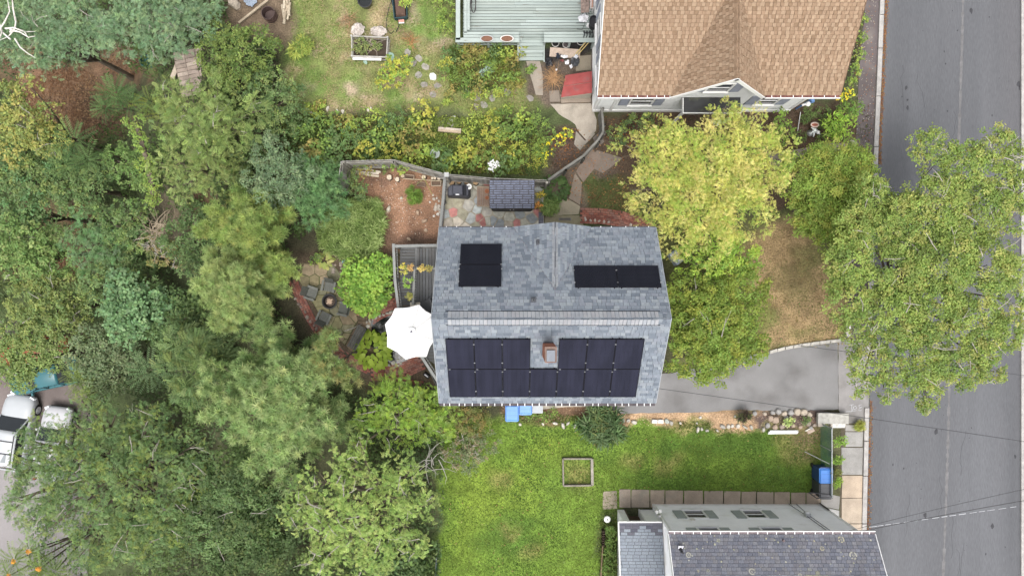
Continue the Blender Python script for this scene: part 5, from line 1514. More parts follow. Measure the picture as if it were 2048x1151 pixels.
# timber cold frame with terracotta pots
t = thing('wooden_planter_bench', 'low brown timber bench between the grill and the dark shed', 'bench', W(968, 395, 0))
for k in range(5):
    MB().box((-.22 + k * .11, 0, .40), (.10, .86, .035), 0, 0, random.Random(k).choice([(.30, .22, .17), (.26, .19, .15), (.34, .26, .2)])).build('slat', GREYWOOD, t)
for sgn in (-1, 1):
    MB().box((0, sgn * .45, .41), (.62, .06, .07), 0, 0, (.34, .27, .2)).build('rail', GREYWOOD, t); MB().box((sgn * .29, 0, .41), (.05, .86, .07), 0, 0, (.30, .23, .18)).build('rail', GREYWOOD, t)
    for s2 in (-1, 1): MB().box((sgn * .27, s2 * .4, .2), (.06, .06, .4), 0, 0, (.2, .15, .11)).build('leg', GREYWOOD, t)
def pot(x, y, z, r, label, col=(.45, .19, .10), h=None, group=None, soil=(.30, .12, .06), cat='pot', name='terracotta_pot'):
    h = h or r * 1.5
    t = thing(name, label, cat, W(x, y, z), 0, group)
    m = MB(); m.lathe([(r * .7, 0), (r, h), (r * 1.08, h), (r * 1.08, h * 1.1), (r * .9, h * 1.1), (r * .86, h * .9), (.01, h * .88)], (0, 0, 0), 18, 0, col); m.smooth = False; m.build('body', PAINTED, t)
    MB().lathe([(r * .86, h * .86), (r * .84, h * .93), (.01, h * .95)], (0, 0, 0), 14, 0, soil).build('soil', STONEA, t)
    return t
pot(974, 383, .44, .10, 'upper terracotta pot on the timber bench against the shed', group='pots on the timber bench')
pot(974, 396, .44, .085, 'lower, smaller terracotta pot on the timber bench', group='pots on the timber bench')
# log rounds by the fence
def log_round(x, y, r, h, label, col=(.42, .29, .17), group='log rounds along the stockade fence', z=0, sx=1.0):
    t = thing('log_round', label, 'log', W(x, y, z), random.Random(x).uniform(0, 3), group)
    m = MB(); rr = random.Random(int(x * 7 + y)); n = 16; pr = [rr.uniform(.9, 1.1) for _ in range(n)]
    vs = [(r * pr[k] * sx * math.cos(6.283 * k / n), r * pr[k] * math.sin(6.283 * k / n), zz) for zz in (0, h) for k in range(n)]
    m.add(vs, [(k, (k + 1) % n, n + (k + 1) % n, n + k) for k in range(n)]); m.build('bark', BARK, t)
    m = MB()
    for q in range(4):
        f0, f1 = 1 - q * .26, max(.01, 1 - (q + 1) * .26)
        vs = [(r * .96 * pr[k] * sx * f * math.cos(6.283 * k / n), r * .96 * pr[k] * f * math.sin(6.283 * k / n), h + .004 + .002 * q) for f in (f0, f1) for k in range(n)]
        m.add(vs, [(k, (k + 1) % n, n + (k + 1) % n, n + k) for k in range(n)], 0, tuple(c * (.86, 1.05, .92, 1.0)[q] for c in col))
    m.build('cut_face', STONEA, t)
for a in ((905, 366, .14, .35, 'round cut log against the fence, left of the grill top'), (919, 364, .13, .3, 'second log round along the fence behind the grill'), (935, 364, .16, .3, 'wide pale log round behind the white plate'), (952, 367, .13, .4, 'pointed split log at the corner of the timber bench')):
    log_round(*a)
for a in ((780, 356, .13, .25, 'pale round log standing on bare soil below the fence bend', (.62, .52, .40)), (796, 360, .11, .25, 'pale oval log just right of the round one on bare soil', (.60, .51, .40)), (807, 354, .09, .3, 'narrow pale log against the fence by the wooden crate', (.5, .4, .28)), (849, 356, .11, .3, 'pale log under the leaning canes by the fence', (.60, .51, .38)),
          (866, 358, .07, .3, 'first of three small pale logs near the railing', (.62, .54, .42)), (871, 358, .07, .32, 'second of three small pale logs near the railing', (.60, .5, .38)), (879, 358, .09, .3, 'third and widest of three small pale logs near the railing', (.62, .53, .42))):
    log_round(*a[:5], col=a[5], group='pale logs in the bare soil yard')
def crate(x, y, label, s=(.42, .2, .2), rz=0, col=(.40, .31, .23)):
    t = thing('wooden_crate', label, 'crate', W(x, y, 0), rz, 'crates in the bare soil yard')
    for sx in (-1, 1):
        MB().box((0, sx * s[1] / 2, s[2] / 2), (s[0], .025, s[2]), 0, 0, col).build('side', GREYWOOD, t); MB().box((sx * s[0] / 2, 0, s[2] / 2), (.025, s[1] - .025, s[2]), 0, 0, col).build('side', GREYWOOD, t)
    MB().box((0, 0, .04), (s[0] - .03, s[1] - .03, .03), 0, 0, (.16, .11, .08)).build('base', GREYWOOD, t)
crate(820, 355, 'open wooden crate by the fence bend', rz=R(-8)); crate(873, 367, 'pale slatted crate against the grey railing', (.46, .24, .2), 0, (.5, .42, .32)); crate(843, 369, 'low wooden crate under the leaning green canes', (.4, .2, .15), R(-6), (.32, .24, .17))
t = thing('timber_offcuts', 'long pale boards lying along the foot of the stockade fence', 'boards', W(735, 346, .08))
for k, (dy, l, c) in enumerate(((.05, 1.7, (.5, .45, .38)), (-.07, 1.3, (.42, .36, .28)), (.14, 1.1, (.45, .4, .33)))):
    MB().box((.2 * k - .3, dy, .03 * k), (l, .09, .035), R(-5 - 3 * k), 0, c).build('board', GREYWOOD, t)
t = thing('leaning_canes', 'two thin green canes crossed over the crates in the soil yard', 'cane', W(858, 368, .2))
m = MB(); m.tube([Vector(W(846, 352, .9)) - t.location, Vector(W(865, 390, .05)) - t.location], .014, 5, 0, (.30, .30, .10)); m.tube([Vector(W(828, 372, .1)) - t.location, Vector(W(850, 356, .7)) - t.location], .012, 5, 0, (.27, .27, .1)); m.tube([Vector(W(806, 357, .32)) - t.location, Vector(W(884, 362, .32)) - t.location], .02, 5, 0, (.45, .37, .26)); m.build('cane', PAINTED, t)
# stones of the soil yard
rng = random.Random(9)
STC = [(.55, .52, .47), (.48, .44, .38), (.60, .58, .54), (.42, .37, .31)]
def stones(spots, name, group, labelf, cols=STC, cat='stone'):
    for i, s in enumerate(spots):
        x, y, d = s[:3]; e = s[3] if len(s) > 3 else 1
        o = MB().rock((0, 0, 0), (d, d * e, d * .55), rng, 0, rng.choice(cols)).build(name, STONEA); o.location = W(x, y, .0); _tag(o, uniq(labelf(i), x, y, name.replace('_', ' ')), cat, group)
stones([(868, 398, .17), (874, 396, .13), (878, 402, .13), (872, 408, .12), (872, 414, .2), (878, 412, .16), (871, 419, .19), (878, 418, .2), (876, 428, .17), (866, 390, .12), (860, 404, .1), (880, 424, .12), (868, 432, .12)],
       'garden_stone', 'white stones heaped beside the grey railing', lambda i: 'rounded whitish stone heaped beside the grey railing on bare soil')
stones([(836, 425, .3, .6), (850, 442, .34, .5), (778, 418, .35, .6), (852, 460, .2), (818, 478, .26, .5), (803, 396, .16), (775, 425, .2)],
       'flat_stone', 'flat stones lying in the bare soil yard', lambda i: ['tan flat stone in the middle of the bare soil', 'long brown stone right of middle on bare soil', 'pale rock at the edge of the ornamental grass', 'small dark stone low on the bare soil', 'flat grey stone just above the dark deck', 'white angular scrap of stone left of the round bush', 'greenish rock touching the ornamental grass'][i], [(.42, .32, .23), (.38, .28, .2), (.45, .41, .33)])
# chips and litter on the soil
ch = MB()
for _ in range(520):
    x, y = rng.gauss(800, 42), rng.gauss(412, 38)
    if not (720 < x < 882 and 350 < y < 488): continue
    c = W(x, y, .012); r = rng.uniform(.012, .04); t_ = rng.uniform(0, 6.3)
    col = rng.choice([(.50, .42, .34), (.42, .30, .2), (.55, .5, .44), (.30, .18, .11)])
    ch.add([(c[0] + r * math.cos(t_), c[1] + r * math.sin(t_), .018), (c[0] - r * .5 * math.sin(t_), c[1] + r * .5 * math.cos(t_), .024), (c[0] - r * math.cos(t_), c[1] - r * math.sin(t_), .018), (c[0] + r * .5 * math.sin(t_), c[1] - r * .5 * math.cos(t_), .024)], [(0, 1, 2, 3)], 0, col)
for _ in range(700):
    x, y = rng.uniform(1000, 1640), 0
    y = rng.uniform(826, 850) if x > 1230 else rng.uniform(812, 842)
    c = W(x, y, .012); r = rng.uniform(.012, .035); t_ = rng.uniform(0, 6.3); col = rng.choice([(.5, .38, .25), (.42, .28, .17), (.58, .48, .36), (.3, .18, .1)])
    ch.add([(c[0] + r * math.cos(t_), c[1] + r * math.sin(t_), .016), (c[0] - r * .5 * math.sin(t_), c[1] + r * .5 * math.cos(t_), .022), (c[0] - r * math.cos(t_), c[1] - r * math.sin(t_), .016), (c[0] + r * .5 * math.sin(t_), c[1] - r * .5 * math.cos(t_), .022)], [(0, 1, 2, 3)], 0, col)
o = ch.build('wood_chips', STONEA); o['kind'] = 'stuff'
# doorstep grate and edging by the house
t = thing('boot_grate', 'narrow dark boot grate on the concrete step by the house eave', 'grate', W(1130, 438, .05))
for k in range(4): MB().box((0, -.045 + k * .03, .01), (.56, .015, .02), 0, 0, (.10, .10, .12)).build('bar', PAINTED, t)
for k in (-1, 1): MB().box((k * .28, 0, .012), (.02, .14, .025), 0, 0, (.2, .2, .22)).build('end_bar', PAINTED, t)
stones([(1171, 440, .16, .7), (1181, 441, .16, .7), (1190, 441, .17, .7), (1198, 442, .17, .7), (1208, 443, .17, .7), (1217, 444, .16, .7), (1261, 450, .2, .7), (1170, 436, .12)],
       'edging_stone', 'pale stones edging the brick walk at the eave', lambda i: 'pale squared stone edging the brick walk beside the grey roof eave', [(.55, .46, .40), (.5, .44, .4)])
t = thing('slate_strip', 'dark slate slab standing between the terrace and the concrete step', 'slab', W(1082, 440, .04)); MB().box((0, 0, 0), (.24, .75, .05), 0, 0, (.15, .15, .18)).build('slab', STONEA, t)

# ================================================================ FIRE PIT CORNER
def adirondack(x, y, rz, label):
    t = thing('patio_chair', label, 'chair', W(x, y, 0), rz, 'grey chairs around the fire pit'); t.scale = (.82, .82, .82)
    c = (.10, .105, .092)
    for k in range(5): MB().box((-.22 + k * .11, -.02, .34 - .0), (.1, .52, .025), rotm(rx=R(6)), 0, c).build('seat_slat', PAINTED, t)
    for k in range(5): MB().box((-.22 + k * .11, .36, .62), (.1, .028, .66), rotm(rx=R(-22)), 0, c).build('back_slat', PAINTED, t)
    for s in (-1, 1):
        MB().box((s * .34, .02, .52), (.13, .62, .03), 0, 0, (.12, .125, .11)).build('armrest', PAINTED, t)
        MB().box((s * .31, -.24, .26), (.04, .09, .52), 0, 0, c).build('leg', PAINTED, t); MB().box((s * .31, .26, .25), (.04, .09, .5), 0, 0, c).build('leg', PAINTED, t)
adirondack(627, 586, R(70), 'grey slatted chair left of the fire pit on the mossy patio')
adirondack(661, 573, R(-12), 'grey slatted chair above the fire pit, back to the fern shrub')
adirondack(652, 633, R(155), 'grey slatted chair below the fire pit by the brick border')
adirondack(690, 617, R(-105), 'grey slatted chair right of the fire pit under the shrub edge')
t = thing('fire_pit', 'round black fire pit with pale logs on the mossy patio', 'fire pit', W(662, 602, 0))
m = MB(); m.lathe([(.26, .05), (.34, .3), (.345, .32), (.30, .32), (.22, .12), (.01, .10)], (0, 0, 0), 24, 0, (.022, .022, .022)); m.build('bowl', PAINTED, t)
m = MB(); m.tube([(.345 * math.cos(a), .345 * math.sin(a), .325) for a in np.linspace(0, 6.283, 25)], .022, 6, 0, (.045, .045, .045)); m.build('rim', PAINTED, t)
MB().lathe([(.24, .15), (.2, .17), (.01, .19)], (0, 0, 0), 14, 0, (.10, .075, .06)).build('ash', STONEA, t)
for a, l in ((R(35), .36), (R(120), .3), (R(78), .26), (R(-15), .26)):
    m = MB(); m.tube([(-l / 2 * math.cos(a), -l / 2 * math.sin(a), .22), (l / 2 * math.cos(a), l / 2 * math.sin(a), .28)], .038, 8, 0, (.50, .37, .27)); m.build('firewood', PAINTED, t)
t = thing('slatted_bench', 'long dark grey bench beside the lower patio and bright hosta', 'bench', W(717, 673, 0), R(62))
for k in range(4): MB().box((0, -.15 + k * .105, .42), (1.15, .09, .03), 0, 0, (.10, .10, .09)).build('slat', GREYWOOD, t)
for k in range(3): MB().box((0, -.24 - .02 * k, .55 + k * .12), (1.15, .03, .09), 0, 0, (.085, .085, .08)).build('back_slat', GREYWOOD, t)
for s in (-1, 1):
    for yy in (-.2, .17): MB().box((s * .5, yy, .2), (.06, .06, .42), 0, 0, (.08, .08, .075)).build('leg', GREYWOOD, t)
# pond
pp = [(738, 640), (760, 626), (790, 628), (835, 650), (835, 700), (800, 735), (775, 725), (740, 690)]
o = MB().prism(rough_poly(imgpoly(pp), .3, .05, 3), -.05, .018).build('pond', WATER); o['kind'] = 'structure'
rng = random.Random(31); sp = []
for (x0, y0), (x1, y1) in zip([(734, 645), (752, 634), (775, 626), (795, 622)], [(752, 634), (775, 626), (795, 622), (812, 622)]):
    for k in range(3): sp.append((x0 + (x1 - x0) * k / 3, y0 + (y1 - y0) * k / 3 + rng.uniform(-1.5, 1.5), rng.uniform(.16, .26), .7))
sp += [(787, 725, .22), (796, 719, .14), (802, 726, .15), (797, 730, .13), (794, 712, .13), (778, 729, .2, .6), (768, 727, .18, .6), (790, 733, .2, .5), (803, 716, .12), (736, 652, .2), (728, 662, .22)]
stones(sp, 'pond_stone', 'stones ringing the black pond', lambda i: 'grey stone in the ring around the black pond under the parasol', [(.33, .31, .27), (.40, .38, .33), (.29, .28, .25)])
# stones and log edging along the brick border, gravel at the patio head
sp = [(591 + (i * 6.2) + rng.uniform(-1.5, 1.5), 598 + i * 8.6 + rng.uniform(-2, 2), rng.uniform(.12, .24), .75) for i in range(17)]
stones(sp, 'border_stone', 'stones outside the brick border', lambda i: 'small grey stone outside the curved brick border below the pines', [(.24, .2, .17), (.3, .26, .22), (.2, .17, .14)])
sp = [(663 + rng.uniform(0, 60), 522 + rng.uniform(-6, 22), rng.uniform(.08, .2)) for _ in range(22)]
stones(sp, 'rockery_stone', 'rockery stones at the head of the patio', lambda i: 'small rockery stone between yellow hosta and fern shrub', [(.26, .22, .19), (.33, .27, .23), (.22, .17, .15)])
stones([(706, 527, .5, .6), (693, 534, .4, .6), (722, 520, .3, .6), (778, 528, .22), (786, 524, .18), (785, 566, .16), (783, 586, .2)], 'rockery_boulder', 'flat boulders at the patio head', lambda i: ['broad pinkish boulder at the patio head', 'flat brown boulder left of the broad pinkish one', 'narrow boulder under the ornamental grass', 'tan stone beside the deck railing post', 'small tan stone close to the deck railing', 'tan stone between fern shrub and deck', 'pale stone at the foot of the deck railing'][i], [(.30, .22, .18), (.36, .27, .2)])
t = thing('gazing_globe', 'small blue glass globe among stones at the patio head', 'globe', W(688, 522, .1))
m = MB(); m.lathe([(.01, 0)] + [(.085 * math.sin(a), .085 - .085 * math.cos(a)) for a in np.linspace(.2, 2.94, 9)] + [(.01, .17)], (0, 0, .1), 16, 0, (.20, .42, .48)); m.smooth = True; m.build('globe', GLOSSY, t); MB().lathe([(.07, 0), (.04, .1)], (0, 0, 0), 10, 0, (.12, .1, .09)).build('stand', PAINTED, t)
t = thing('dead_stick', 'bare pale branch lying on the lower patio', 'stick', W(706, 655, .06)); MB().tube([(-.4, -.15, 0), (0, -.02, .03), (.42, .18, .02)], [.02, .03, .012], 6).build('branch', PALEBARK, t)
t = thing('path_light', 'black and silver lantern on the bricks under the diagonal railing', 'lantern', W(854, 749, 0), R(-38)); MB().box((0, 0, .15), (.34, .2, .3), 0, 0, (.03, .03, .035), .8).build('body', PAINTED, t); MB().box((0, 0, .32), (.2, .05, .03), 0, 0, (.7, .7, .72)).build('handle', PAINTED, t)

# ================================================================ UPPER YARD
t = thing('cold_frame', 'open white timber raised bed full of dry tomato stems', 'raised bed', W(740, 95, 0))
c = (.36, .345, .315)
A, B, C_, Dd = [Vector(W(x, y, .55)) - t.location for x, y in ((703, 72), (775, 75), (773, 114), (704, 112))]
for a, b, nm in ((A, B, 'side'), (B, C_, 'side'), (C_, Dd, 'side'), (Dd, A, 'side')):
    for z in (.5, .12): bar(MB(), Vector((a.x, a.y, z)), Vector((b.x, b.y, z)), .05, .10, 0, c).build(nm + '_board', GREYWOOD, t)
for p in (A, B, C_, Dd): MB().box((p.x, p.y, .3), (.08, .08, .62), 0, 0, (.38, .37, .35)).build('post', GREYWOOD, t)
bar(MB(), Vector((Dd.x, Dd.y - .06, .42)), Vector((C_.x * .7, C_.y - .06, .42)), .16, .03, 0, (.58, .57, .56)).build('lower_ledge', GREYWOOD, t)
m = MB(); m.prism([(A.x, A.y), (B.x, B.y), (C_.x, C_.y), (Dd.x, Dd.y)], 0, .2, 0, (.06, .045, .033)); m.build('soil', STONEA, t)
SEG = lambda x, y, z, t: Vector(W(x, y, z)) - t.location
rag('feed_sack', 'pale woven sack with open folded mouth, left above the raised bed', 'sack', W(717, 62, 0), (.75, .7, .5), (.62, .56, .52), 41, SACK, .25)
rag('feed_sack', 'plump pale sack lying right above the raised bed', 'sack', W(758, 65, 0), (.85, .55, .42), (.66, .6, .55), 42, SACK, .15)
t = thing('black_pot', 'large round black tub of dark water in the upper yard', 'tub', W(733, 8, 0))
m = MB(); m.lathe([(.27, 0), (.33, .42), (.345, .43), (.30, .43), (.28, .3), (.01, .29)], (0, 0, 0), 22, 0, (.025, .025, .028)); m.build('body', GLOSSY, t); MB().lathe([(.285, .31), (.01, .312)], (0, 0, 0), 20, 0, (1, 1, 1)).build('water', WATER, t)
t = thing('wheelbarrow', 'dark green garden cart filled with soil at the top of the yard', 'cart', W(803, 18, 0), R(4))
m = MB(); m.prism([(-.3, -.62), (.3, -.62), (.34, .8), (-.34, .8)], .28, .3, 0, (.02, .045, .05)); 
for a, b in (((-.3, -.62), (.3, -.62)), ((.3, -.62), (.34, .8)), ((.34, .8), (-.34, .8)), ((-.34, .8), (-.3, -.62))): bar(m, (*a, .42), (*b, .42), .04, .28, 0, (.02, .05, .06))
m.build('tray', PAINTED, t); MB().prism([(-.25, -.55), (.25, -.55), (.29, .75), (-.29, .75)], .3, .46, 0, (.10, .06, .045), .15).build('soil', STONEA, t)
for s in (-1, 1): m = MB(); m.lathe([(.14, -.04), (.16, -.02), (.16, .02), (.14, .04)], (s * .38, .3, .16), 14, 0, (.02, .02, .02), rot=rotm(ry=R(90))); m.build('wheel', PAINTED, t)
MB().box((0, -.72, .35), (.26, .12, .06), 0, 0, (.55, .25, .2)).build('grip', PAINTED, t); MB().box((0, -.8, .33), (.26, .04, .05), 0, 0, (.7, .7, .66)).build('bumper', PAINTED, t)
t = thing('garden_hose', 'black hose looping down the grass beside the garden cart', 'hose', W(780, 40, .03))
MB().tube([SEG(x, y, .04, t) for x, y in ((786, -10), (777, 20), (772, 45), (774, 58), (781, 68), (788, 62))] , .016, 5, 0, (.035, .04, .035)).build('tube', PAINTED, t)
t = thing('garden_hose', 'second dark hose running beside the cart to the sack', 'hose', W(792, 30, .03)); MB().tube([SEG(x, y, .05, t) for x, y in ((783, -10), (790, 15), (796, 38), (798, 52), (792, 64))], .018, 5, 0, (.03, .035, .03)).build('tube', PAINTED, t)
def logs(label, x, y, items, rz=0):
    t = thing('log_pile', label, 'wood pile', W(x, y, 0), rz)
    for k, (dx, dy, z, l, r, a, c) in enumerate(items):
        m = MB(); m.tube([(dx - l / 2 * math.cos(a), dy - l / 2 * math.sin(a), z), (dx + l / 2 * math.cos(a), dy + l / 2 * math.sin(a), z)], r, 8, 0, c); m.build('firewood', GREYWOOD, t)
rr = random.Random(5)
logs('pile of split grey firewood beside the rusty ring at the top', 575, 24, [(rr.uniform(-.18, .2), rr.uniform(-.55, .5), .08 + .07 * (k // 4), rr.uniform(.35, .75), rr.uniform(.05, .075), R(90 + rr.uniform(-12, 12)), rr.choice([(.42, .36, .27), (.36, .30, .22), (.46, .40, .31)])) for k in range(13)])
t = thing('rusty_drum', 'open rusty burning drum in the bare patch at the top', 'drum', W(543, 34, 0))
m = MB(); m.lathe([(.3, 0), (.3, .5), (.32, .52), (.29, .52), (.27, .1), (.01, .08)], (0, 0, 0), 20, 0, (.075, .05, .045)); m.build('body', PAINTED, t)
for z in (.2, .4): m = MB(); m.tube([(.305 * math.cos(a), .305 * math.sin(a), z) for a in np.linspace(0, 6.283, 21)], .014, 5, 0, (.09, .055, .045)); m.build('hoop', PAINTED, t)
t = thing('old_timber', 'long weathered timber lying across the bare patch beside the tarpaulin', 'timber', W(508, 22, .1)); bar(MB(), SEG(478, 46, .08, t), SEG(536, 0, .35, t), .1, .09, 0, (.36, .30, .22)).build('beam', GREYWOOD, t)
rag('tarpaulin', 'crumpled grey blue tarpaulin at the top edge of the yard', 'tarpaulin', W(502, 2, .05), (.7, .7, .2), (.22, .26, .32), 44)
o = MB().rock((0, 0, 0), (.7, .5, .35), rr, 0, (.36, .31, .25)).build('boulder', STONEA); o.location = W(470, 8, 0); _tag(o, 'tan boulder at the left edge of the bare patch', 'boulder')
t = thing('birdbath', 'small clear glass birdbath among flowers above the fence', 'birdbath', W(873, 312, 0))
m = MB(); m.lathe([(.16, 0), (.05, .08), (.05, .55), (.1, .6), (.22, .68), (.235, .68), (.2, .64), (.01, .6)], (0, 0, 0), 20, 0, (.33, .37, .34)); m.smooth = True; m.build('bowl', GLOSSY, t); MB().box((0, -.03, .65), (.06, .14, .06), 0, 0, (.05, .05, .05)).build('ornament', PAINTED, t)
t = thing('timber_step', 'thick weathered timber step at the end of the stepping stones', 'step', W(900, 262, 0), R(-5)); MB().box((0, 0, .12), (1.12, .22, .24), 0, 0, (.38, .30, .22), .97).build('beam', GREYWOOD, t); MB().box((0, .05, .245), (1.08, .1, .01), 0, 0, (.46, .4, .33)).build('worn_top', GREYWOOD, t)
sp = [(815, 106), (838, 117), (826, 127), (851, 134), (837, 150), (866, 153), (849, 169), (875, 172), (866, 189), (936, 182), (955, 182), (954, 196), (985, 196), (953, 213), (968, 210), (905, 238), (900, 249), (884, 246), (977, 272), (1015, 184), (1060, 196)]
bri = {5: (.6, .6, .6), 15: (.5, .5, .48)}
for i, (x, y) in enumerate(sp):
    o = MB().prism(rough_poly([(.2 * math.cos(a) * rr.uniform(.75, 1.15), .17 * math.sin(a) * rr.uniform(.75, 1.15)) for a in np.linspace(0, 6.283, 8)[:-1]], .5, .01, i), -.02, .03, 0, bri.get(i, rr.choice([(.25, .235, .21), (.29, .27, .24), (.23, .21, .19)])), .02).build('stepping_stone', STONEA)
    o.location = W(x, y, 0); o.rotation_euler.z = rr.uniform(0, 6); _tag(o, uniq('white stepping stone, brightest on the upper yard grass' if i == 5 else ('white stepping stone next to the timber step' if i == 15 else ('flat grey stepping stone in the grass trail leading from the raised bed' if i < 9 else 'flat grey stepping stone among the flower beds below the mint deck')), x, y, 'flat grey stepping stone'), 'stepping stone', 'stepping stones in the upper yard')
stones([(596, 221, .2, .6), (607, 223, .22, .6), (622, 225, .18, .6), (656, 218, .26, .5), (675, 222, .18, .7), (686, 223, .22, .7), (737, 221, .2, .7), (742, 216, .1)], 'edging_block', 'pale blocks edging the flower bed', lambda i: 'pale block edging the flower bed below the upper grass', [(.52, .48, .40), (.58, .54, .46)])
o = MB().box((0, 0, .05), (.2, .24, .1), R(40), 0, (.42, .33, .27)).build('loose_paver', STONEA); o.location = W(561, 187, 0); _tag(o, 'single brownish paver lying at the left edge of the grass', 'paver')
t = thing('green_disc', 'pale green round lid lying beside the raised bed', 'lid', W(780, 114, .12)); MB().lathe([(.21, 0), (.22, .03), (.18, .05), (.01, .06)], (0, 0, 0), 18, 0, (.30, .44, .36)).build('lid', PAINTED, t)
o = MB().rock((0, 0, 0), (.24, .2, .1), rr, 0, (.3, .42, .36)).build('green_stone', STONEA); o.location = W(731, 124, 0); _tag(o, 'pale greenish stone just below the raised bed', 'stone')
# pallet and plank in the wood
pz = G(390, 145); t = thing('old_pallet', 'grey timber platform half buried in leaves among the trees', 'pallet', pz, R(12))
for r in range(3):
    for k in range(11): MB().box((-.55 + r * .52, -1.0 + k * .2, .1 + rr.uniform(-.01, .01)), (.5, .18, .03), R(rr.uniform(-3, 3)), 0, rr.choice([(.36, .29, .25), (.31, .25, .21), (.40, .33, .28)])).build('plank', GREYWOOD, t)
for x in (-.8, -.28, .24, .72): MB().box((x, 0, .05), (.06, 2.2, .07), 0, 0, (.12, .08, .06)).build('bearer', GREYWOOD, t)
q = G(360, 138, .35); t = thing('loose_plank', 'pale plank propped against the grey platform in the wood', 'plank', q, R(62)); MB().box((0, 0, 0), (1.25, .22, .05), rotm(ry=R(-12)), 0, (.5, .42, .34)).build('plank', GREYWOOD, t)
q = G(302, 118, .0); t = thing('green_barrel', 'dark green plastic tub lying in the wood below the locust trees', 'tub', q); MB().lathe([(.3, 0), (.38, .45), (.4, .47), (.35, .47), (.3, .1), (.01, .08)], (0, 0, 0), 16, 0, (.03, .11, .10), 1.1, .9, rotm(rx=R(35))).build('body', PAINTED, t)

# ================================================================ SOUTH SIDE
def wheelie(x, y, rz, label, body, lid, group, h=1.05, wz=0):
    t = thing('wheelie_bin', label, 'bin', W(x, y, 0), rz, group)
    m = MB(); m.prism([(-.26, -.3), (.26, -.3), (.26, .3), (-.26, .3)], .08, h - .06, 0, body, -.14); m.build('body', PLAST, t)
    m = MB(); m.prism([(-.315, -.37), (-.25, -.42), (.25, -.42), (.315, -.37), (.315, .36), (-.315, .36)], h - .06, h - .02, 0, lid); m.prism([(-.30, -.36), (.30, -.36), (.30, .33), (-.30, .33)], h - .02, h + .035, 0, lid, .12); m.build('lid', PLAST, t)
    MB().box((0, .39, h - .06), (.5, .05, .05), 0, 0, tuple(c * .8 for c in body)).build('handle', PLAST, t)
    for s in (-1, 1): m = MB(); m.lathe([(.11, -.03), (.12, 0), (.11, .03)], (s * .27, .28, .12), 12, 0, (.02, .02, .02), rot=rotm(ry=R(90))); m.build('wheel', PAINTED, t)
    for k in range(2): MB().box((0, -.12 + .22 * k, h + .034), (.42, .025, .012), 0, 0, tuple(c * .85 for c in lid)).build('lid_rib', PLAST, t)
    return t
PLAST = mat('bin_plastic', (1, 1, 1), .42, .06, 3, .04, attr=True, fine=.05, spec=.45)
LB = (.085, .23, .58); DB = (.035, .15, .50)
wheelie(1024, 817, 0, 'pale blue wheelie bin under the gutter, left of the pair', LB, LB, 'bins under the gutter')
wheelie(1050, 806, 0, 'pale blue bin half under the eave, right of the pair', LB, (.11, .26, .60), 'bins under the gutter', .8)
wheelie(1633, 940, R(0), 'bright blue wheelie bin on the lawn beside the chain link fence', (.02, .05, .16), (.05, .20, .58), 'bins by the chain link fence')
wheelie(1633, 968, R(180), 'dark grey wheelie bin next to the bright blue one', (.05, .052, .06), (.06, .062, .07), 'bins by the chain link fence')
t = thing('air_conditioner', 'grey box unit under the gutter right of the blue bins', 'air conditioner', W(1074, 810, 0)); MB().box((0, 0, .35), (.5, .5, .7), 0, 0, (.42, .44, .46)).build('case', PAINTED, t); MB().box((0, 0, .71), (.44, .44, .03), 0, 0, (.36, .38, .4)).build('grille', PAINTED, t)
# strip of stones along the lawn
sp = [(1246, 840, .2), (1256, 840, .2, .9), (1268, 843, .3, .6), (1342, 845, .24, .7), (1360, 845, .16, .8), (1395, 858, .3, .5), (1403, 857, .22, .6), (1414, 860, .2, .7), (1444, 852, .3, .7), (1456, 852, .2), (1464, 851, .18), (1475, 851, .24), (1489, 853, .3, .4), (1502, 853, .26, .5), (1526, 858, .24, .7), (1394, 845, .14), (1400, 834, .15), (1470, 832, .15), (1434, 860, .2, .5), (1110, 845, .3, .5), (1126, 850, .34, .5), (1086, 846, .2, .7), (1136, 846, .24, .6), (1150, 850, .3, .4), (1240, 820, .14), (1040, 848, .16)]
stones(sp, 'wall_stone', 'pale stones between driveway strip and lawn', lambda i: 'pale rough stone in the low edging between gravel strip and lawn', [(.48, .45, .39), (.43, .41, .36), (.52, .49, .43), (.38, .36, .32)])
for x, lab in ((1308, 'square white block, left of two, on the gravel strip'), (1320, 'square white block, right of two, on the gravel strip')):
    t = thing('white_block', lab, 'block', W(x, 841, 0), 0, 'white blocks on the gravel strip'); MB().box((0, 0, .1), (.26, .18, .2), R(-2), 0, (.70, .66, .6), .96).build('block', STONEA, t)
o = MB().rock((0, 0, 0), (.32, .26, .14), rr, 0, (.36, .38, .34)).build('flat_stone', STONEA); o.location = W(1333, 841, 0); _tag(o, 'round grey green stone right of the two white blocks', 'stone')
sp = [(1509, 826, .24), (1545, 824, .22), (1556, 822, .3), (1567, 826, .28), (1580, 824, .34), (1593, 822, .36), (1606, 823, .36), (1618, 828, .26), (1550, 838, .34), (1572, 834, .24), (1540, 836, .3), (1534, 850, .26), (1529, 826, .2), (1616, 846, .26), (1621, 855, .2), (1563, 852, .26), (1549, 853, .26), (1586, 850, .22), (1600, 853, .2), (1628, 849, .2)]
stones(sp, 'rockery_rock', 'brown rocks around the granite slab bed', lambda i: 'rounded brown rock in the small rockery left of the granite slab', [(.36, .28, .22), (.30, .25, .21), (.42, .36, .29), (.30, .29, .28)])
t = thing('white_plank', 'white painted board lying on the lawn edge below the rockery', 'board', W(1566, 863, .1)); MB().prism([(-.73, -.1), (.66, -.08), (.73, .02), (.70, .08), (-.62, .08), (-.7, .0)], -.02, .05, 0, (.66, .66, .65)).build('board', PAINTED, t)
for sx in (-.66, .68): MB().box((sx, .03, .052), (.05, .03, .006), R(20), 0, (.06, .06, .07)).build('bolt', PAINTED, t)
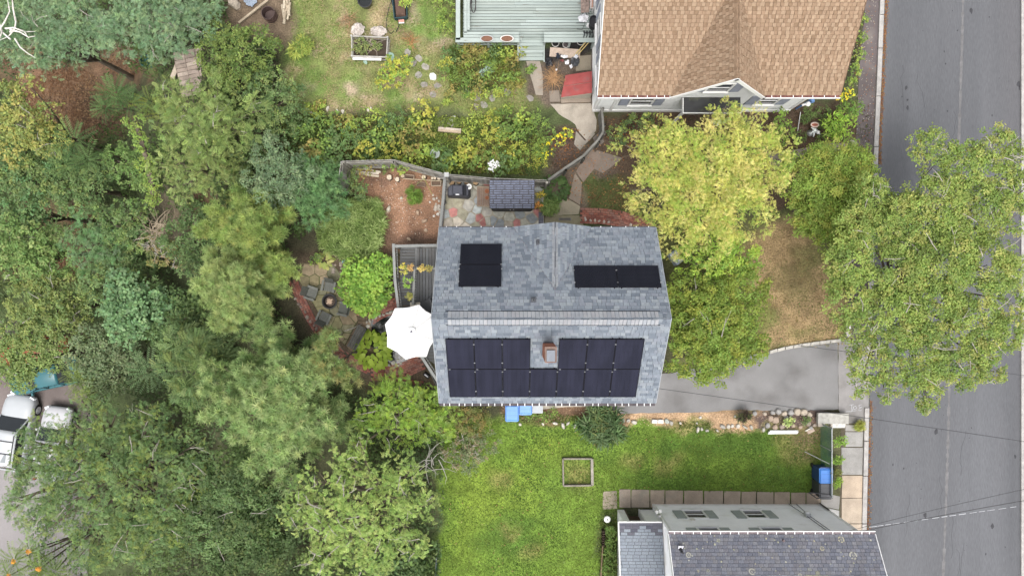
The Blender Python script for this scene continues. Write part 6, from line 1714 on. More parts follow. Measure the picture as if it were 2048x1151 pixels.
t = thing('broken_paver', 'tilted pinkish slab fragment by the chain link fence top', 'slab', W(1621, 861, .04), R(28)); MB().box((0, 0, .02), (.34, .16, .06), 0, 0, (.42, .33, .27)).build('slab', STONEA, t); MB().box((-.05, .12, .02), (.36, .05, .06), 0, 0, (.6, .57, .5)).build('chip', STONEA, t)
t = thing('granite_slab', 'large pale granite slab seat beside the driveway mouth', 'granite bench', W(1659, 834, 0))
MB().box((0, .02, .34), (1.46, .5, .16), R(-1), 0, (.36, .35, .32), .985).build('top_slab', STONEA, t)
for x, w_ in ((-.5, .3), (.12, .36), (.5, .32)): MB().box((x, -.18, .13), (w_, .42, .26), R(3), 0, (.42, .38, .33)).build('support_block', STONEA, t)
MB().box((.3, -.34, .26), (.6, .2, .12), 0, 0, (.53, .52, .49)).build('lower_slab', STONEA, t)
# chain link fence
fx = W(1664, 0, 1.25)[0]; fy0, fy1 = W(0, 856, 1.25)[1], W(0, 992, 1.25)[1]
t = thing('chain_link_fence', 'green chain link fence between lawn bins and the pavement hedge', 'fence', (fx, fy0, 0))
MB().tube([(0, 0, 1.25), (0, fy1 - fy0, 1.25)], .022, 6, 0, (.42, .44, .45)).build('top_rail', PAINTED, t)
for k in range(4): y = (fy1 - fy0) * k / 3; MB().tube([(0, y, 0), (0, y, 1.3)], .028, 6, 0, (.3, .33, .33)).build('post', PAINTED, t)
m = MB(); n = 46; Ly = fy1 - fy0; s_ = Ly / n
for k in range(-16, n + 1):
    for sg in (1, -1):
        a = k * s_ if sg > 0 else (k + 16) * s_; pts = []
        y0_, z0_ = a, 0.03; y1_, z1_ = a + sg * 16 * s_, 1.25
        lo, hi = min(0, Ly), max(0, Ly)
        tt = [0, 1]
        if y1_ != y0_:
            ta, tb = (lo - y0_) / (y1_ - y0_), (hi - y0_) / (y1_ - y0_); ta, tb = min(ta, tb), max(ta, tb); tt = [max(0, ta), min(1, tb)]
        if tt[1] - tt[0] > .03: m.tube([(0.004 * sg, y0_ + (y1_ - y0_) * q, z0_ + (z1_ - z0_) * q) for q in tt], .0065, 3, 0, (.035, .11, .095), False)
m.build('mesh', PAINTED, t)
MB().tube([(-.75, -1.35, 0.02), (0, -1.7, 1.0)], .018, 5, 0, (.4, .42, .42)).build('brace', PAINTED, t)
t = thing('fence_gate', 'open black framed gate lying over the walkway at the fence end', 'gate', W(1640, 990, 0)); 
q = [SEG(x, y, z, t) for x, y, z in ((1618, 984, 1.1), (1634, 996, .1), (1664, 991, .1), (1658, 988, 1.1))]
MB().tube(q + [q[0]], .022, 6, 0, (.05, .05, .055)).build('frame', PAINTED, t); MB().tube([q[0].lerp(q[1], .5), q[3].lerp(q[2], .5)], .014, 5, 0, (.05, .05, .055)).build('mid_bar', PAINTED, t)
# square timber frame on lawn
t = thing('square_bed', 'square grey timber frame of patchy grass on the lawn', 'raised bed', W(1155, 944, 0))
z = .22
Q = [Vector(W(x, y, z)) - t.location for x, y in ((1126, 917), (1184, 917), (1185, 970), (1127, 971))]; Q = [Vector((q.x, q.y, .12)) for q in Q]
for i in range(4): bar(MB(), Q[i], Q[(i + 1) % 4], .07 if i != 1 else .12, .22, 0, (.22, .20, .165) if i != 1 else (.27, .25, .21)).build('side_board', GREYWOOD, t)
# saucer lamp on post, timber edge
t = thing('post_lamp', 'round white lamp on a post at the lawn corner by the lean-to', 'lamp', W(1211, 1029, 0))
MB().tube([(0, 0, 0), (0, 0, .6)], .025, 8, 0, (.12, .12, .12)).build('post', PAINTED, t)
m = MB(); m.lathe([(.05, .56), (.155, .6), (.16, .63), (.12, .66), (.03, .68)], (0, 0, 0), 20, 0, (.75, .76, .74)); m.smooth = True; m.build('shade', PAINTED, t); MB().lathe([(.03, .68), (.03, .71)], (0, 0, 0), 8, 0, (.05, .05, .05)).build('finial', PAINTED, t)
t = thing('edging_fence', 'low brown timber edging with dark pegs beside the lean-to plants', 'edging', W(1206, 1090, 0))
m = bar(MB(), SEG(1201, 1160, .15, t), SEG(1207, 1060, .15, t), .05, .16, 0, (.22, .16, .10)); m.build('board', GREYWOOD, t)
for k in range(7): MB().box(tuple(SEG(1206 + (k % 2), 1060 + k * 4.6, .18, t)), (.14, .05, .36), 0, 0, (.05, .035, .025)).build('peg', GREYWOOD, t)
# green wire fence between wood and lower lawn
a, b = W(878, 1060, 0), W(873, 1170, 0); t = thing('wire_fence', 'green mesh fence along the left edge of the lower lawn', 'fence', a)
p0, p1 = Vector((0, -.9, 0)), Vector(b) - Vector(a)
MB().tube([p0 + Vector((0, 0, 1.2)), p1 + Vector((0, 0, 1.2))], .016, 5, 0, (.16, .17, .17)).build('top_rail', PAINTED, t); m = MB(); n = 40
for k in range(n): 
    q = p0.lerp(p1, k / n); r = p0.lerp(p1, min(1, (k + 5) / n)); m.tube([q + Vector((0, 0, .02)), r + Vector((0, 0, 1.2))], .005, 3, 0, (.04, .13, .11), False); m.tube([r + Vector((0, 0, .02)), q + Vector((0, 0, 1.2))], .005, 3, 0, (.04, .13, .11), False)
m.build('mesh', PAINTED, t)
for k in range(3): q = p0.lerp(p1, k / 2); MB().tube([q, q + Vector((0, 0, 1.25))], .025, 5, 0, (.3, .33, .33)).build('post', PAINTED, t)

# ================================================================ FRONT GARDEN BITS
t = thing('garden_ornament', 'white cast garden ornament with a ball and pink bowl in the front mulch', 'ornament', W(1620, 266, 0))
m = MB(); m.lathe([(.16, 0), (.06, .1), (.06, .5), (.13, .55), (.02, .6)], (0, 0, 0), 14, 0, (.66, .68, .67)); m.smooth = True; m.build('pedestal', PAINTED, t)
m = MB(); m.lathe([(.01, 0)] + [(.085 * math.sin(a), .085 - .085 * math.cos(a)) for a in np.linspace(.3, 2.84, 8)] + [(.01, .17)], (.08, -.12, .62), 14, 0, (.76, .76, .75)); m.smooth = True; m.build('ball', PAINTED, t)
m = MB(); 
for a in (R(200), R(250), R(330), R(130)): m.tube([(0, 0, .55), (.2 * math.cos(a), .2 * math.sin(a) - .05, .6), (.28 * math.cos(a), .26 * math.sin(a) - .06, .56)], [.04, .035, .015], 6, 0, (.66, .69, .68))
m.build('leaf_arms', PAINTED, t)
m = MB(); m.tube([(.18 * math.cos(a) + .02, .1 * math.sin(a) + .28, .5) for a in np.linspace(0, 6.283, 16)], .035, 6, 0, (.62, .48, .42)); m.build('bowl_rim', PAINTED, t); MB().lathe([(.05, 0), (.15, .45), (.02, .44)], (.02, .28, .03), 12, 0, (.34, .12, .08), 1, .6).build('bowl', PAINTED, t)
t = thing('birch_log', 'short log with peeling white bark by the driveway corner', 'log', W(1697, 658, .12), R(95))
m = MB(); m.tube([(-.34, 0, 0), (-.1, .03, .02), (.12, .01, .03), (.34, 0, 0)], [.11, .13, .12, .10], 12, 0, (.66, .62, .58)); m.build('bark', STONEA, t)
MB().box((-.08, -.02, .115), (.22, .14, .05), rotm(rx=R(10)), 0, (.20, .12, .10)).build('bare_patch', STONEA, t)
for x, w_ in ((.06, .05), (.22, .04), (-.27, .05)): m = MB(); m.lathe([(.128, -w_ / 2), (.13, 0), (.128, w_ / 2)], (x, .01, .022), 12, 0, (.80, .79, .77), rot=rotm(ry=R(90))); m.build('bark_band', STONEA, t)
t = thing('silver_box', 'pale blue and silver louvred unit under the tree by the roof edge', 'air conditioner', W(1347, 516, 0), R(-55))
MB().box((0, 0, .3), (.62, .38, .6), 0, 0, (.42, .47, .53)).build('case', PAINTED, t)
for k in range(4): MB().box((-.2 + k * .13, 0, .61), (.07, .34, .02), 0, 0, (.62, .66, .72)).build('louvre', PAINTED, t)
o = MB().rock((0, 0, 0), (.5, .45, .3), rr, 0, (.72, .72, .72)).build('white_rock', STONEA); o.location = W(1431, 244, .3); _tag(o, 'bright white rough stone under the golden tree by the porch canopy', 'rock')
# power lines
def wire(label, pts, r=.014, sag=.25):
    P = [Vector(W(*p)) for p in pts]; t = thing('power_line', label, 'cable', P[0], 0, 'overhead cables')
    a, b = P[0], P[-1]; q = []
    for k in range(25):
        s = k / 24; p = a.lerp(b, s); p.z -= sag * 4 * s * (1 - s); q.append(p - a)
    MB().tube(q, r, 5, 0, (.035, .035, .038)).build('cable', PAINTED, t)
wire('black overhead cable crossing the driveway and the whole road', [(1316, 776, 6.0), (2120, 893, 7.4)], .010)
wire('black overhead cable passing under the street tree crown', [(1596, 690, 5.4), (2120, 760, 7.2)], .009)
wire('upper of two overhead cables at the lower right', [(1688, 1063, 4.8), (2120, 962, 7.5)], .008, .1)
wire('lower, thicker overhead cable at the lower right', [(1712, 1064, 4.8), (2120, 988, 7.5)], .011, .1)

# ================================================================ CARS
def loft(m, secs, mi=0, col=(1, 1, 1), close=True):
    n = len(secs[0]); b = [p for s in secs for p in s]; fs = []
    for i in range(len(secs) - 1):
        for k in range(n - 1): fs.append((i * n + k, i * n + k + 1, (i + 1) * n + k + 1, (i + 1) * n + k))
    if close: fs.append(tuple(range(n))[::-1]); fs.append(tuple(range((len(secs) - 1) * n, len(secs) * n)))
    return m.add(b, fs, mi, col)
def car(label, loc, rz, col, suv=True, name='parked_car'):
    t = thing(name, label, 'car', loc, rz, 'cars in the car park')
    L_, Wd = (4.6, .93) if suv else (4.5, .9); hz = 1.0 if suv else .88; rf = 1.72 if suv else 1.42
    def sec(y, w_, zb, zt, crown=.04):
        return [(-w_ * .92, y, zb), (-w_, y, zb + .22), (-w_, y, zt - .14), (-w_ * .93, y, zt - .03), (-w_ * .55, y, zt + crown * .7), (0, y, zt + crown), (w_ * .55, y, zt + crown * .7), (w_ * .93, y, zt - .03), (w_, y, zt - .14), (w_, y, zb + .22), (w_ * .92, y, zb)]
    h = L_ / 2; m = MB()
    loft(m, [sec(h, Wd * .62, .38, .62), sec(h - .12, Wd * .84, .28, .76), sec(h - .4, Wd * .96, .24, hz * .9), sec(h - .9, Wd, .22, hz * .97), sec(h - 1.35, Wd, .22, hz), sec(0, Wd, .22, hz + .02), sec(-h + .7, Wd, .22, hz + .02), sec(-h + .2, Wd * .96, .26, hz), sec(-h, Wd * .86, .34, hz * .9)], 0, col)
    m.smooth = True; m.build('body', CARP, t)
    # greenhouse
    y_ws, y_rf, y_rr, y_bk = h - 1.3, h - 2.05, -h + (.55 if suv else 1.2), -h + (.12 if suv else .55)
    def g(y, w_, z): return [(-w_, y, hz - .02), (-w_ * .99, y, hz), (-w_ * .9, y, z), (0, y, z + .02), (w_ * .9, y, z), (w_ * .99, y, hz), (w_, y, hz - .02)]
    gm = MB(); wd = Wd * .94
    loft(gm, [g(y_ws, wd, hz + .02), g(y_rf, wd * .93, rf - .07), g(y_rr, wd * .92, rf - .07), g(y_bk, wd * .95, hz + .04)]); gm.build('windows', CARG, t)
    m = MB(); w2 = wd * .85
    rs = lambda y, w_, z: [(-w_, y, z - .05), (-w_ * .96, y, z), (0, y, z + .035), (w_ * .96, y, z), (w_, y, z - .05)]
    loft(m, [rs(y_rf + .06, w2 * .94, rf - .05), rs(y_rf - .15, w2, rf), rs((y_rf + y_rr) / 2, w2, rf + .015), rs(y_rr + .1, w2, rf), rs(y_rr - .08, w2 * .95, rf - .04)], 0, col); m.smooth = True; m.build('roof', CARP, t)
    for s in (-1, 1):
        m = MB()
        for y0, y1 in ((y_ws + .02, y_rf + .04), (y_bk - .02, y_rr - .04)): bar(m, (s * wd * .985, y0, hz), (s * w2 * .97, y1, rf - .03), .07, .05, 0, col)
        for y in ((y_rf + y_rr) / 2 + .25, (y_rf + y_rr) / 2 - .75): bar(m, (s * wd * 1.0, y, hz), (s * w2 * 1.0, y, rf - .03), .06, .05, 0, (.03, .03, .03))
        m.build('pillar', CARP, t)
        m = MB(); m.box((s * (Wd + .1), y_ws - .15, hz + .06), (.2, .12, .14), 0, 0, col, .8); m.build('mirror', CARP, t)
        m = MB(); m.box((s * Wd * .72, h - .15, .68), (.34, .26, .14), R(-28 * s), 0, (.6, .62, .64), .8); m.build('headlight', GLOSSY, t)
        MB().box((s * Wd * .86, -h + .06, .85), (.14, .1, .3), 0, 0, (.3, .02, .02)).build('tail_light', GLOSSY, t)
        if suv: MB().box((s * w2 * .86, (y_rf + y_rr) / 2, rf + .05), (.04, 1.7, .04), 0, 0, (.06, .06, .06)).build('roof_rail', PAINTED, t)
        for y in (h - .85, -h + .85):
            wm = MB(); wm.lathe([(.25, -.1), (.34, -.09), (.355, 0), (.34, .09), (.25, .1)], (s * (Wd - .08), y, .355), 20, 0, (.02, .02, .02), rot=rotm(ry=R(90))); wh = wm.build('wheel', PAINTED, t)
            rm = MB(); rm.lathe([(.23, .09), (.22, .115), (.08, .1), (.05, .125), (.01, .125)], (s * (Wd - .08), y, .355), 14, 0, (.42, .43, .44), rot=rotm(ry=R(90 * s))); rm.build('rim', GLOSSY, wh)
    MB().box((0, h - .02, .5), (1.1, .06, .2), 0, 0, (.03, .03, .03)).build('grille', PAINTED, t)
    if suv:
        for y in (y_rf - .55, y_rf - 1.3): MB().box((0, y, rf + .07), (w2 * 1.8, .05, .03), 0, 0, (.05, .05, .055)).build('roof_bar', PAINTED, t)
        MB().box((0, y_rr + .42, rf + .028), (.7, .5, .012), 0, 0, (.22, .24, .25)).build('sunroof', GLOSSY, t)
    return t
CARP = mat('car_paint', (1, 1, 1), .28, .02, 3, 0, attr=True, fine=.02, spec=.5)
CARG = mat('car_glass', (.02, .024, .028), .08, .1, 2, 0, spec=.6, fine=0)
zl = -9.96
car('white estate car with roof bars parked at the left edge under the trees', W(38, 862, zl + .4)[:2] + (zl,), R(-9), (.42, .44, .46), True)
car('white hatchback almost hidden by leaves right of the estate car', W(114, 884, zl + .4)[:2] + (zl,), R(-7), (.46, .46, .48), False)
car('teal saloon parked sideways under the trees above the white cars', W(96, 748, zl + .4)[:2] + (zl,), R(102), (.035, .13, .15), False)
car('orange red car mostly covered by foliage behind the teal saloon', W(72, 700, zl + .4)[:2] + (zl,), R(92), (.22, .05, .02), False)
t = thing('parking_barrier', 'white guard rail between the orange and teal cars', 'barrier', W(94, 713, zl + .8)[:2] + (zl,), 0)
MB().box((0, 0, .75), (3.2, .1, .22), R(3), 0, (.66, .66, .66)).build('rail', PAINTED, t)
for x in (-1.3, 0, 1.3): MB().box((x, .08, .35), (.09, .09, .8), 0, 0, (.4, .4, .4)).build('post', PAINTED, t)
# ================================================================ FOLIAGE
NR = np.random.default_rng(17)
DM = 8.5
LB_ = 1.75
def unit_leaf(w=.55):
    return np.array([(0, 0, 0), (.45, w / 2, .03), (1, 0, -.10), (.45, -w / 2, .03)]), np.array([(0, 1, 2), (0, 2, 3)])
def unit_frond(k=6, lw=.13, ll=.34):
    V, T = [], []
    for i in range(k):
        x = .12 + .82 * i / (k - 1); z = -.28 * (x ** 2); s = math.sin(math.pi * min(1, .25 + .75 * (1 - i / k))) * .35 + .65
        for sg in (-1, 1):
            b = len(V); L = ll * s
            V += [(x, 0, z), (x + L * .21 + lw * .5, sg * L * .45, z + .01), (x + L * .42, sg * L * .9, z - .06), (x + L * .21 - lw * .5, sg * L * .45, z)]
            T += [(b, b + 1, b + 2), (b, b + 2, b + 3)]
    return np.array(V), np.array(T)
def unit_spray(k=5):
    """a flat spray of fine leaflets: one triangle each"""
    V, T = [], []
    for i in range(k):
        x = .1 + .8 * i / k; z = -.2 * x * x
        for sg in (-1, 1):
            b = len(V); L = .34 * (1 - .45 * i / k)
            V += [(x, 0, z), (x + .17, sg * L * .35, z + .02), (x + .16, sg * L, z - .04)]; T.append((b, b + 1, b + 2))
    b = len(V); V += [(.8, .04, -.13), (.8, -.04, -.13), (1.1, 0, -.24)]; T.append((b, b + 1, b + 2))
    return np.array(V), np.array(T)
def unit_tuft(n=15, seed=1, spread=1.0, wd=.028):
    r = np.random.default_rng(seed); V, T = [], []
    for i in range(n):
        a = 6.283 * i / n + r.uniform(-.3, .3); el = r.uniform(.15, 1.1); L = r.uniform(.7, 1.05)
        d = np.array([math.cos(a) * math.cos(el) * spread, math.sin(a) * math.cos(el) * spread, math.sin(el)]) * L
        s = np.array([-math.sin(a), math.cos(a), 0]) * wd
        b = len(V); V += [tuple(-s), tuple(s), tuple(d)]; T.append((b, b + 1, b + 2))
    return np.array(V), np.array(T)
def unit_grass(n=9, seed=3, wd=.05):
    r = np.random.default_rng(seed); V, T = [], []
    for i in range(n):
        a = 6.283 * i / n + r.uniform(-.4, .4); L = r.uniform(.7, 1.1); o = r.uniform(.35, .8)
        c, s = math.cos(a), math.sin(a); q = np.array([-s, c, 0]) * wd; m = np.array([c * o * .45, s * o * .45, .62 * L]); e = np.array([c * o * 1.2, s * o * 1.2, .45 * L])
        b = len(V); V += [tuple(-q * .6), tuple(q * .6), tuple(m + q), tuple(m - q), tuple(e)]; T += [(b, b + 1, b + 2), (b, b + 2, b + 3), (b + 3, b + 2, b + 4)]
    return np.array(V), np.array(T)
UNITS = {'leaf': unit_leaf(), 'broad': unit_leaf(.8), 'narrow': unit_leaf(.3), 'frond': unit_frond(), 'longfrond': unit_frond(11, .046, .24), 'spray': unit_spray(), 'tuft': unit_tuft(12, 1, 1.0, .075), 'fine': unit_tuft(10, 2, 1.2, .075), 'grass': unit_grass()}

def place(unit, P, N, X, S, C):
    """copies of a unit at P, normal N, pointing along X, size S, colour C"""
    uv, ut = UNITS[unit]; n, m = len(P), len(uv)
    N = N / (np.linalg.norm(N, axis=1, keepdims=True) + 1e-9)
    X = X - N * (X * N).sum(1, keepdims=True); X = X / (np.linalg.norm(X, axis=1, keepdims=True) + 1e-9)
    Y = np.cross(N, X); S = np.asarray(S).reshape(n, 1, 1)
    V = P[:, None, :] + S * (uv[None, :, 0:1] * X[:, None, :] + uv[None, :, 1:2] * Y[:, None, :] + uv[None, :, 2:3] * N[:, None, :])
    T = (ut[None] + (np.arange(n) * m)[:, None, None]).reshape(-1, 3)
    return V.reshape(-1, 3), T, np.repeat(C, m, 0)

def join(parts):
    V, T, C, b = [], [], [], 0
    for v, t, c in parts: V.append(v); T.append(t + b); C.append(c); b += len(v)
    return np.concatenate(V), np.concatenate(T), np.concatenate(C)

def crown_np(lobes, unit='leaf', size=.13, dens=62, cols=((.08, .12, .03),), clump=(.14, .27), per=3.4, flat=.7, up=.55, jit=.55, low=-.15, outward=False, hue=.14, minr=.12, shell=.55):
    """leaves gathered in clumps spread over the upper shells of the lobes (X, Y, Z, R)"""
    cols = np.array(cols); parts = []
    for (X, Y, Z, R_) in lobes:
        nc = max(3, int(per * 14 * max(.5, R_) ** 1.4))
        ct = NR.uniform(low, 1, nc); ph = NR.uniform(0, 6.283, nc); st = np.sqrt(1 - ct ** 2)
        d = np.stack([st * np.cos(ph), st * np.sin(ph), ct], 1)
        rr = R_ * (shell + (1 - shell) * NR.random(nc) ** .6) * NR.uniform(.82, 1.12, nc)
        cp = np.array([X, Y, Z]) + d * rr[:, None] * np.array([1, 1, flat])
        rc = np.maximum(minr, R_ * NR.uniform(clump[0], clump[1], nc))
        cc = cols[NR.integers(0, len(cols), nc)] * NR.uniform(.78, 1.22, nc)[:, None]
        k = np.maximum(3, (DM * dens * rc ** 2 * (.13 / size) ** 2 * NR.uniform(.7, 1.2, nc)).astype(int))
        i = np.repeat(np.arange(nc), k); n = len(i)
        q = NR.normal(size=(n, 3)); q /= np.linalg.norm(q, axis=1, keepdims=True); q[:, 2] = np.where(q[:, 2] < -.2, -q[:, 2] * .8, q[:, 2])
        P = cp[i] + q * (rc[i] * NR.random(n) ** .45)[:, None] * np.array([1, 1, .62])
        N = q * (1 - up) + np.array([0, 0, up]) + NR.normal(size=(n, 3)) * jit * .6
        N[:, 2] = np.abs(N[:, 2]) + .05
        D = (q + d[i] * .8) if outward else NR.normal(size=(n, 3))
        D = D + NR.normal(size=(n, 3)) * .25
        C = np.clip(LB_ * cc[i] * NR.uniform(1 - hue, 1 + hue, n)[:, None] * (1 + NR.normal(size=(n, 3)) * .05), .004, .9)
        parts.append(place(unit, P, N, D, size * NR.uniform(.7, 1.25, n), C))
    return join(parts)

def put_crown(name, parts, parent, m=LEAF):
    V, T, C = join(parts) if isinstance(parts, list) else parts
    l = parent.location
    V = V - np.array([l.x, l.y, l.z])
    return link(name, np_mesh(name, V, T, m, C), parent)

def limbs(t, base, lobes, r0, m=BARK, seed=0, twigs=0, twm=PALEBARK, split=.45):
    rng = random.Random(seed); base = Vector(base)
    cx = sum(l[0] for l in lobes) / len(lobes); cy = sum(l[1] for l in lobes) / len(lobes); cz = sum(l[2] for l in lobes) / len(lobes)
    fork = base.lerp(Vector((cx, cy, cz)), split)
    mb = MB(); mb.tube([base + Vector((0, 0, -.2)), base.lerp(fork, .5) + Vector((rng.uniform(-.1, .1), rng.uniform(-.1, .1), 0)), fork], [r0 * 1.15, r0 * .9, r0 * .75], 9)
    for (X, Y, Z, R_) in lobes:
        e = Vector((X, Y, Z + R_ * .1)); mid = fork.lerp(e, .5) + Vector((rng.uniform(-.2, .2), rng.uniform(-.2, .2), .15))
        mb.tube([fork, mid, e], [r0 * .55, r0 * .35, r0 * .12], 6)
        for _ in range(3):
            a = rng.uniform(0, 6.283); f = e + Vector((math.cos(a), math.sin(a), rng.uniform(-.1, .4))) * R_ * .75
            mb.tube([mid.lerp(e, .6), f], [r0 * .16, r0 * .04], 4)
    mb.build('trunk', m, t, True)
    if twigs:
        mb = MB()
        for _ in range(twigs):
            X, Y, Z, R_ = rng.choice(lobes); a = rng.uniform(0, 6.283)
            s = Vector((X + rng.uniform(-.5, .5) * R_, Y + rng.uniform(-.5, .5) * R_, Z + R_ * .45)); e = s + Vector((math.cos(a), math.sin(a), .25)) * R_ * rng.uniform(.35, .75)
            mb.tube([s, s.lerp(e, .5) + Vector((rng.uniform(-.06, .06), rng.uniform(-.06, .06), .05)), e], [.022, .014, .006], 4)
            if rng.random() < .7: mb.tube([s.lerp(e, .5), e + Vector((rng.uniform(-.3, .3), rng.uniform(-.3, .3), .05))], [.012, .005], 4)
        mb.build('bare_branches', twm, t, True)['kind'] = 'stuff'

def px2lobes(L, z):
    """lobes given as photo pixels (x, y, radius[, dz]) at height z"""
    out = []
    for q in L:
        zz = z + (q[3] if len(q) > 3 else 0); X, Y, _ = W(q[0], q[1], zz); out.append((X, Y, zz, q[2] * (H_CAM - zz) / F_PX))
    return out

def tree(label, L, z, unit='leaf', name='tree', cat='tree', trunk=.16, group='trees', twigs=0, seed=1, m=LEAF, tm=BARK, base=None, **kw):
    lobes = px2lobes(L, z)
    cx = sum(l[0] * l[3] for l in lobes) / sum(l[3] for l in lobes); cy = sum(l[1] * l[3] for l in lobes) / sum(l[3] for l in lobes)
    b = base or (cx, cy, float(gz(cx, cy)))
    t = thing(name, label, cat, b, 0, group)
    limbs(t, b, lobes, trunk, tm, seed, twigs)
    put_crown('crown', crown_np(lobes, unit, **kw), t, m)
    return t

def fill(x, y, rx, ry, n, r, seed, dz=.6, rot=0):
    """lobes spread through an ellipse in the picture"""
    rng = random.Random(seed); out = []
    for k in range(n):
        a = 2.4 * k + rng.uniform(-.3, .3); q = math.sqrt((k + .4) / n)
        u, v = rx * q * math.cos(a), ry * q * math.sin(a)
        out.append((x + u * math.cos(rot) - v * math.sin(rot), y + u * math.sin(rot) + v * math.cos(rot), r * rng.uniform(.8, 1.2), dz * (1 - q * 1.5) + rng.uniform(-.3, .3) * dz))
    return out

def pine_lobes(x, y, R_, z, seed, nb=22, h=5.0):
    """small lobes strung along whorled branches"""
    rng = random.Random(seed); out = []
    for b in range(nb):
        lev = b / nb; a = 2.4 * b + rng.uniform(-.2, .2); Lb = R_ * (.12 + .88 * lev ** .8) * rng.uniform(.85, 1.1)
        zb = -h * lev ** 1.2
        for s in ((.35, .6, .82, 1.0) if lev > .35 else (.5, 1.0)):
            out.append((x + Lb * s * math.cos(a) + rng.uniform(-4, 4), y + Lb * s * math.sin(a) + rng.uniform(-4, 4), R_ * (.10 + .04 * (1 - s)) + 5, zb + .35 * s * (1 - lev)))
    return out

GOLD = ((.33, .335, .09), (.40, .39, .125), (.26, .30, .075), (.21, .285, .06), (.43, .395, .145))
LIME = ((.17, .25, .045), (.21, .29, .05), (.13, .21, .04), (.25, .29, .06))
OLIVE = ((.16, .205, .042), (.205, .23, .05), (.13, .18, .038), (.20, .19, .05))
STREET = ((.14, .19, .05), (.18, .225, .06), (.11, .16, .042), (.22, .235, .07), (.16, .21, .052))
LOCUST = ((.125, .19, .105), (.15, .22, .125), (.10, .16, .085), (.17, .235, .12))
PINE = ((.145, .205, .078), (.18, .24, .095), (.12, .175, .065), (.215, .265, .11))
HEM = ((.14, .19, .055), (.17, .22, .065), (.115, .165, .05), (.20, .235, .07))
DARKT = ((.085, .13, .05), (.105, .155, .06), (.07, .11, .042), (.125, .17, .065), (.14, .18, .06))
MAPLE = ((.19, .26, .075), (.23, .30, .09), (.16, .23, .065), (.27, .33, .11))
TEAL = ((.10, .18, .075), (.125, .205, .085), (.085, .15, .06))
GREYG = ((.12, .17, .09), (.145, .19, .10), (.095, .14, .075))
MID = ((.10, .16, .05), (.13, .19, .06), (.085, .135, .042))
DEEP = ((.055, .09, .034), (.07, .11, .04), (.085, .125, .045))

# --- east side
tree('golden yellow feathery tree in front of the pale house with brown roof', fill(1405, 355, 135, 92, 15, 56, 3) + [(1310, 255, 30), (1250, 290, 34), (1345, 470, 50), (1420, 480, 50), (1490, 430, 60), (1540, 340, 46), (1545, 275, 30), (1260, 380, 26), (1495, 248, 30), (1460, 262, 26), (1350, 262, 30), (1515, 225, 18), (1452, 212, 15), (1424, 226, 13), (1475, 222, 14)], 4.6, 'spray', trunk=.14, size=.15, dens=50, cols=GOLD, outward=True, up=.45, per=3.2)
tree('bright green tree at the roof corner below the golden tree', fill(1425, 520, 55, 40, 6, 42, 4), 3.2, 'leaf', size=.12, cols=LIME)
tree('yellow green tree between the house roof and the driveway', fill(1425, 645, 90, 80, 12, 50, 5) + [(1365, 715, 40), (1500, 700, 38), (1380, 585, 36), (1365, 640, 34)], 3.6, 'leaf', size=.115, cols=((.14, .18, .035), (.18, .205, .04), (.11, .155, .03), (.13, .19, .04)), twigs=6)
tree('dense rounded olive yellow tree between front walk and street tree', fill(1672, 400, 72, 84, 13, 52, 6, .9) + [(1640, 450, 40), (1700, 335, 44)], 4.2, 'leaf', size=.10, cols=OLIVE[:3] + ((.14, .20, .04),), per=4)
tree('large spreading street tree overhanging the road and pavement', [(1860, 300, 44), (1925, 330, 50), (1990, 300, 46), (2030, 330, 40), (1790, 440, 56), (1720, 450, 50), (1870, 410, 70), (1960, 420, 60), (2030, 430, 40), (1700, 520, 56), (1790, 540, 64), (1880, 520, 70), (1970, 530, 62), (2030, 540, 36), (1690, 600, 50), (1770, 630, 60), (1860, 620, 64), (1950, 640, 60), (2010, 660, 42), (1740, 720, 48), (1830, 720, 62), (1920, 730, 52), (1980, 740, 32), (1765, 775, 32), (1850, 785, 34), (1720, 770, 26), (1740, 380, 36), (2020, 600, 34), (1850, 810, 18), (1700, 660, 30), (1800, 480, 40), (1900, 470, 40), (2045, 380, 36), (2000, 380, 36), (1680, 540, 30), (1960, 700, 44), (1810, 660, 44)],
     6.2, 'leaf', 'street_tree', trunk=.13, twigs=90, seed=8, base=(*W(1722, 600, 0)[:2], 0), size=.10, dens=52, cols=STREET, per=7, clump=(.13, .27))
# --- wood in the west
tree('blue green locust tree in the upper left corner', fill(100, 60, 130, 60, 13, 48, 11) + [(60, 110, 36), (190, 90, 34)], 1.0, 'spray', size=.22, dens=44, cols=LOCUST, up=.7, twigs=14)
tree('blue green locust tree at the top, right of the corner locust', fill(325, 45, 95, 50, 10, 44, 12) + [(345, 95, 28), (400, 30, 30), (230, 50, 40)], 1.6, 'spray', size=.22, dens=44, cols=LOCUST, up=.7, twigs=8)
tree('yellow olive oak at the left edge beside bare leaf litter', fill(40, 250, 85, 60, 9, 36, 13) + [(60, 170, 26), (100, 290, 26)], -3.0, 'leaf', size=.16, cols=((.16, .19, .06), (.21, .22, .065), (.13, .17, .055), (.24, .23, .07)), twigs=5)
tree('dark blue green tree at the left edge below the olive oak', fill(45, 350, 90, 50, 9, 40, 14), -4.0, 'leaf', size=.15, cols=TEAL[:1] + DARKT)
tree('dense dark green shrubby tree beneath the grey pallet', fill(470, 120, 70, 60, 9, 36, 15), 1.8, 'leaf', size=.11, cols=((.08, .12, .035), (.11, .15, .04), (.14, .18, .05)), trunk=.1)
tree('dark green shrubby tree left of the bare patch', fill(545, 210, 60, 70, 8, 36, 16), 1.5, 'leaf', size=.11, cols=DARKT, trunk=.08)
tree('pale green larch with drooping sprays in the upper wood', fill(420, 240, 100, 65, 14, 32, 17), 2.6, 'spray', size=.32, dens=44, cols=((.15, .20, .065), (.19, .24, .08), (.12, .165, .055)), outward=True, twigs=16, trunk=.12)
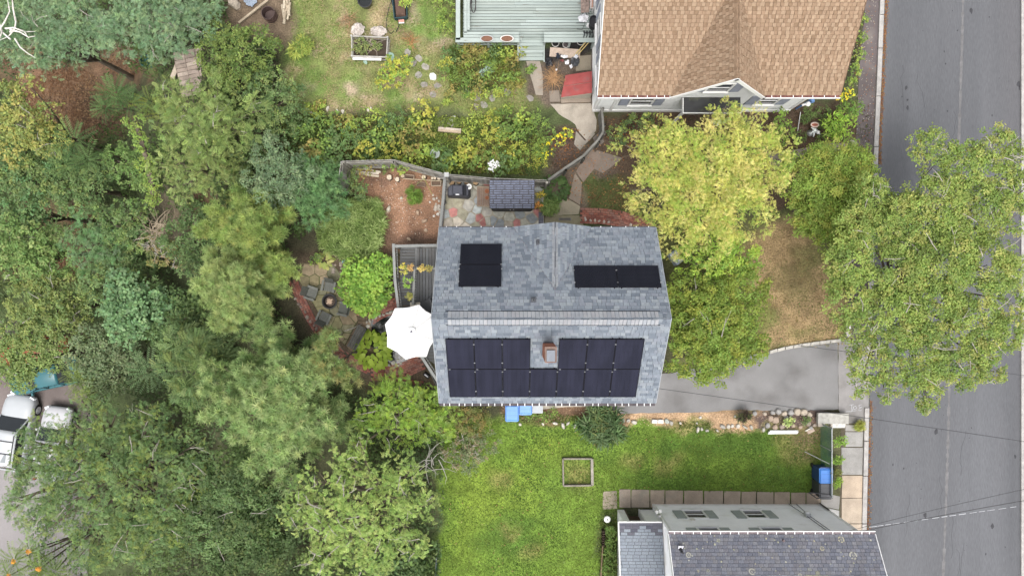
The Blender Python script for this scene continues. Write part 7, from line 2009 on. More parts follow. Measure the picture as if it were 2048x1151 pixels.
tree('soft pale green tree below the larch', fill(400, 330, 75, 60, 10, 34, 18), 1.6, 'spray', size=.26, dens=46, cols=((.17, .215, .075), (.20, .24, .085), (.14, .18, .06)), outward=True)
tree('grey green rounded shrub tree left of the stockade fence', fill(555, 355, 62, 55, 9, 38, 19), 2.2, 'leaf', size=.10, cols=GREYG, trunk=.09, per=3.0)
tree('teal green bush tree touching the stockade fence end', fill(640, 390, 48, 52, 8, 34, 20), 1.9, 'fine', size=.22, dens=40, cols=TEAL, trunk=.07)
tree('yellow green hemlock with bristling sprays above the patio', pine_lobes(500, 460, 108, 4.6, 21, 20, 2.2), 3.2, 'fine', 'conifer', size=.26, dens=30, per=3.4, cols=HEM, m=NEEDLE, up=.6, trunk=.12)
tree('pale feathery pine left of the patio', pine_lobes(470, 575, 98, 5.2, 22, 22, 2.6), 3.6, 'tuft', 'conifer', size=.24, dens=30, per=3.4, cols=((.18, .23, .085), (.23, .27, .105), (.155, .205, .075)), m=NEEDLE, up=.6)
tree('low hemlock spray over the corner of the mossy patio', [(588, 545, 16), (570, 530, 20), (555, 520, 22), (565, 555, 16), (550, 545, 20)], 2.6, 'fine', 'conifer', size=.22, dens=36, cols=HEM, m=NEEDLE, trunk=.05)
tree('big grey green pine below the patio with dense needle plumes', pine_lobes(562, 802, 166, 7.2, 23, 34, 3.6) + fill(575, 800, 90, 90, 12, 30, 24, .3), 4.6, 'tuft', 'conifer', size=.28, dens=30, per=3.6, cols=PINE, m=NEEDLE, up=.6, trunk=.2)
tree('slim yellowish young conifer leaning over the brick border', [(662, 668, 14, .8), (655, 690, 20, .4), (648, 715, 24), (668, 735, 26, -.3), (690, 740, 22, -.5), (640, 740, 22, -.5), (705, 760, 20, -.8)], 5.0, 'fine', 'conifer', size=.24, dens=34, cols=((.115, .155, .055), (.14, .175, .06), (.15, .15, .055)), m=NEEDLE, trunk=.06)
tree('light yellow green maple at the bottom beside the lower lawn', fill(725, 1030, 130, 115, 20, 44, 25) + [(625, 960, 34), (600, 1010, 30), (800, 930, 40), (850, 1010, 34), (690, 920, 36), (720, 880, 26), (640, 1110, 40), (760, 1110, 40), (840, 1090, 26)], 4.8, 'spray', trunk=.2, twigs=44, seed=6, size=.21, dens=46, cols=MAPLE, per=3.0)
tree('bright green tree between the big pine and the house corner', fill(815, 825, 75, 55, 10, 40, 26) + [(760, 830, 30), (880, 850, 30), (720, 890, 20)], 2.6, 'spray', size=.24, dens=46, cols=LIME[:3] + MAPLE[:1], twigs=12)
tree('dry brownish green shrub at the house corner above the lawn', fill(925, 835, 45, 30, 6, 28, 27), 1.4, 'leaf', 'shrub', 'shrub', size=.09, cols=((.17, .14, .05), (.14, .14, .05), (.11, .13, .04)), trunk=.05)
tree('dull grey green shrub reaching onto the lawn corner', fill(935, 890, 52, 28, 7, 28, 28), 1.3, 'leaf', 'shrub', 'shrub', size=.09, cols=((.13, .15, .08), (.10, .13, .06), (.19, .16, .10)), trunk=.05, twigs=10)
tree('huge grey green tree spreading over the car park at lower left', fill(235, 960, 190, 140, 28, 52, 29, 1.2) + [(330, 1040, 50), (400, 1030, 40), (40, 940, 30), (20, 1000, 26), (90, 1060, 40), (180, 1100, 44), (110, 900, 34), (60, 880, 22), (300, 850, 46), (210, 830, 36), (150, 845, 30), (135, 905, 34), (165, 800, 26), (150, 945, 30)], -1.0, 'spray', trunk=.3, twigs=46, seed=9, size=.23, dens=42, cols=((.095, .15, .06), (.12, .175, .07), (.078, .125, .05), (.135, .19, .072), (.16, .20, .055)), per=2.8)
tree('shadowy dark tree between the maple and the huge grey green tree', fill(490, 1040, 90, 110, 14, 48, 30, 1.2), -.5, 'leaf', size=.13, cols=DARKT[:3], per=4, twigs=12)
tree('dark evergreen clump right of the huge grey green tree', fill(500, 960, 70, 40, 7, 40, 31), -1.0, 'leaf', size=.13, cols=DEEP + DARKT[:1])
tree('very dark tree at the bottom edge under the maple', fill(800, 1130, 80, 40, 7, 40, 32), 1.0, 'broad', size=.14, cols=DEEP)
tree('mid green oak at the left edge above the hidden cars', fill(55, 500, 70, 50, 9, 38, 33), -3.6, 'leaf', size=.16, cols=MID + ((.16, .21, .075),), twigs=4)
tree('blue green sapling crown in the middle of the wood', fill(200, 490, 60, 50, 8, 36, 34), -3.4, 'spray', size=.28, dens=44, cols=TEAL + GREYG[:1])
tree('olive green crown above the teal car', fill(95, 615, 70, 70, 10, 38, 35), -3.8, 'leaf', size=.15, cols=((.13, .165, .055), (.16, .19, .06), (.10, .14, .05)), twigs=10)
tree('smooth blue green crown in the dark hollow of the wood', fill(275, 620, 62, 58, 9, 36, 36), -1.6, 'broad', size=.17, cols=((.11, .18, .085), (.13, .205, .095), (.085, .145, .065)))
tree('dim green crown right of the leaf litter hollow', fill(230, 560, 60, 50, 7, 36, 37), -3.4, 'leaf', size=.14, cols=DARKT)
tree('deep green crown between the pale pine and the sumac star', fill(350, 640, 60, 55, 8, 38, 38), -1.8, 'leaf', size=.14, cols=DEEP + DARKT[:2])
tree('mottled grey green crown above the huge tree', fill(205, 725, 62, 60, 9, 38, 39), -3.0, 'leaf', size=.15, cols=((.12, .155, .08), (.14, .175, .09), (.10, .135, .065)))
tree('dark ferny tree left of the big pine', fill(400, 730, 55, 60, 8, 34, 40), .2, 'frond', size=.42, dens=30, cols=DARKT, outward=True)
tree('ragged crown with thin branches over the orange car', fill(25, 745, 45, 22, 6, 24, 41) + [(30, 690, 26), (75, 712, 20), (10, 715, 26), (60, 672, 26), (100, 685, 20), (70, 735, 16), (112, 728, 22), (45, 765, 16), (20, 690, 22), (90, 720, 14), (120, 705, 22), (55, 722, 16), (85, 690, 14)], -4.5, 'leaf', per=6, size=.15, cols=((.13, .18, .06), (.16, .205, .07)), twigs=8)
tree('leafy crown screening the right end of the teal car', fill(120, 665, 70, 26, 6, 26, 42), -4.0, 'leaf', size=.15, cols=((.12, .155, .055), (.14, .175, .06)))
tree('crown of dull green leaves below the sumac at far left', fill(160, 370, 60, 40, 7, 34, 43), -3.6, 'leaf', size=.14, cols=DARKT)
tree('green understory tree at the edge of the leaf litter', fill(250, 440, 60, 40, 7, 32, 44), -2.6, 'leaf', size=.13, cols=DARKT + MID)
tree('dark shrub tree under the hemlock', fill(390, 480, 50, 60, 8, 34, 45), -.5, 'leaf', size=.12, cols=DEEP + DARKT[:2])
tree('dark green crown at the left edge below the oak', fill(50, 430, 60, 34, 6, 32, 46), -4.2, 'leaf', size=.15, cols=DARKT[:2] + TEAL[2:])
tree('hazel like bush beside the old pallet', fill(270, 330, 40, 60, 6, 30, 47), -1.2, 'leaf', size=.12, cols=MID)
tree('low dark tree between larch and teal bush', fill(470, 350, 40, 50, 6, 30, 48), .4, 'leaf', size=.12, cols=DARKT)
tree('dim shrub layer tree left of the brick border', fill(510, 645, 34, 36, 5, 28, 49), 1.0, 'fine', 'conifer', size=.22, dens=34, cols=DARKT, m=NEEDLE, trunk=.06)
tree('yellow leaved sapling among dark trees by the wall of vines', fill(330, 500, 34, 34, 5, 24, 50), -1.0, 'leaf', size=.11, cols=((.15, .15, .05), (.12, .14, .05), (.2, .16, .08)), twigs=24)

# sumacs: rosettes of long pinnate leaves
def sumac(label, x, y, z, spots, cols, L=.95, seed=1, tip=None):
    rng = np.random.default_rng(seed); X, Y, _ = W(x, y, z); g = float(gz(X, Y))
    t = thing('sumac', label, 'sumac tree', (X, Y, g), 0, 'sumacs in the wood'); parts = []; mb = MB()
    for (sx, sy, sc) in spots:
        c = np.array(W(sx, sy, z + rng.uniform(-.2, .2))); n = rng.integers(11, 15)
        mb.tube([(X, Y, g), ((X + c[0]) / 2, (Y + c[1]) / 2, (g + c[2]) / 2 + .4), tuple(c - np.array([0, 0, .15]))], [.06, .045, .025], 6)
        a = np.arange(n) * 2.4 + rng.uniform(0, 6); el = np.linspace(.75, .08, n)
        D = np.stack([np.cos(a) * np.cos(el), np.sin(a) * np.cos(el), np.sin(el)], 1); N = np.stack([-np.cos(a) * np.sin(el), -np.sin(a) * np.sin(el), np.cos(el)], 1)
        C = 1.35 * np.array(cols)[rng.integers(0, len(cols), n)] * rng.uniform(.85, 1.15, n)[:, None]
        parts.append(place('longfrond', np.repeat(c[None], n, 0) + D * .06, N, D, sc * L * rng.uniform(.8, 1.15, n), C))
        if tip is not None and rng.random() < .75:
            parts.append(crown_np([(c[0], c[1], c[2] + .1, .10)], 'leaf', .08, 90, tip, minr=.06))
    mb.build('trunk', BARK, t, True); put_crown('crown', parts, t)
SUM = ((.11, .19, .07), (.14, .22, .08), (.09, .16, .06))
sumac('sumac with palm like leaf rosettes right of the bare leaf litter', 230, 195, -.5, [(232, 190, 1.0), (262, 205, .8), (210, 215, .7)], SUM, seed=1)
sumac('sumac with drooping ladder leaves below the leaf litter', 160, 290, -2.0, [(150, 280, 1.1), (175, 320, 1.0), (130, 330, .9)], SUM, seed=2)
sumac('yellowish sumac leading down to the vine covered stump', 305, 220, -.5, [(300, 205, .8), (325, 228, .9)], ((.20, .26, .07), (.25, .28, .06), (.16, .23, .07)), seed=3)
sumac('single star shaped sumac above the huge grey green tree', 300, 742, -1.2, [(300, 740, 1.15)], ((.14, .21, .10), (.12, .19, .085)), seed=4)
sumac('pair of dark sumac rosettes left of the pale pine', 430, 700, .6, [(410, 690, .9), (445, 715, .9)], DARKT[1:4], seed=5)
sumac('orange tipped sumac in the bottom left corner', 60, 1130, -3.5, [(30, 1120, 1.0), (80, 1135, 1.0), (20, 1150, .9), (110, 1140, .8), (60, 1100, .8)], ((.19, .26, .07), (.15, .22, .07)), seed=6, tip=((.52, .24, .04), (.45, .26, .05)))
sumac('sumac dangling over the gap between the parked cars', 165, 775, -2.5, [(160, 760, .8), (172, 790, .7), (145, 745, .6)], ((.18, .25, .07), (.22, .28, .08)), seed=7)
sumac('small sumac beside the dark green tub', 330, 170, -.2, [(318, 160, .7), (345, 180, .6)], DARKT[2:], seed=8)
sumac('sumac low at the foot of the big pine', 500, 930, .3, [(490, 925, .8), (510, 945, .7)], SUM, seed=9)

# vine on a dead trunk, dead thicket, grey snag
t = thing('vine_column', 'narrow strip of bright vine climbing a dead trunk in the wood', 'vine', G(290, 320)); P = [W(x, y, zz) for x, y, zz in ((272, 245, .2), (285, 290, 0), (296, 330, -.3), (304, 370, -.8), (306, 400, -1.4))]
m = MB(); m.tube(P, [.1, .12, .13, .14, .15], 7); m.build('trunk', BARK, t, True)
put_crown('leaves', crown_np([(p[0] + dx, p[1], p[2] + .1, .42) for p in P for dx in (-.12, .15)] + [(*[(a + b) / 2 for a, b in zip(p, q)], .4) for p, q in zip(P, P[1:])], 'leaf', .12, 70, ((.15, .21, .05), (.19, .25, .06), (.12, .18, .045)), per=2), t)
def snag(label, cx, cy, z, n, L, col, seed, name='dead_branches', cat='dead branches', base=None, r=.02):
    rng = random.Random(seed); c = Vector(W(cx, cy, z)); t = thing(name, label, cat, c)
    for k in range(n):
        a = rng.uniform(0, 6.283); s = Vector((rng.uniform(-.3, .3), rng.uniform(-.3, .3), 0)) * L; pts = [s]
        for j in range(3):
            a += rng.uniform(-.8, .8); pts.append(pts[-1] + Vector((math.cos(a), math.sin(a), rng.uniform(-.15, .25))) * L * rng.uniform(.2, .4))
        MB().tube(pts, [r, r * .8, r * .55, r * .25], 5, 0, tone(col, rng, .8, 1.2)).build('branch', GREYWOOD, t)
snag('tangle of pale dead twigs in the middle of the wood', 315, 460, -.6, 46, 1.1, (.27, .22, .155), 1)
snag('white bleached dead branches in the extreme upper left corner', 12, 60, 2.0, 9, 1.5, (.62, .58, .54), 2, r=.04)
snag('grey bare branches on the left edge of the lawn beside the maple', 865, 925, 2.2, 14, 1.2, (.34, .32, .29), 3)
snag('heap of orange brown cut brush beside the red cellar doors', 1105, 158, .35, 110, .66, (.34, .205, .105), 4, 'brush_pile', 'brush', r=.011)
snag('dry stems lying across the raised bed', 742, 92, .5, 16, .8, (.36, .31, .25), 5, 'dry_stems', 'dry stems', r=.012)
snag('dry brown stalks heaped left above the pale sack', 693, 42, .1, 30, .7, (.30, .18, .10), 6, 'dry_stems', 'dry stems', r=.01)
snag('rusty dry grass lying right of the raised bed', 822, 84, .08, 34, .55, (.38, .20, .09), 7, 'dry_stems', 'dry stems', r=.009)

# --- garden plants: smaller things made the same way
def plant(label, x, y, r, z, cols, unit='leaf', size=.09, name='garden_plant', cat='plant', group=None, dens=60, flowers=None, L=None, m=LEAF, **kw):
    lobes = px2lobes(L or fill(x, y, r * .55, r * .55, max(2, int(r / 9)), max(7, r * .62), int(x * 3 + y), .12), z)
    b = G(x, y); t = thing(name, uniq(label, x, y, label.split(' in the ')[0]), cat, b, 0, group)
    kw.setdefault('minr', .07); kw.setdefault('per', 4.6 if name in ('shrub', 'hedge', 'hedge_bush', 'garden_plant') else 2.4); kw.setdefault('clump', (.18, .34))
    put_crown('foliage', crown_np(lobes, unit, size, dens, cols, **kw), t, m)
    mb = MB(); rng = random.Random(int(x + y))
    for (X, Y, Z, R_) in lobes: mb.tube([(b[0] + rng.uniform(-.06, .06), b[1] + rng.uniform(-.06, .06), b[2] - .05), (X, Y, Z)], [.018, .01], 4, 0, (.10, .09, .04))
    mb.build('stems', PAINTED, t, True)
    if flowers: put_crown('flowers', crown_np([(X, Y, Z + .06, R_) for X, Y, Z, R_ in lobes], 'broad', flowers[1], flowers[2], flowers[0], minr=.05, clump=(.08, .16), per=1.6, low=.2, up=.8, shell=.85), t)['kind'] = 'stuff'
    return t
BED = [((.12, .18, .045), (.155, .22, .05), (.095, .145, .04)), ((.20, .26, .055), (.26, .31, .065), (.165, .225, .05)), ((.25, .27, .05), (.20, .23, .05), (.29, .28, .06)), ((.08, .13, .045), (.10, .15, .055)), ((.18, .17, .05), (.15, .16, .05), (.22, .18, .06))]
# beds above the stockade fence
rng = random.Random(77); k = 0
for x in range(585, 1095, 33):
    for y in (240, 268, 296, 322):
        px_, py_ = x + rng.uniform(-14, 14), y + rng.uniform(-11, 11)
        if abs(px_ - 900) < 26 and py_ < 280: continue
        if py_ > 305 and px_ > 1075: continue
        ci = rng.choice([0, 1, 1, 2, 3, 4, 0]) if px_ > 680 else rng.choice([0, 3, 4, 0, 3])
        u = rng.choice(['leaf', 'leaf', 'narrow', 'broad'])
        lab = {0: 'mid green leafy perennial in the flower bed above the stockade fence', 1: 'fresh green perennial in the flower bed above the stockade fence', 2: 'yellow green perennial in the flower bed above the stockade fence', 3: 'dark green perennial in the flower bed above the stockade fence', 4: 'browning perennial in the flower bed above the stockade fence'}[ci]
        plant(lab, px_, py_, rng.uniform(21, 32), rng.uniform(.45, .95), BED[ci], u, rng.uniform(.10, .16), 'perennial', 'perennial', 'perennials in the bed above the fence')
# beds below the mint deck
for x in range(905, 1050, 30):
    for y in (98, 124, 150, 172):
        px_, py_ = x + rng.uniform(-12, 12), y + rng.uniform(-10, 10)
        if px_ > 1030 and py_ < 125: continue
        ci = rng.choice([0, 0, 1, 3, 4])
        plant({0: 'mid green leafy plant in the bed below the mint deck', 1: 'fresh green plant in the bed below the mint deck', 3: 'dark green plant in the bed below the mint deck', 4: 'browning plant in the bed below the mint deck'}[ci], px_, py_, rng.uniform(17, 26), rng.uniform(.35, .8), BED[ci], 'leaf', rng.uniform(.09, .13), 'perennial', 'perennial', 'plants in the bed below the mint deck')
wd_ = 'loose weed in the grass between flower bed and mint deck'
for k in range(34):
    x, y = rng.uniform(870, 1065), rng.uniform(95, 236)
    if k > 25: x, y = rng.uniform(575, 700), rng.uniform(180, 232)
    plant(wd_, x, y, rng.uniform(9, 17), rng.uniform(.15, .35), BED[rng.choice([0, 1, 1, 2, 4])], rng.choice(['leaf', 'narrow', 'broad']), rng.uniform(.07, .11), 'weed', 'weed', 'loose weeds in the upper yard')
plant('silvery blue plant in the bed below the mint deck', 974, 141, 14, .4, ((.20, .27, .23), (.24, .30, .26)), 'narrow', .12)
plant('yellow green shrub at the left end of the bed below the deck', 893, 124, 18, .6, BED[2], 'leaf', .1)
YEL = ((.62, .46, .03), (.68, .52, .04), (.58, .40, .03))
plant('clump of bright yellow flowers beside the curving low fence', 1126, 268, 26, .7, BED[1], 'leaf', .08, 'flower_clump', 'flowers', None, flowers=(YEL, .075, 90))
plant('second yellow flower clump, lower left of the first', 1092, 300, 24, .65, BED[0], 'leaf', .08, 'flower_clump', 'flowers', None, flowers=(YEL, .07, 60))
plant('golden flowered bush at the corner of the brown roof by the tarmac path', 1690, 188, 24, .9, BED[1], 'leaf', .09, 'flower_clump', 'flowers', None, flowers=(YEL, .09, 70))
plant('white phlox in flower just above the shed', 988, 330, 13, 1.0, BED[0], 'leaf', .08, 'flower_clump', 'flowers', None, flowers=(((.78, .76, .80), (.72, .70, .76)), .10, 150))
plant('golden green shrub with orange tint beside the stepping stones', 790, 140, 34, .6, ((.22, .27, .05), (.28, .28, .05), (.15, .22, .05)), 'broad', .10, 'shrub', 'shrub', L=[(780, 128, 16), (800, 138, 18), (770, 150, 16), (795, 155, 18), (765, 168, 14), (815, 125, 12)])
plant('weedy green growth filling the raised bed', 735, 92, 26, .5, ((.14, .18, .06), (.19, .21, .08), (.10, .13, .05)), 'leaf', .07, L=[(722, 85, 12), (740, 90, 12), (728, 100, 12), (755, 92, 10), (712, 98, 9)])
plant('spiky daylily clump in the grass near the rusty drum', 604, 92, 22, .35, ((.20, .25, .06), (.26, .28, .07), (.14, .20, .05)), 'grass', .4, dens=12)
plant('green shrub at the top beside the mint deck corner', 890, 30, 34, 1.0, BED[0] + BED[1], 'leaf', .09, 'shrub', 'shrub', L=[(885, 10, 20), (895, 35, 20), (890, 58, 16), (880, -10, 18)])
plant('low weeds below the rusty drum', 520, 92, 40, .4, BED[0], 'leaf', .08, L=[(490, 85, 18), (520, 95, 18), (550, 90, 16), (505, 110, 16), (540, 112, 14)])
plant('leafy weeds overhanging the cart handle', 812, 2, 14, .9, BED[1], 'leaf', .09)
# inside the fence
plant('tight round green bush in the bare soil yard', 829, 390, 18, .4, ((.12, .19, .04), (.15, .23, .05), (.10, .16, .035)), 'fine', .16, 'round_bush', 'bush', L=[(829, 390, 17), (824, 384, 11), (835, 396, 11), (834, 384, 10), (823, 397, 10)], dens=40)
plant('dark bush in the corner of the stockade fence', 712, 366, 22, .8, DARKT, 'leaf', .10, 'shrub', 'shrub', L=[(705, 350, 14), (715, 365, 16), (720, 385, 16), (708, 380, 14), (728, 375, 10)])
t = thing('ornamental_grass', 'sea of arching bright green bamboo grass below the soil yard', 'ornamental grass', G(705, 455))
poly = [(690, 400), (730, 395), (762, 405), (770, 450), (760, 500), (725, 525), (690, 515), (645, 500), (640, 460), (660, 420)]
n = 760; xs = NR.uniform(630, 780, n * 2); ys = NR.uniform(390, 530, n * 2); ok = inside(xs, ys, poly); xs, ys = xs[ok][:n], ys[ok][:n]
P = np.array([W(x, y, .1 + .45 * q) for x, y, q in zip(xs, ys, NR.random(len(xs)))]); n = len(P)
C = 1.25 * np.array(((.15, .22, .06), (.20, .27, .08), (.10, .15, .04), (.28, .35, .13)))[NR.integers(0, 4, n)] * NR.uniform(.85, 1.15, n)[:, None]
put_crown('blades', place('grass', P, np.tile([0, 0, 1.0], (n, 1)) + NR.normal(size=(n, 3)) * .25, NR.normal(size=(n, 3)), NR.uniform(.32, .5, n), C), t)
plant('large fern like green shrub between patio and deck', 735, 570, 52, 1.1, ((.13, .22, .04), (.17, .27, .05), (.10, .18, .035), (.21, .30, .06)), 'broad', .15, 'fern_shrub', 'shrub', None, 70, per=5.5, clump=(.2, .36), L=fill(735, 568, 40, 42, 12, 24, 3, .35) + [(725, 615, 14, -.4), (700, 570, 14, -.4), (755, 600, 14, -.4)], outward=True)
plant('pinkish flowered hydrangea edge below the fern shrub', 718, 607, 18, .7, ((.12, .19, .045), (.16, .21, .05)), 'leaf', .09, 'hydrangea', 'shrub', None, L=[(708, 602, 10), (722, 606, 11), (734, 612, 9), (722, 622, 9)], flowers=(((.33, .19, .11), (.30, .22, .12)), .06, 60))
def hosta(label, x, y, r, z, cols, ls, n, seed, group=None, edge=None):
    rng = np.random.default_rng(seed); b = np.array(W(x, y, 0)); R_ = r * 34 / F_PX
    t = thing('hosta', label, 'hosta', tuple(b), 0, group)
    a = np.arange(n) * 2.4; q = np.sqrt((np.arange(n) + .5) / n); el = .9 - .75 * q
    D = np.stack([np.cos(a) * np.cos(el), np.sin(a) * np.cos(el), np.sin(el) * .3], 1)
    P = b + np.stack([np.cos(a) * q * R_ * .8, np.sin(a) * q * R_ * .8, z * (1 - .55 * q ** 2) + rng.uniform(-.04, .04, n)], 1)
    N = np.stack([np.cos(a) * .35 * q, np.sin(a) * .35 * q, np.ones(n)], 1) + rng.normal(size=(n, 3)) * .2
    C = np.array(cols)[rng.integers(0, len(cols), n)] * rng.uniform(.85, 1.15, n)[:, None]
    for i in range(n):
        v, tt, c = place('hl', P[i:i + 1], N[i:i + 1], D[i:i + 1], [ls * rng.uniform(.75, 1.2)], C[i:i + 1])
        if i < 70: link('leaf', np_mesh('leaf', v - np.array(t.location), tt, LEAF, c), t)
UNITS['hl'] = (np.array([(0, 0, -.05), (.18, .26, .05), (.18, 0, 0), (.18, -.26, .05), (.5, .36, .03), (.52, 0, -.02), (.5, -.36, .03), (.82, .2, -.06), (.82, -.2, -.06), (1.02, 0, -.16)]),
               np.array([(0, 2, 1), (0, 3, 2), (1, 2, 4), (2, 5, 4), (2, 3, 5), (3, 6, 5), (4, 5, 7), (5, 6, 8), (5, 8, 7), (7, 8, 9)]))
hosta('large lime green hosta beside the black pond under the parasol', 748, 698, 42, .55, ((.26, .36, .045), (.31, .41, .06), (.22, .32, .04)), .34, 66, 1)
hosta('cream and yellow hosta at the head of the mossy patio', 652, 520, 15, .3, ((.46, .46, .16), (.52, .50, .20), (.36, .42, .12)), .24, 26, 2)
hosta('dark green hosta mound between the shed and the concrete path', 1112, 378, 30, .45, ((.085, .15, .05), (.11, .18, .06), (.07, .125, .04)), .24, 60, 3)
plant('strappy dark lily below the hosta by the shed', 1100, 412, 16, .3, ((.12, .18, .055), (.16, .22, .07)), 'grass', .42, 'lily', 'plant', dens=14)
plant('orange flowering pot plant against the shed wall', 1076, 410, 9, .5, ((.10, .13, .04),), 'leaf', .07, 'flower_clump', 'flowers', flowers=(((.50, .21, .05), (.45, .25, .08)), .08, 120))
plant('yellow flowering plant against the shed, above the orange one', 1081, 390, 9, .5, ((.12, .15, .05), (.25, .22, .06)), 'leaf', .07, 'flower_clump', 'flowers', flowers=(((.42, .34, .06),), .06, 60))
plant('leafy green plant left of the yellow hosta', 632, 515, 14, .4, DARKT[2:] + LIME[:1], 'leaf', .11)
# pots on the deck rails
for x, y, r, c, lab in ((808, 538, 11, ((.36, .34, .08), (.42, .36, .07), (.24, .27, .07)), 'yellow flowered planter at the corner of the inner deck railing'), (817, 565, 12, ((.17, .27, .05), (.21, .31, .07)), 'bright green planter hanging on the inner deck railing'), (820, 592, 8, ((.26, .24, .07), (.2, .2, .06)), 'brownish planter lowest on the inner deck railing'), (845, 536, 7, ((.46, .36, .13), (.40, .32, .1)), 'golden potted plant on the cross railing, middle'), (858, 537, 6, ((.22, .21, .07), (.28, .24, .08)), 'small dull potted plant on the cross railing, right end'), (822, 535, 7, ((.40, .27, .12), (.34, .24, .1)), 'tan pot with dry plant where the inner railings meet')):
    z = ZD + .95; c0 = W(x, y, z); t = thing('railing_planter', lab, 'planter', (c0[0], c0[1], z - .1), 0, 'planters on the inner deck railing')
    MB().lathe([(.09, 0), (.13, .16), (.14, .17), (.11, .17), (.01, .15)], (0, 0, 0), 12, 0, (.12, .10, .09)).build('pot', PAINTED, t)
    put_crown('foliage', crown_np([(c0[0], c0[1], z + .12, r * 31 / F_PX)], 'leaf', .08, 130, c, minr=.06, per=3), t)
# front garden of the pale house
plant('light green leafy shrub beside the tarmac path', 1672, 252, 34, 1.0, ((.20, .30, .05), (.25, .35, .06), (.16, .25, .045)), 'narrow', .22, 'shrub', 'shrub', None, 46, L=fill(1674, 252, 24, 26, 7, 16, 2, .3), up=.4)
plant('dark green rounded shrub at the brown roof corner', 1702, 212, 26, .9, ((.10, .17, .04), (.13, .20, .045), (.085, .14, .035)), 'leaf', .1, 'shrub', 'shrub')
plant('green shrub right of the golden tree below the window', 1565, 250, 26, .9, ((.13, .20, .045), (.17, .25, .05)), 'leaf', .13, 'shrub', 'shrub', L=[(1560, 235, 18), (1570, 260, 18), (1562, 285, 14)])
plant('strip of shrubs at the eave between roof edge and tarmac path', 1712, 110, 20, .8, BED[0] + BED[1], 'leaf', .11, 'hedge', 'hedge', L=[(1725, 40, 12), (1722, 75, 13), (1716, 110, 14), (1710, 140, 14), (1704, 165, 12)])
plant('dark groundcover in the mulch by the white ornament', 1640, 235, 34, .3, ((.075, .11, .035), (.10, .14, .045)), 'leaf', .09, L=[(1620, 225, 16), (1645, 225, 16), (1650, 255, 16), (1600, 275, 14), (1640, 285, 14), (1610, 240, 10)])
plant('dark shrub under the eave of the pale house', 1250, 255, 34, .8, DARKT + OLIVE[:1], 'leaf', .09, 'shrub', 'shrub', L=[(1230, 262, 18), (1262, 250, 20), (1290, 245, 18), (1236, 285, 14)])
# strip south of the house and pavement hedge
plant('big clump of dark arching grass below the gutter', 1200, 845, 40, .35, ((.05, .085, .034), (.07, .11, .045), (.09, .13, .06), (.12, .14, .055)), 'grass', .66, 'ornamental_grass', 'ornamental grass', dens=13, L=[(1200, 838, 22), (1180, 850, 20), (1225, 850, 20), (1205, 865, 20), (1200, 820, 16)])
plant('low green perennials right of the blue bins', 1086, 828, 22, .25, BED[0], 'narrow', .12, L=[(1075, 826, 12), (1092, 832, 12), (1105, 824, 11), (1060, 832, 9)])
plant('small dark spiky bush in the gravel strip', 1487, 830, 13, .4, ((.075, .06, .045), (.06, .05, .04), (.12, .16, .05)), 'fine', .24, 'spiky_bush', 'bush', dens=30)
plant('pale variegated plant in the rockery by the granite slab', 1578, 843, 12, .25, ((.30, .36, .13), (.38, .42, .2), (.22, .3, .1)), 'broad', .09)
plant('dark tufted plant left of the granite slab', 1612, 838, 10, .3, DARKT, 'narrow', .1)
hg = 'bushes between chain link fence and pavement'
plant('largest green bush outside the chain link fence, uppermost', 1682, 880, 17, .6, ((.13, .21, .04), (.17, .26, .05)), 'leaf', .09, 'hedge_bush', 'bush', hg)
plant('middle green bush outside the chain link fence', 1676, 918, 13, .5, ((.12, .20, .04), (.16, .25, .045)), 'leaf', .09, 'hedge_bush', 'bush', hg)
plant('lowest green bush outside the chain link fence beside beige slabs', 1674, 962, 13, .5, ((.15, .23, .04), (.19, .28, .05)), 'leaf', .09, 'hedge_bush', 'bush', hg)
plant('straggly dry weed outside the chain link fence', 1674, 942, 9, .3, ((.18, .17, .06), (.13, .15, .05)), 'leaf', .07, 'hedge_bush', 'bush', hg)
plant('grass tuft at the kerb below the driveway apron', 1718, 848, 12, .15, ((.20, .22, .05), (.24, .24, .06)), 'grass', .2, 'grass_tuft', 'grass', dens=60)
plant('row of dark leafy plants beside the lean-to wall', 1220, 1095, 20, .5, ((.085, .14, .035), (.12, .18, .045), (.10, .15, .04)), 'narrow', .18, 'shrub', 'shrub', L=[(1222, 1062, 10), (1222, 1082, 11), (1220, 1103, 12), (1218, 1125, 12), (1217, 1147, 12)])
plant('fern fringe below the brick strip by the house corner', 800, 775, 30, .6, ((.14, .21, .045), (.18, .26, .06)), 'frond', .3, 'fern', 'fern', L=[(760, 768, 16), (790, 776, 16), (820, 782, 15), (845, 786, 13)], dens=30)
plant('weeds hugging the patio end of the stockade fence', 690, 430, 16, .6, TEAL, 'leaf', .1)

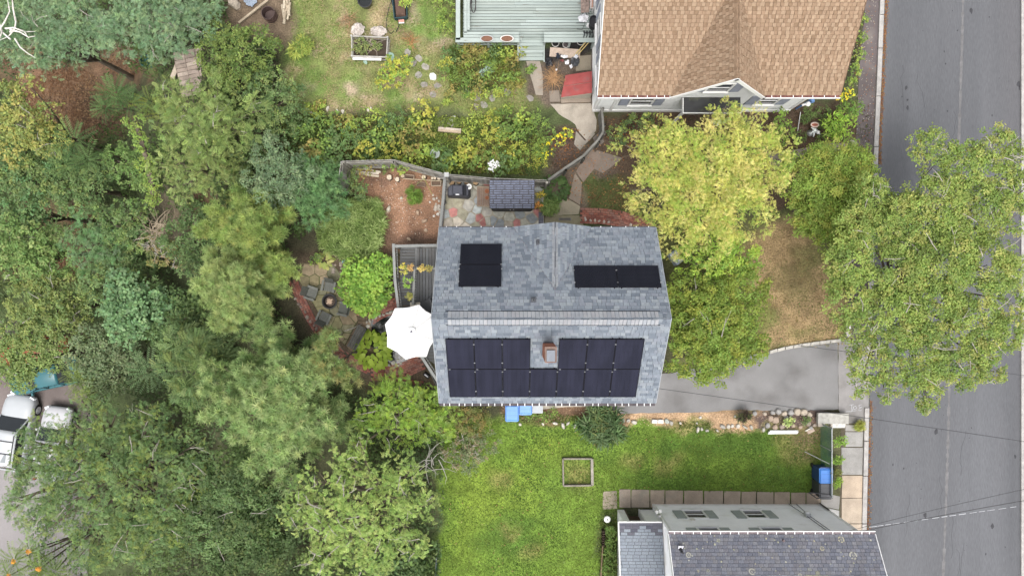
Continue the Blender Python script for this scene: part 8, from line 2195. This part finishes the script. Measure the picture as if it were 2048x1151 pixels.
# --- undergrowth, lawns: what nobody could count
def scatter(name, polys, n, unit, cols, size, z0, z1, kind='stuff', up=.6, m=LEAF, excl=(), mask=None):
    xs, ys = [], []
    for poly in polys:
        x0, x1 = min(p[0] for p in poly), max(p[0] for p in poly); y0, y1 = min(p[1] for p in poly), max(p[1] for p in poly)
        k = int(n * abs(area(poly)) / sum(abs(area(p)) for p in polys) * (x1 - x0) * (y1 - y0) / max(1, abs(area(poly))))
        a, b = NR.uniform(x0, x1, k), NR.uniform(y0, y1, k); ok = inside(a, b, poly)
        for e in excl: ok &= ~inside(a, b, e)
        xs.append(a[ok]); ys.append(b[ok])
    xs, ys = np.concatenate(xs), np.concatenate(ys)
    if mask is not None:
        ok = fbm(xs * mask, ys * mask) > NR.uniform(.33, .62, len(xs)); xs, ys = xs[ok], ys[ok]
    z = np.zeros(len(xs))
    for _ in range(25):
        X, Y = (xs - 1024) * (H_CAM - z) / F_PX, (575.5 - ys) * (H_CAM - z) / F_PX; z = .5 * z + .5 * gz(X, Y)
    hgt = (fbm(xs * .03, ys * .03) ** 1.5) * z1 * 1.6
    P = np.stack([X, Y, z + z0 + hgt * NR.random(len(xs))], 1); n = len(P)
    cols = np.array(cols); w_ = np.clip((fbm(xs * .02 + 9, ys * .02 + 4) - .3) / .4, 0, .999)
    C = cols[np.clip((w_ * len(cols) + NR.normal(size=n) * .8).astype(int), 0, len(cols) - 1)] * NR.uniform(.8, 1.2, n)[:, None]
    N = np.tile([0, 0, up], (n, 1)) + NR.normal(size=(n, 3)) * (1 - up)
    N[:, 2] = np.abs(N[:, 2]) + .1
    V, T, C = place(unit, P, N, NR.normal(size=(n, 3)), size * NR.uniform(.65, 1.3, n), C)
    o = link(name, np_mesh(name, V, T, m, C)); o['kind'] = kind
    return o
wood = [[(-60, -40), (440, -40), (470, 60), (560, 120), (560, 330), (680, 330), (660, 420), (572, 520), (548, 580), (640, 745), (760, 790), (870, 785), (890, 850), (880, 1190), (60, 1190), (110, 900), (210, 780), (150, 690), (-60, 690)]]
litter = [[(x + rx * math.cos(a), y + ry * math.sin(a)) for a in np.linspace(0, 6.283, 13)[:-1]] for x, y, rx, ry in ((130, 190, 85, 55), (190, 235, 50, 40), (160, 430, 36, 22), (148, 520, 40, 26), (250, 130, 36, 24), (520, 40, 60, 45), (385, 145, 26, 40))]
scatter('undergrowth', wood, 130000, 'leaf', DARKT + MID, .17, .05, 1.9, excl=litter, mask=.03)
scatter('fallen_leaves', litter[:5], 5200, 'leaf', ((.18, .095, .05), (.24, .135, .07), (.14, .08, .045), (.30, .19, .10), (.10, .065, .04)), .13, .02, .05, up=.8)
scatter('lawn_leaves', [[(890, 852), (1650, 862), (1650, 980), (1236, 978), (1232, 1170), (885, 1170)], [(1340, 700), (1500, 470), (1690, 590), (1690, 690)]], 420, 'leaf', ((.36, .28, .10), (.30, .17, .07), (.34, .34, .12), (.22, .28, .10)), .08, .04, .02, up=.9)
scatter('orange_leaves', [[(1120, 300), (1200, 270), (1260, 330), (1270, 420), (1130, 400)], [(1085, 270), (1150, 250), (1200, 270), (1120, 345)], [(1200, 230), (1330, 230), (1300, 300), (1210, 290)]], 420, 'leaf', ((.36, .15, .05), (.28, .13, .06), (.42, .24, .1)), .09, .03, .02, up=.9)
scatter('bed_undergrowth', [[(565, 232), (1060, 236), (1090, 300), (1080, 350), (895, 345), (790, 316), (690, 318), (575, 320)], [(900, 92), (1034, 92), (1045, 175), (900, 185)]], 26000, 'leaf', BED[0] + BED[3][:1] + BED[4] + BED[1], .10, .03, .35)
scatter('yard_grass', [[(562, -30), (905, -30), (910, 95), (1050, 180), (1060, 236), (900, 225), (600, 226), (565, 190), (590, 90)]], 24000, 'narrow', ((.28, .27, .11), (.18, .25, .06), (.13, .23, .045), (.21, .26, .07), (.35, .28, .15)), .10, .0, .05, up=.55, m=GRASSM, mask=.05)
scatter('lawn_grass', [[(890, 852), (1000, 838), (1240, 852), (1655, 862), (1655, 985), (1236, 978), (1232, 1170), (885, 1170)]], 52000, 'narrow', ((.092, .158, .030), (.115, .185, .034), (.14, .208, .038), (.17, .235, .042)), .09, .0, .05, up=.5, m=GRASSM)
scatter('front_grass', [[(1340, 700), (1340, 560), (1500, 470), (1600, 440), (1690, 590), (1690, 690), (1540, 700)]], 12000, 'narrow', ((.33, .24, .125), (.28, .23, .10), (.17, .20, .06), (.38, .29, .165), (.15, .19, .05)), .09, .0, .04, up=.5, m=GRASSM)
scatter('side_grass', [[(1172, 365), (1240, 345), (1290, 440), (1180, 415)]], 2200, 'narrow', ((.08, .11, .035), (.12, .12, .05), (.20, .12, .06)), .09, .0, .04, m=GRASSM)
scatter('strip_weeds', [[(1004, 828), (1110, 826), (1200, 838), (1120, 846), (1010, 842)], [(1355, 842), (1420, 842), (1420, 856), (1360, 856)], [(1200, 1040), (1236, 1040), (1236, 1170), (1198, 1170)]], 2600, 'leaf', ((.12, .17, .04), (.17, .20, .05), (.09, .13, .035)), .08, .02, .2)
scatter('garden_litter', [[(1200, 235), (1740, 210), (1740, 300), (1560, 330), (1250, 300)], [(1090, 260), (1160, 260), (1140, 330), (1095, 340)], [(700, 760), (860, 780), (880, 840), (760, 800)]], 4200, 'leaf', ((.12, .075, .045), (.2, .10, .05), (.08, .06, .035), (.09, .11, .035)), .08, .01, .08)
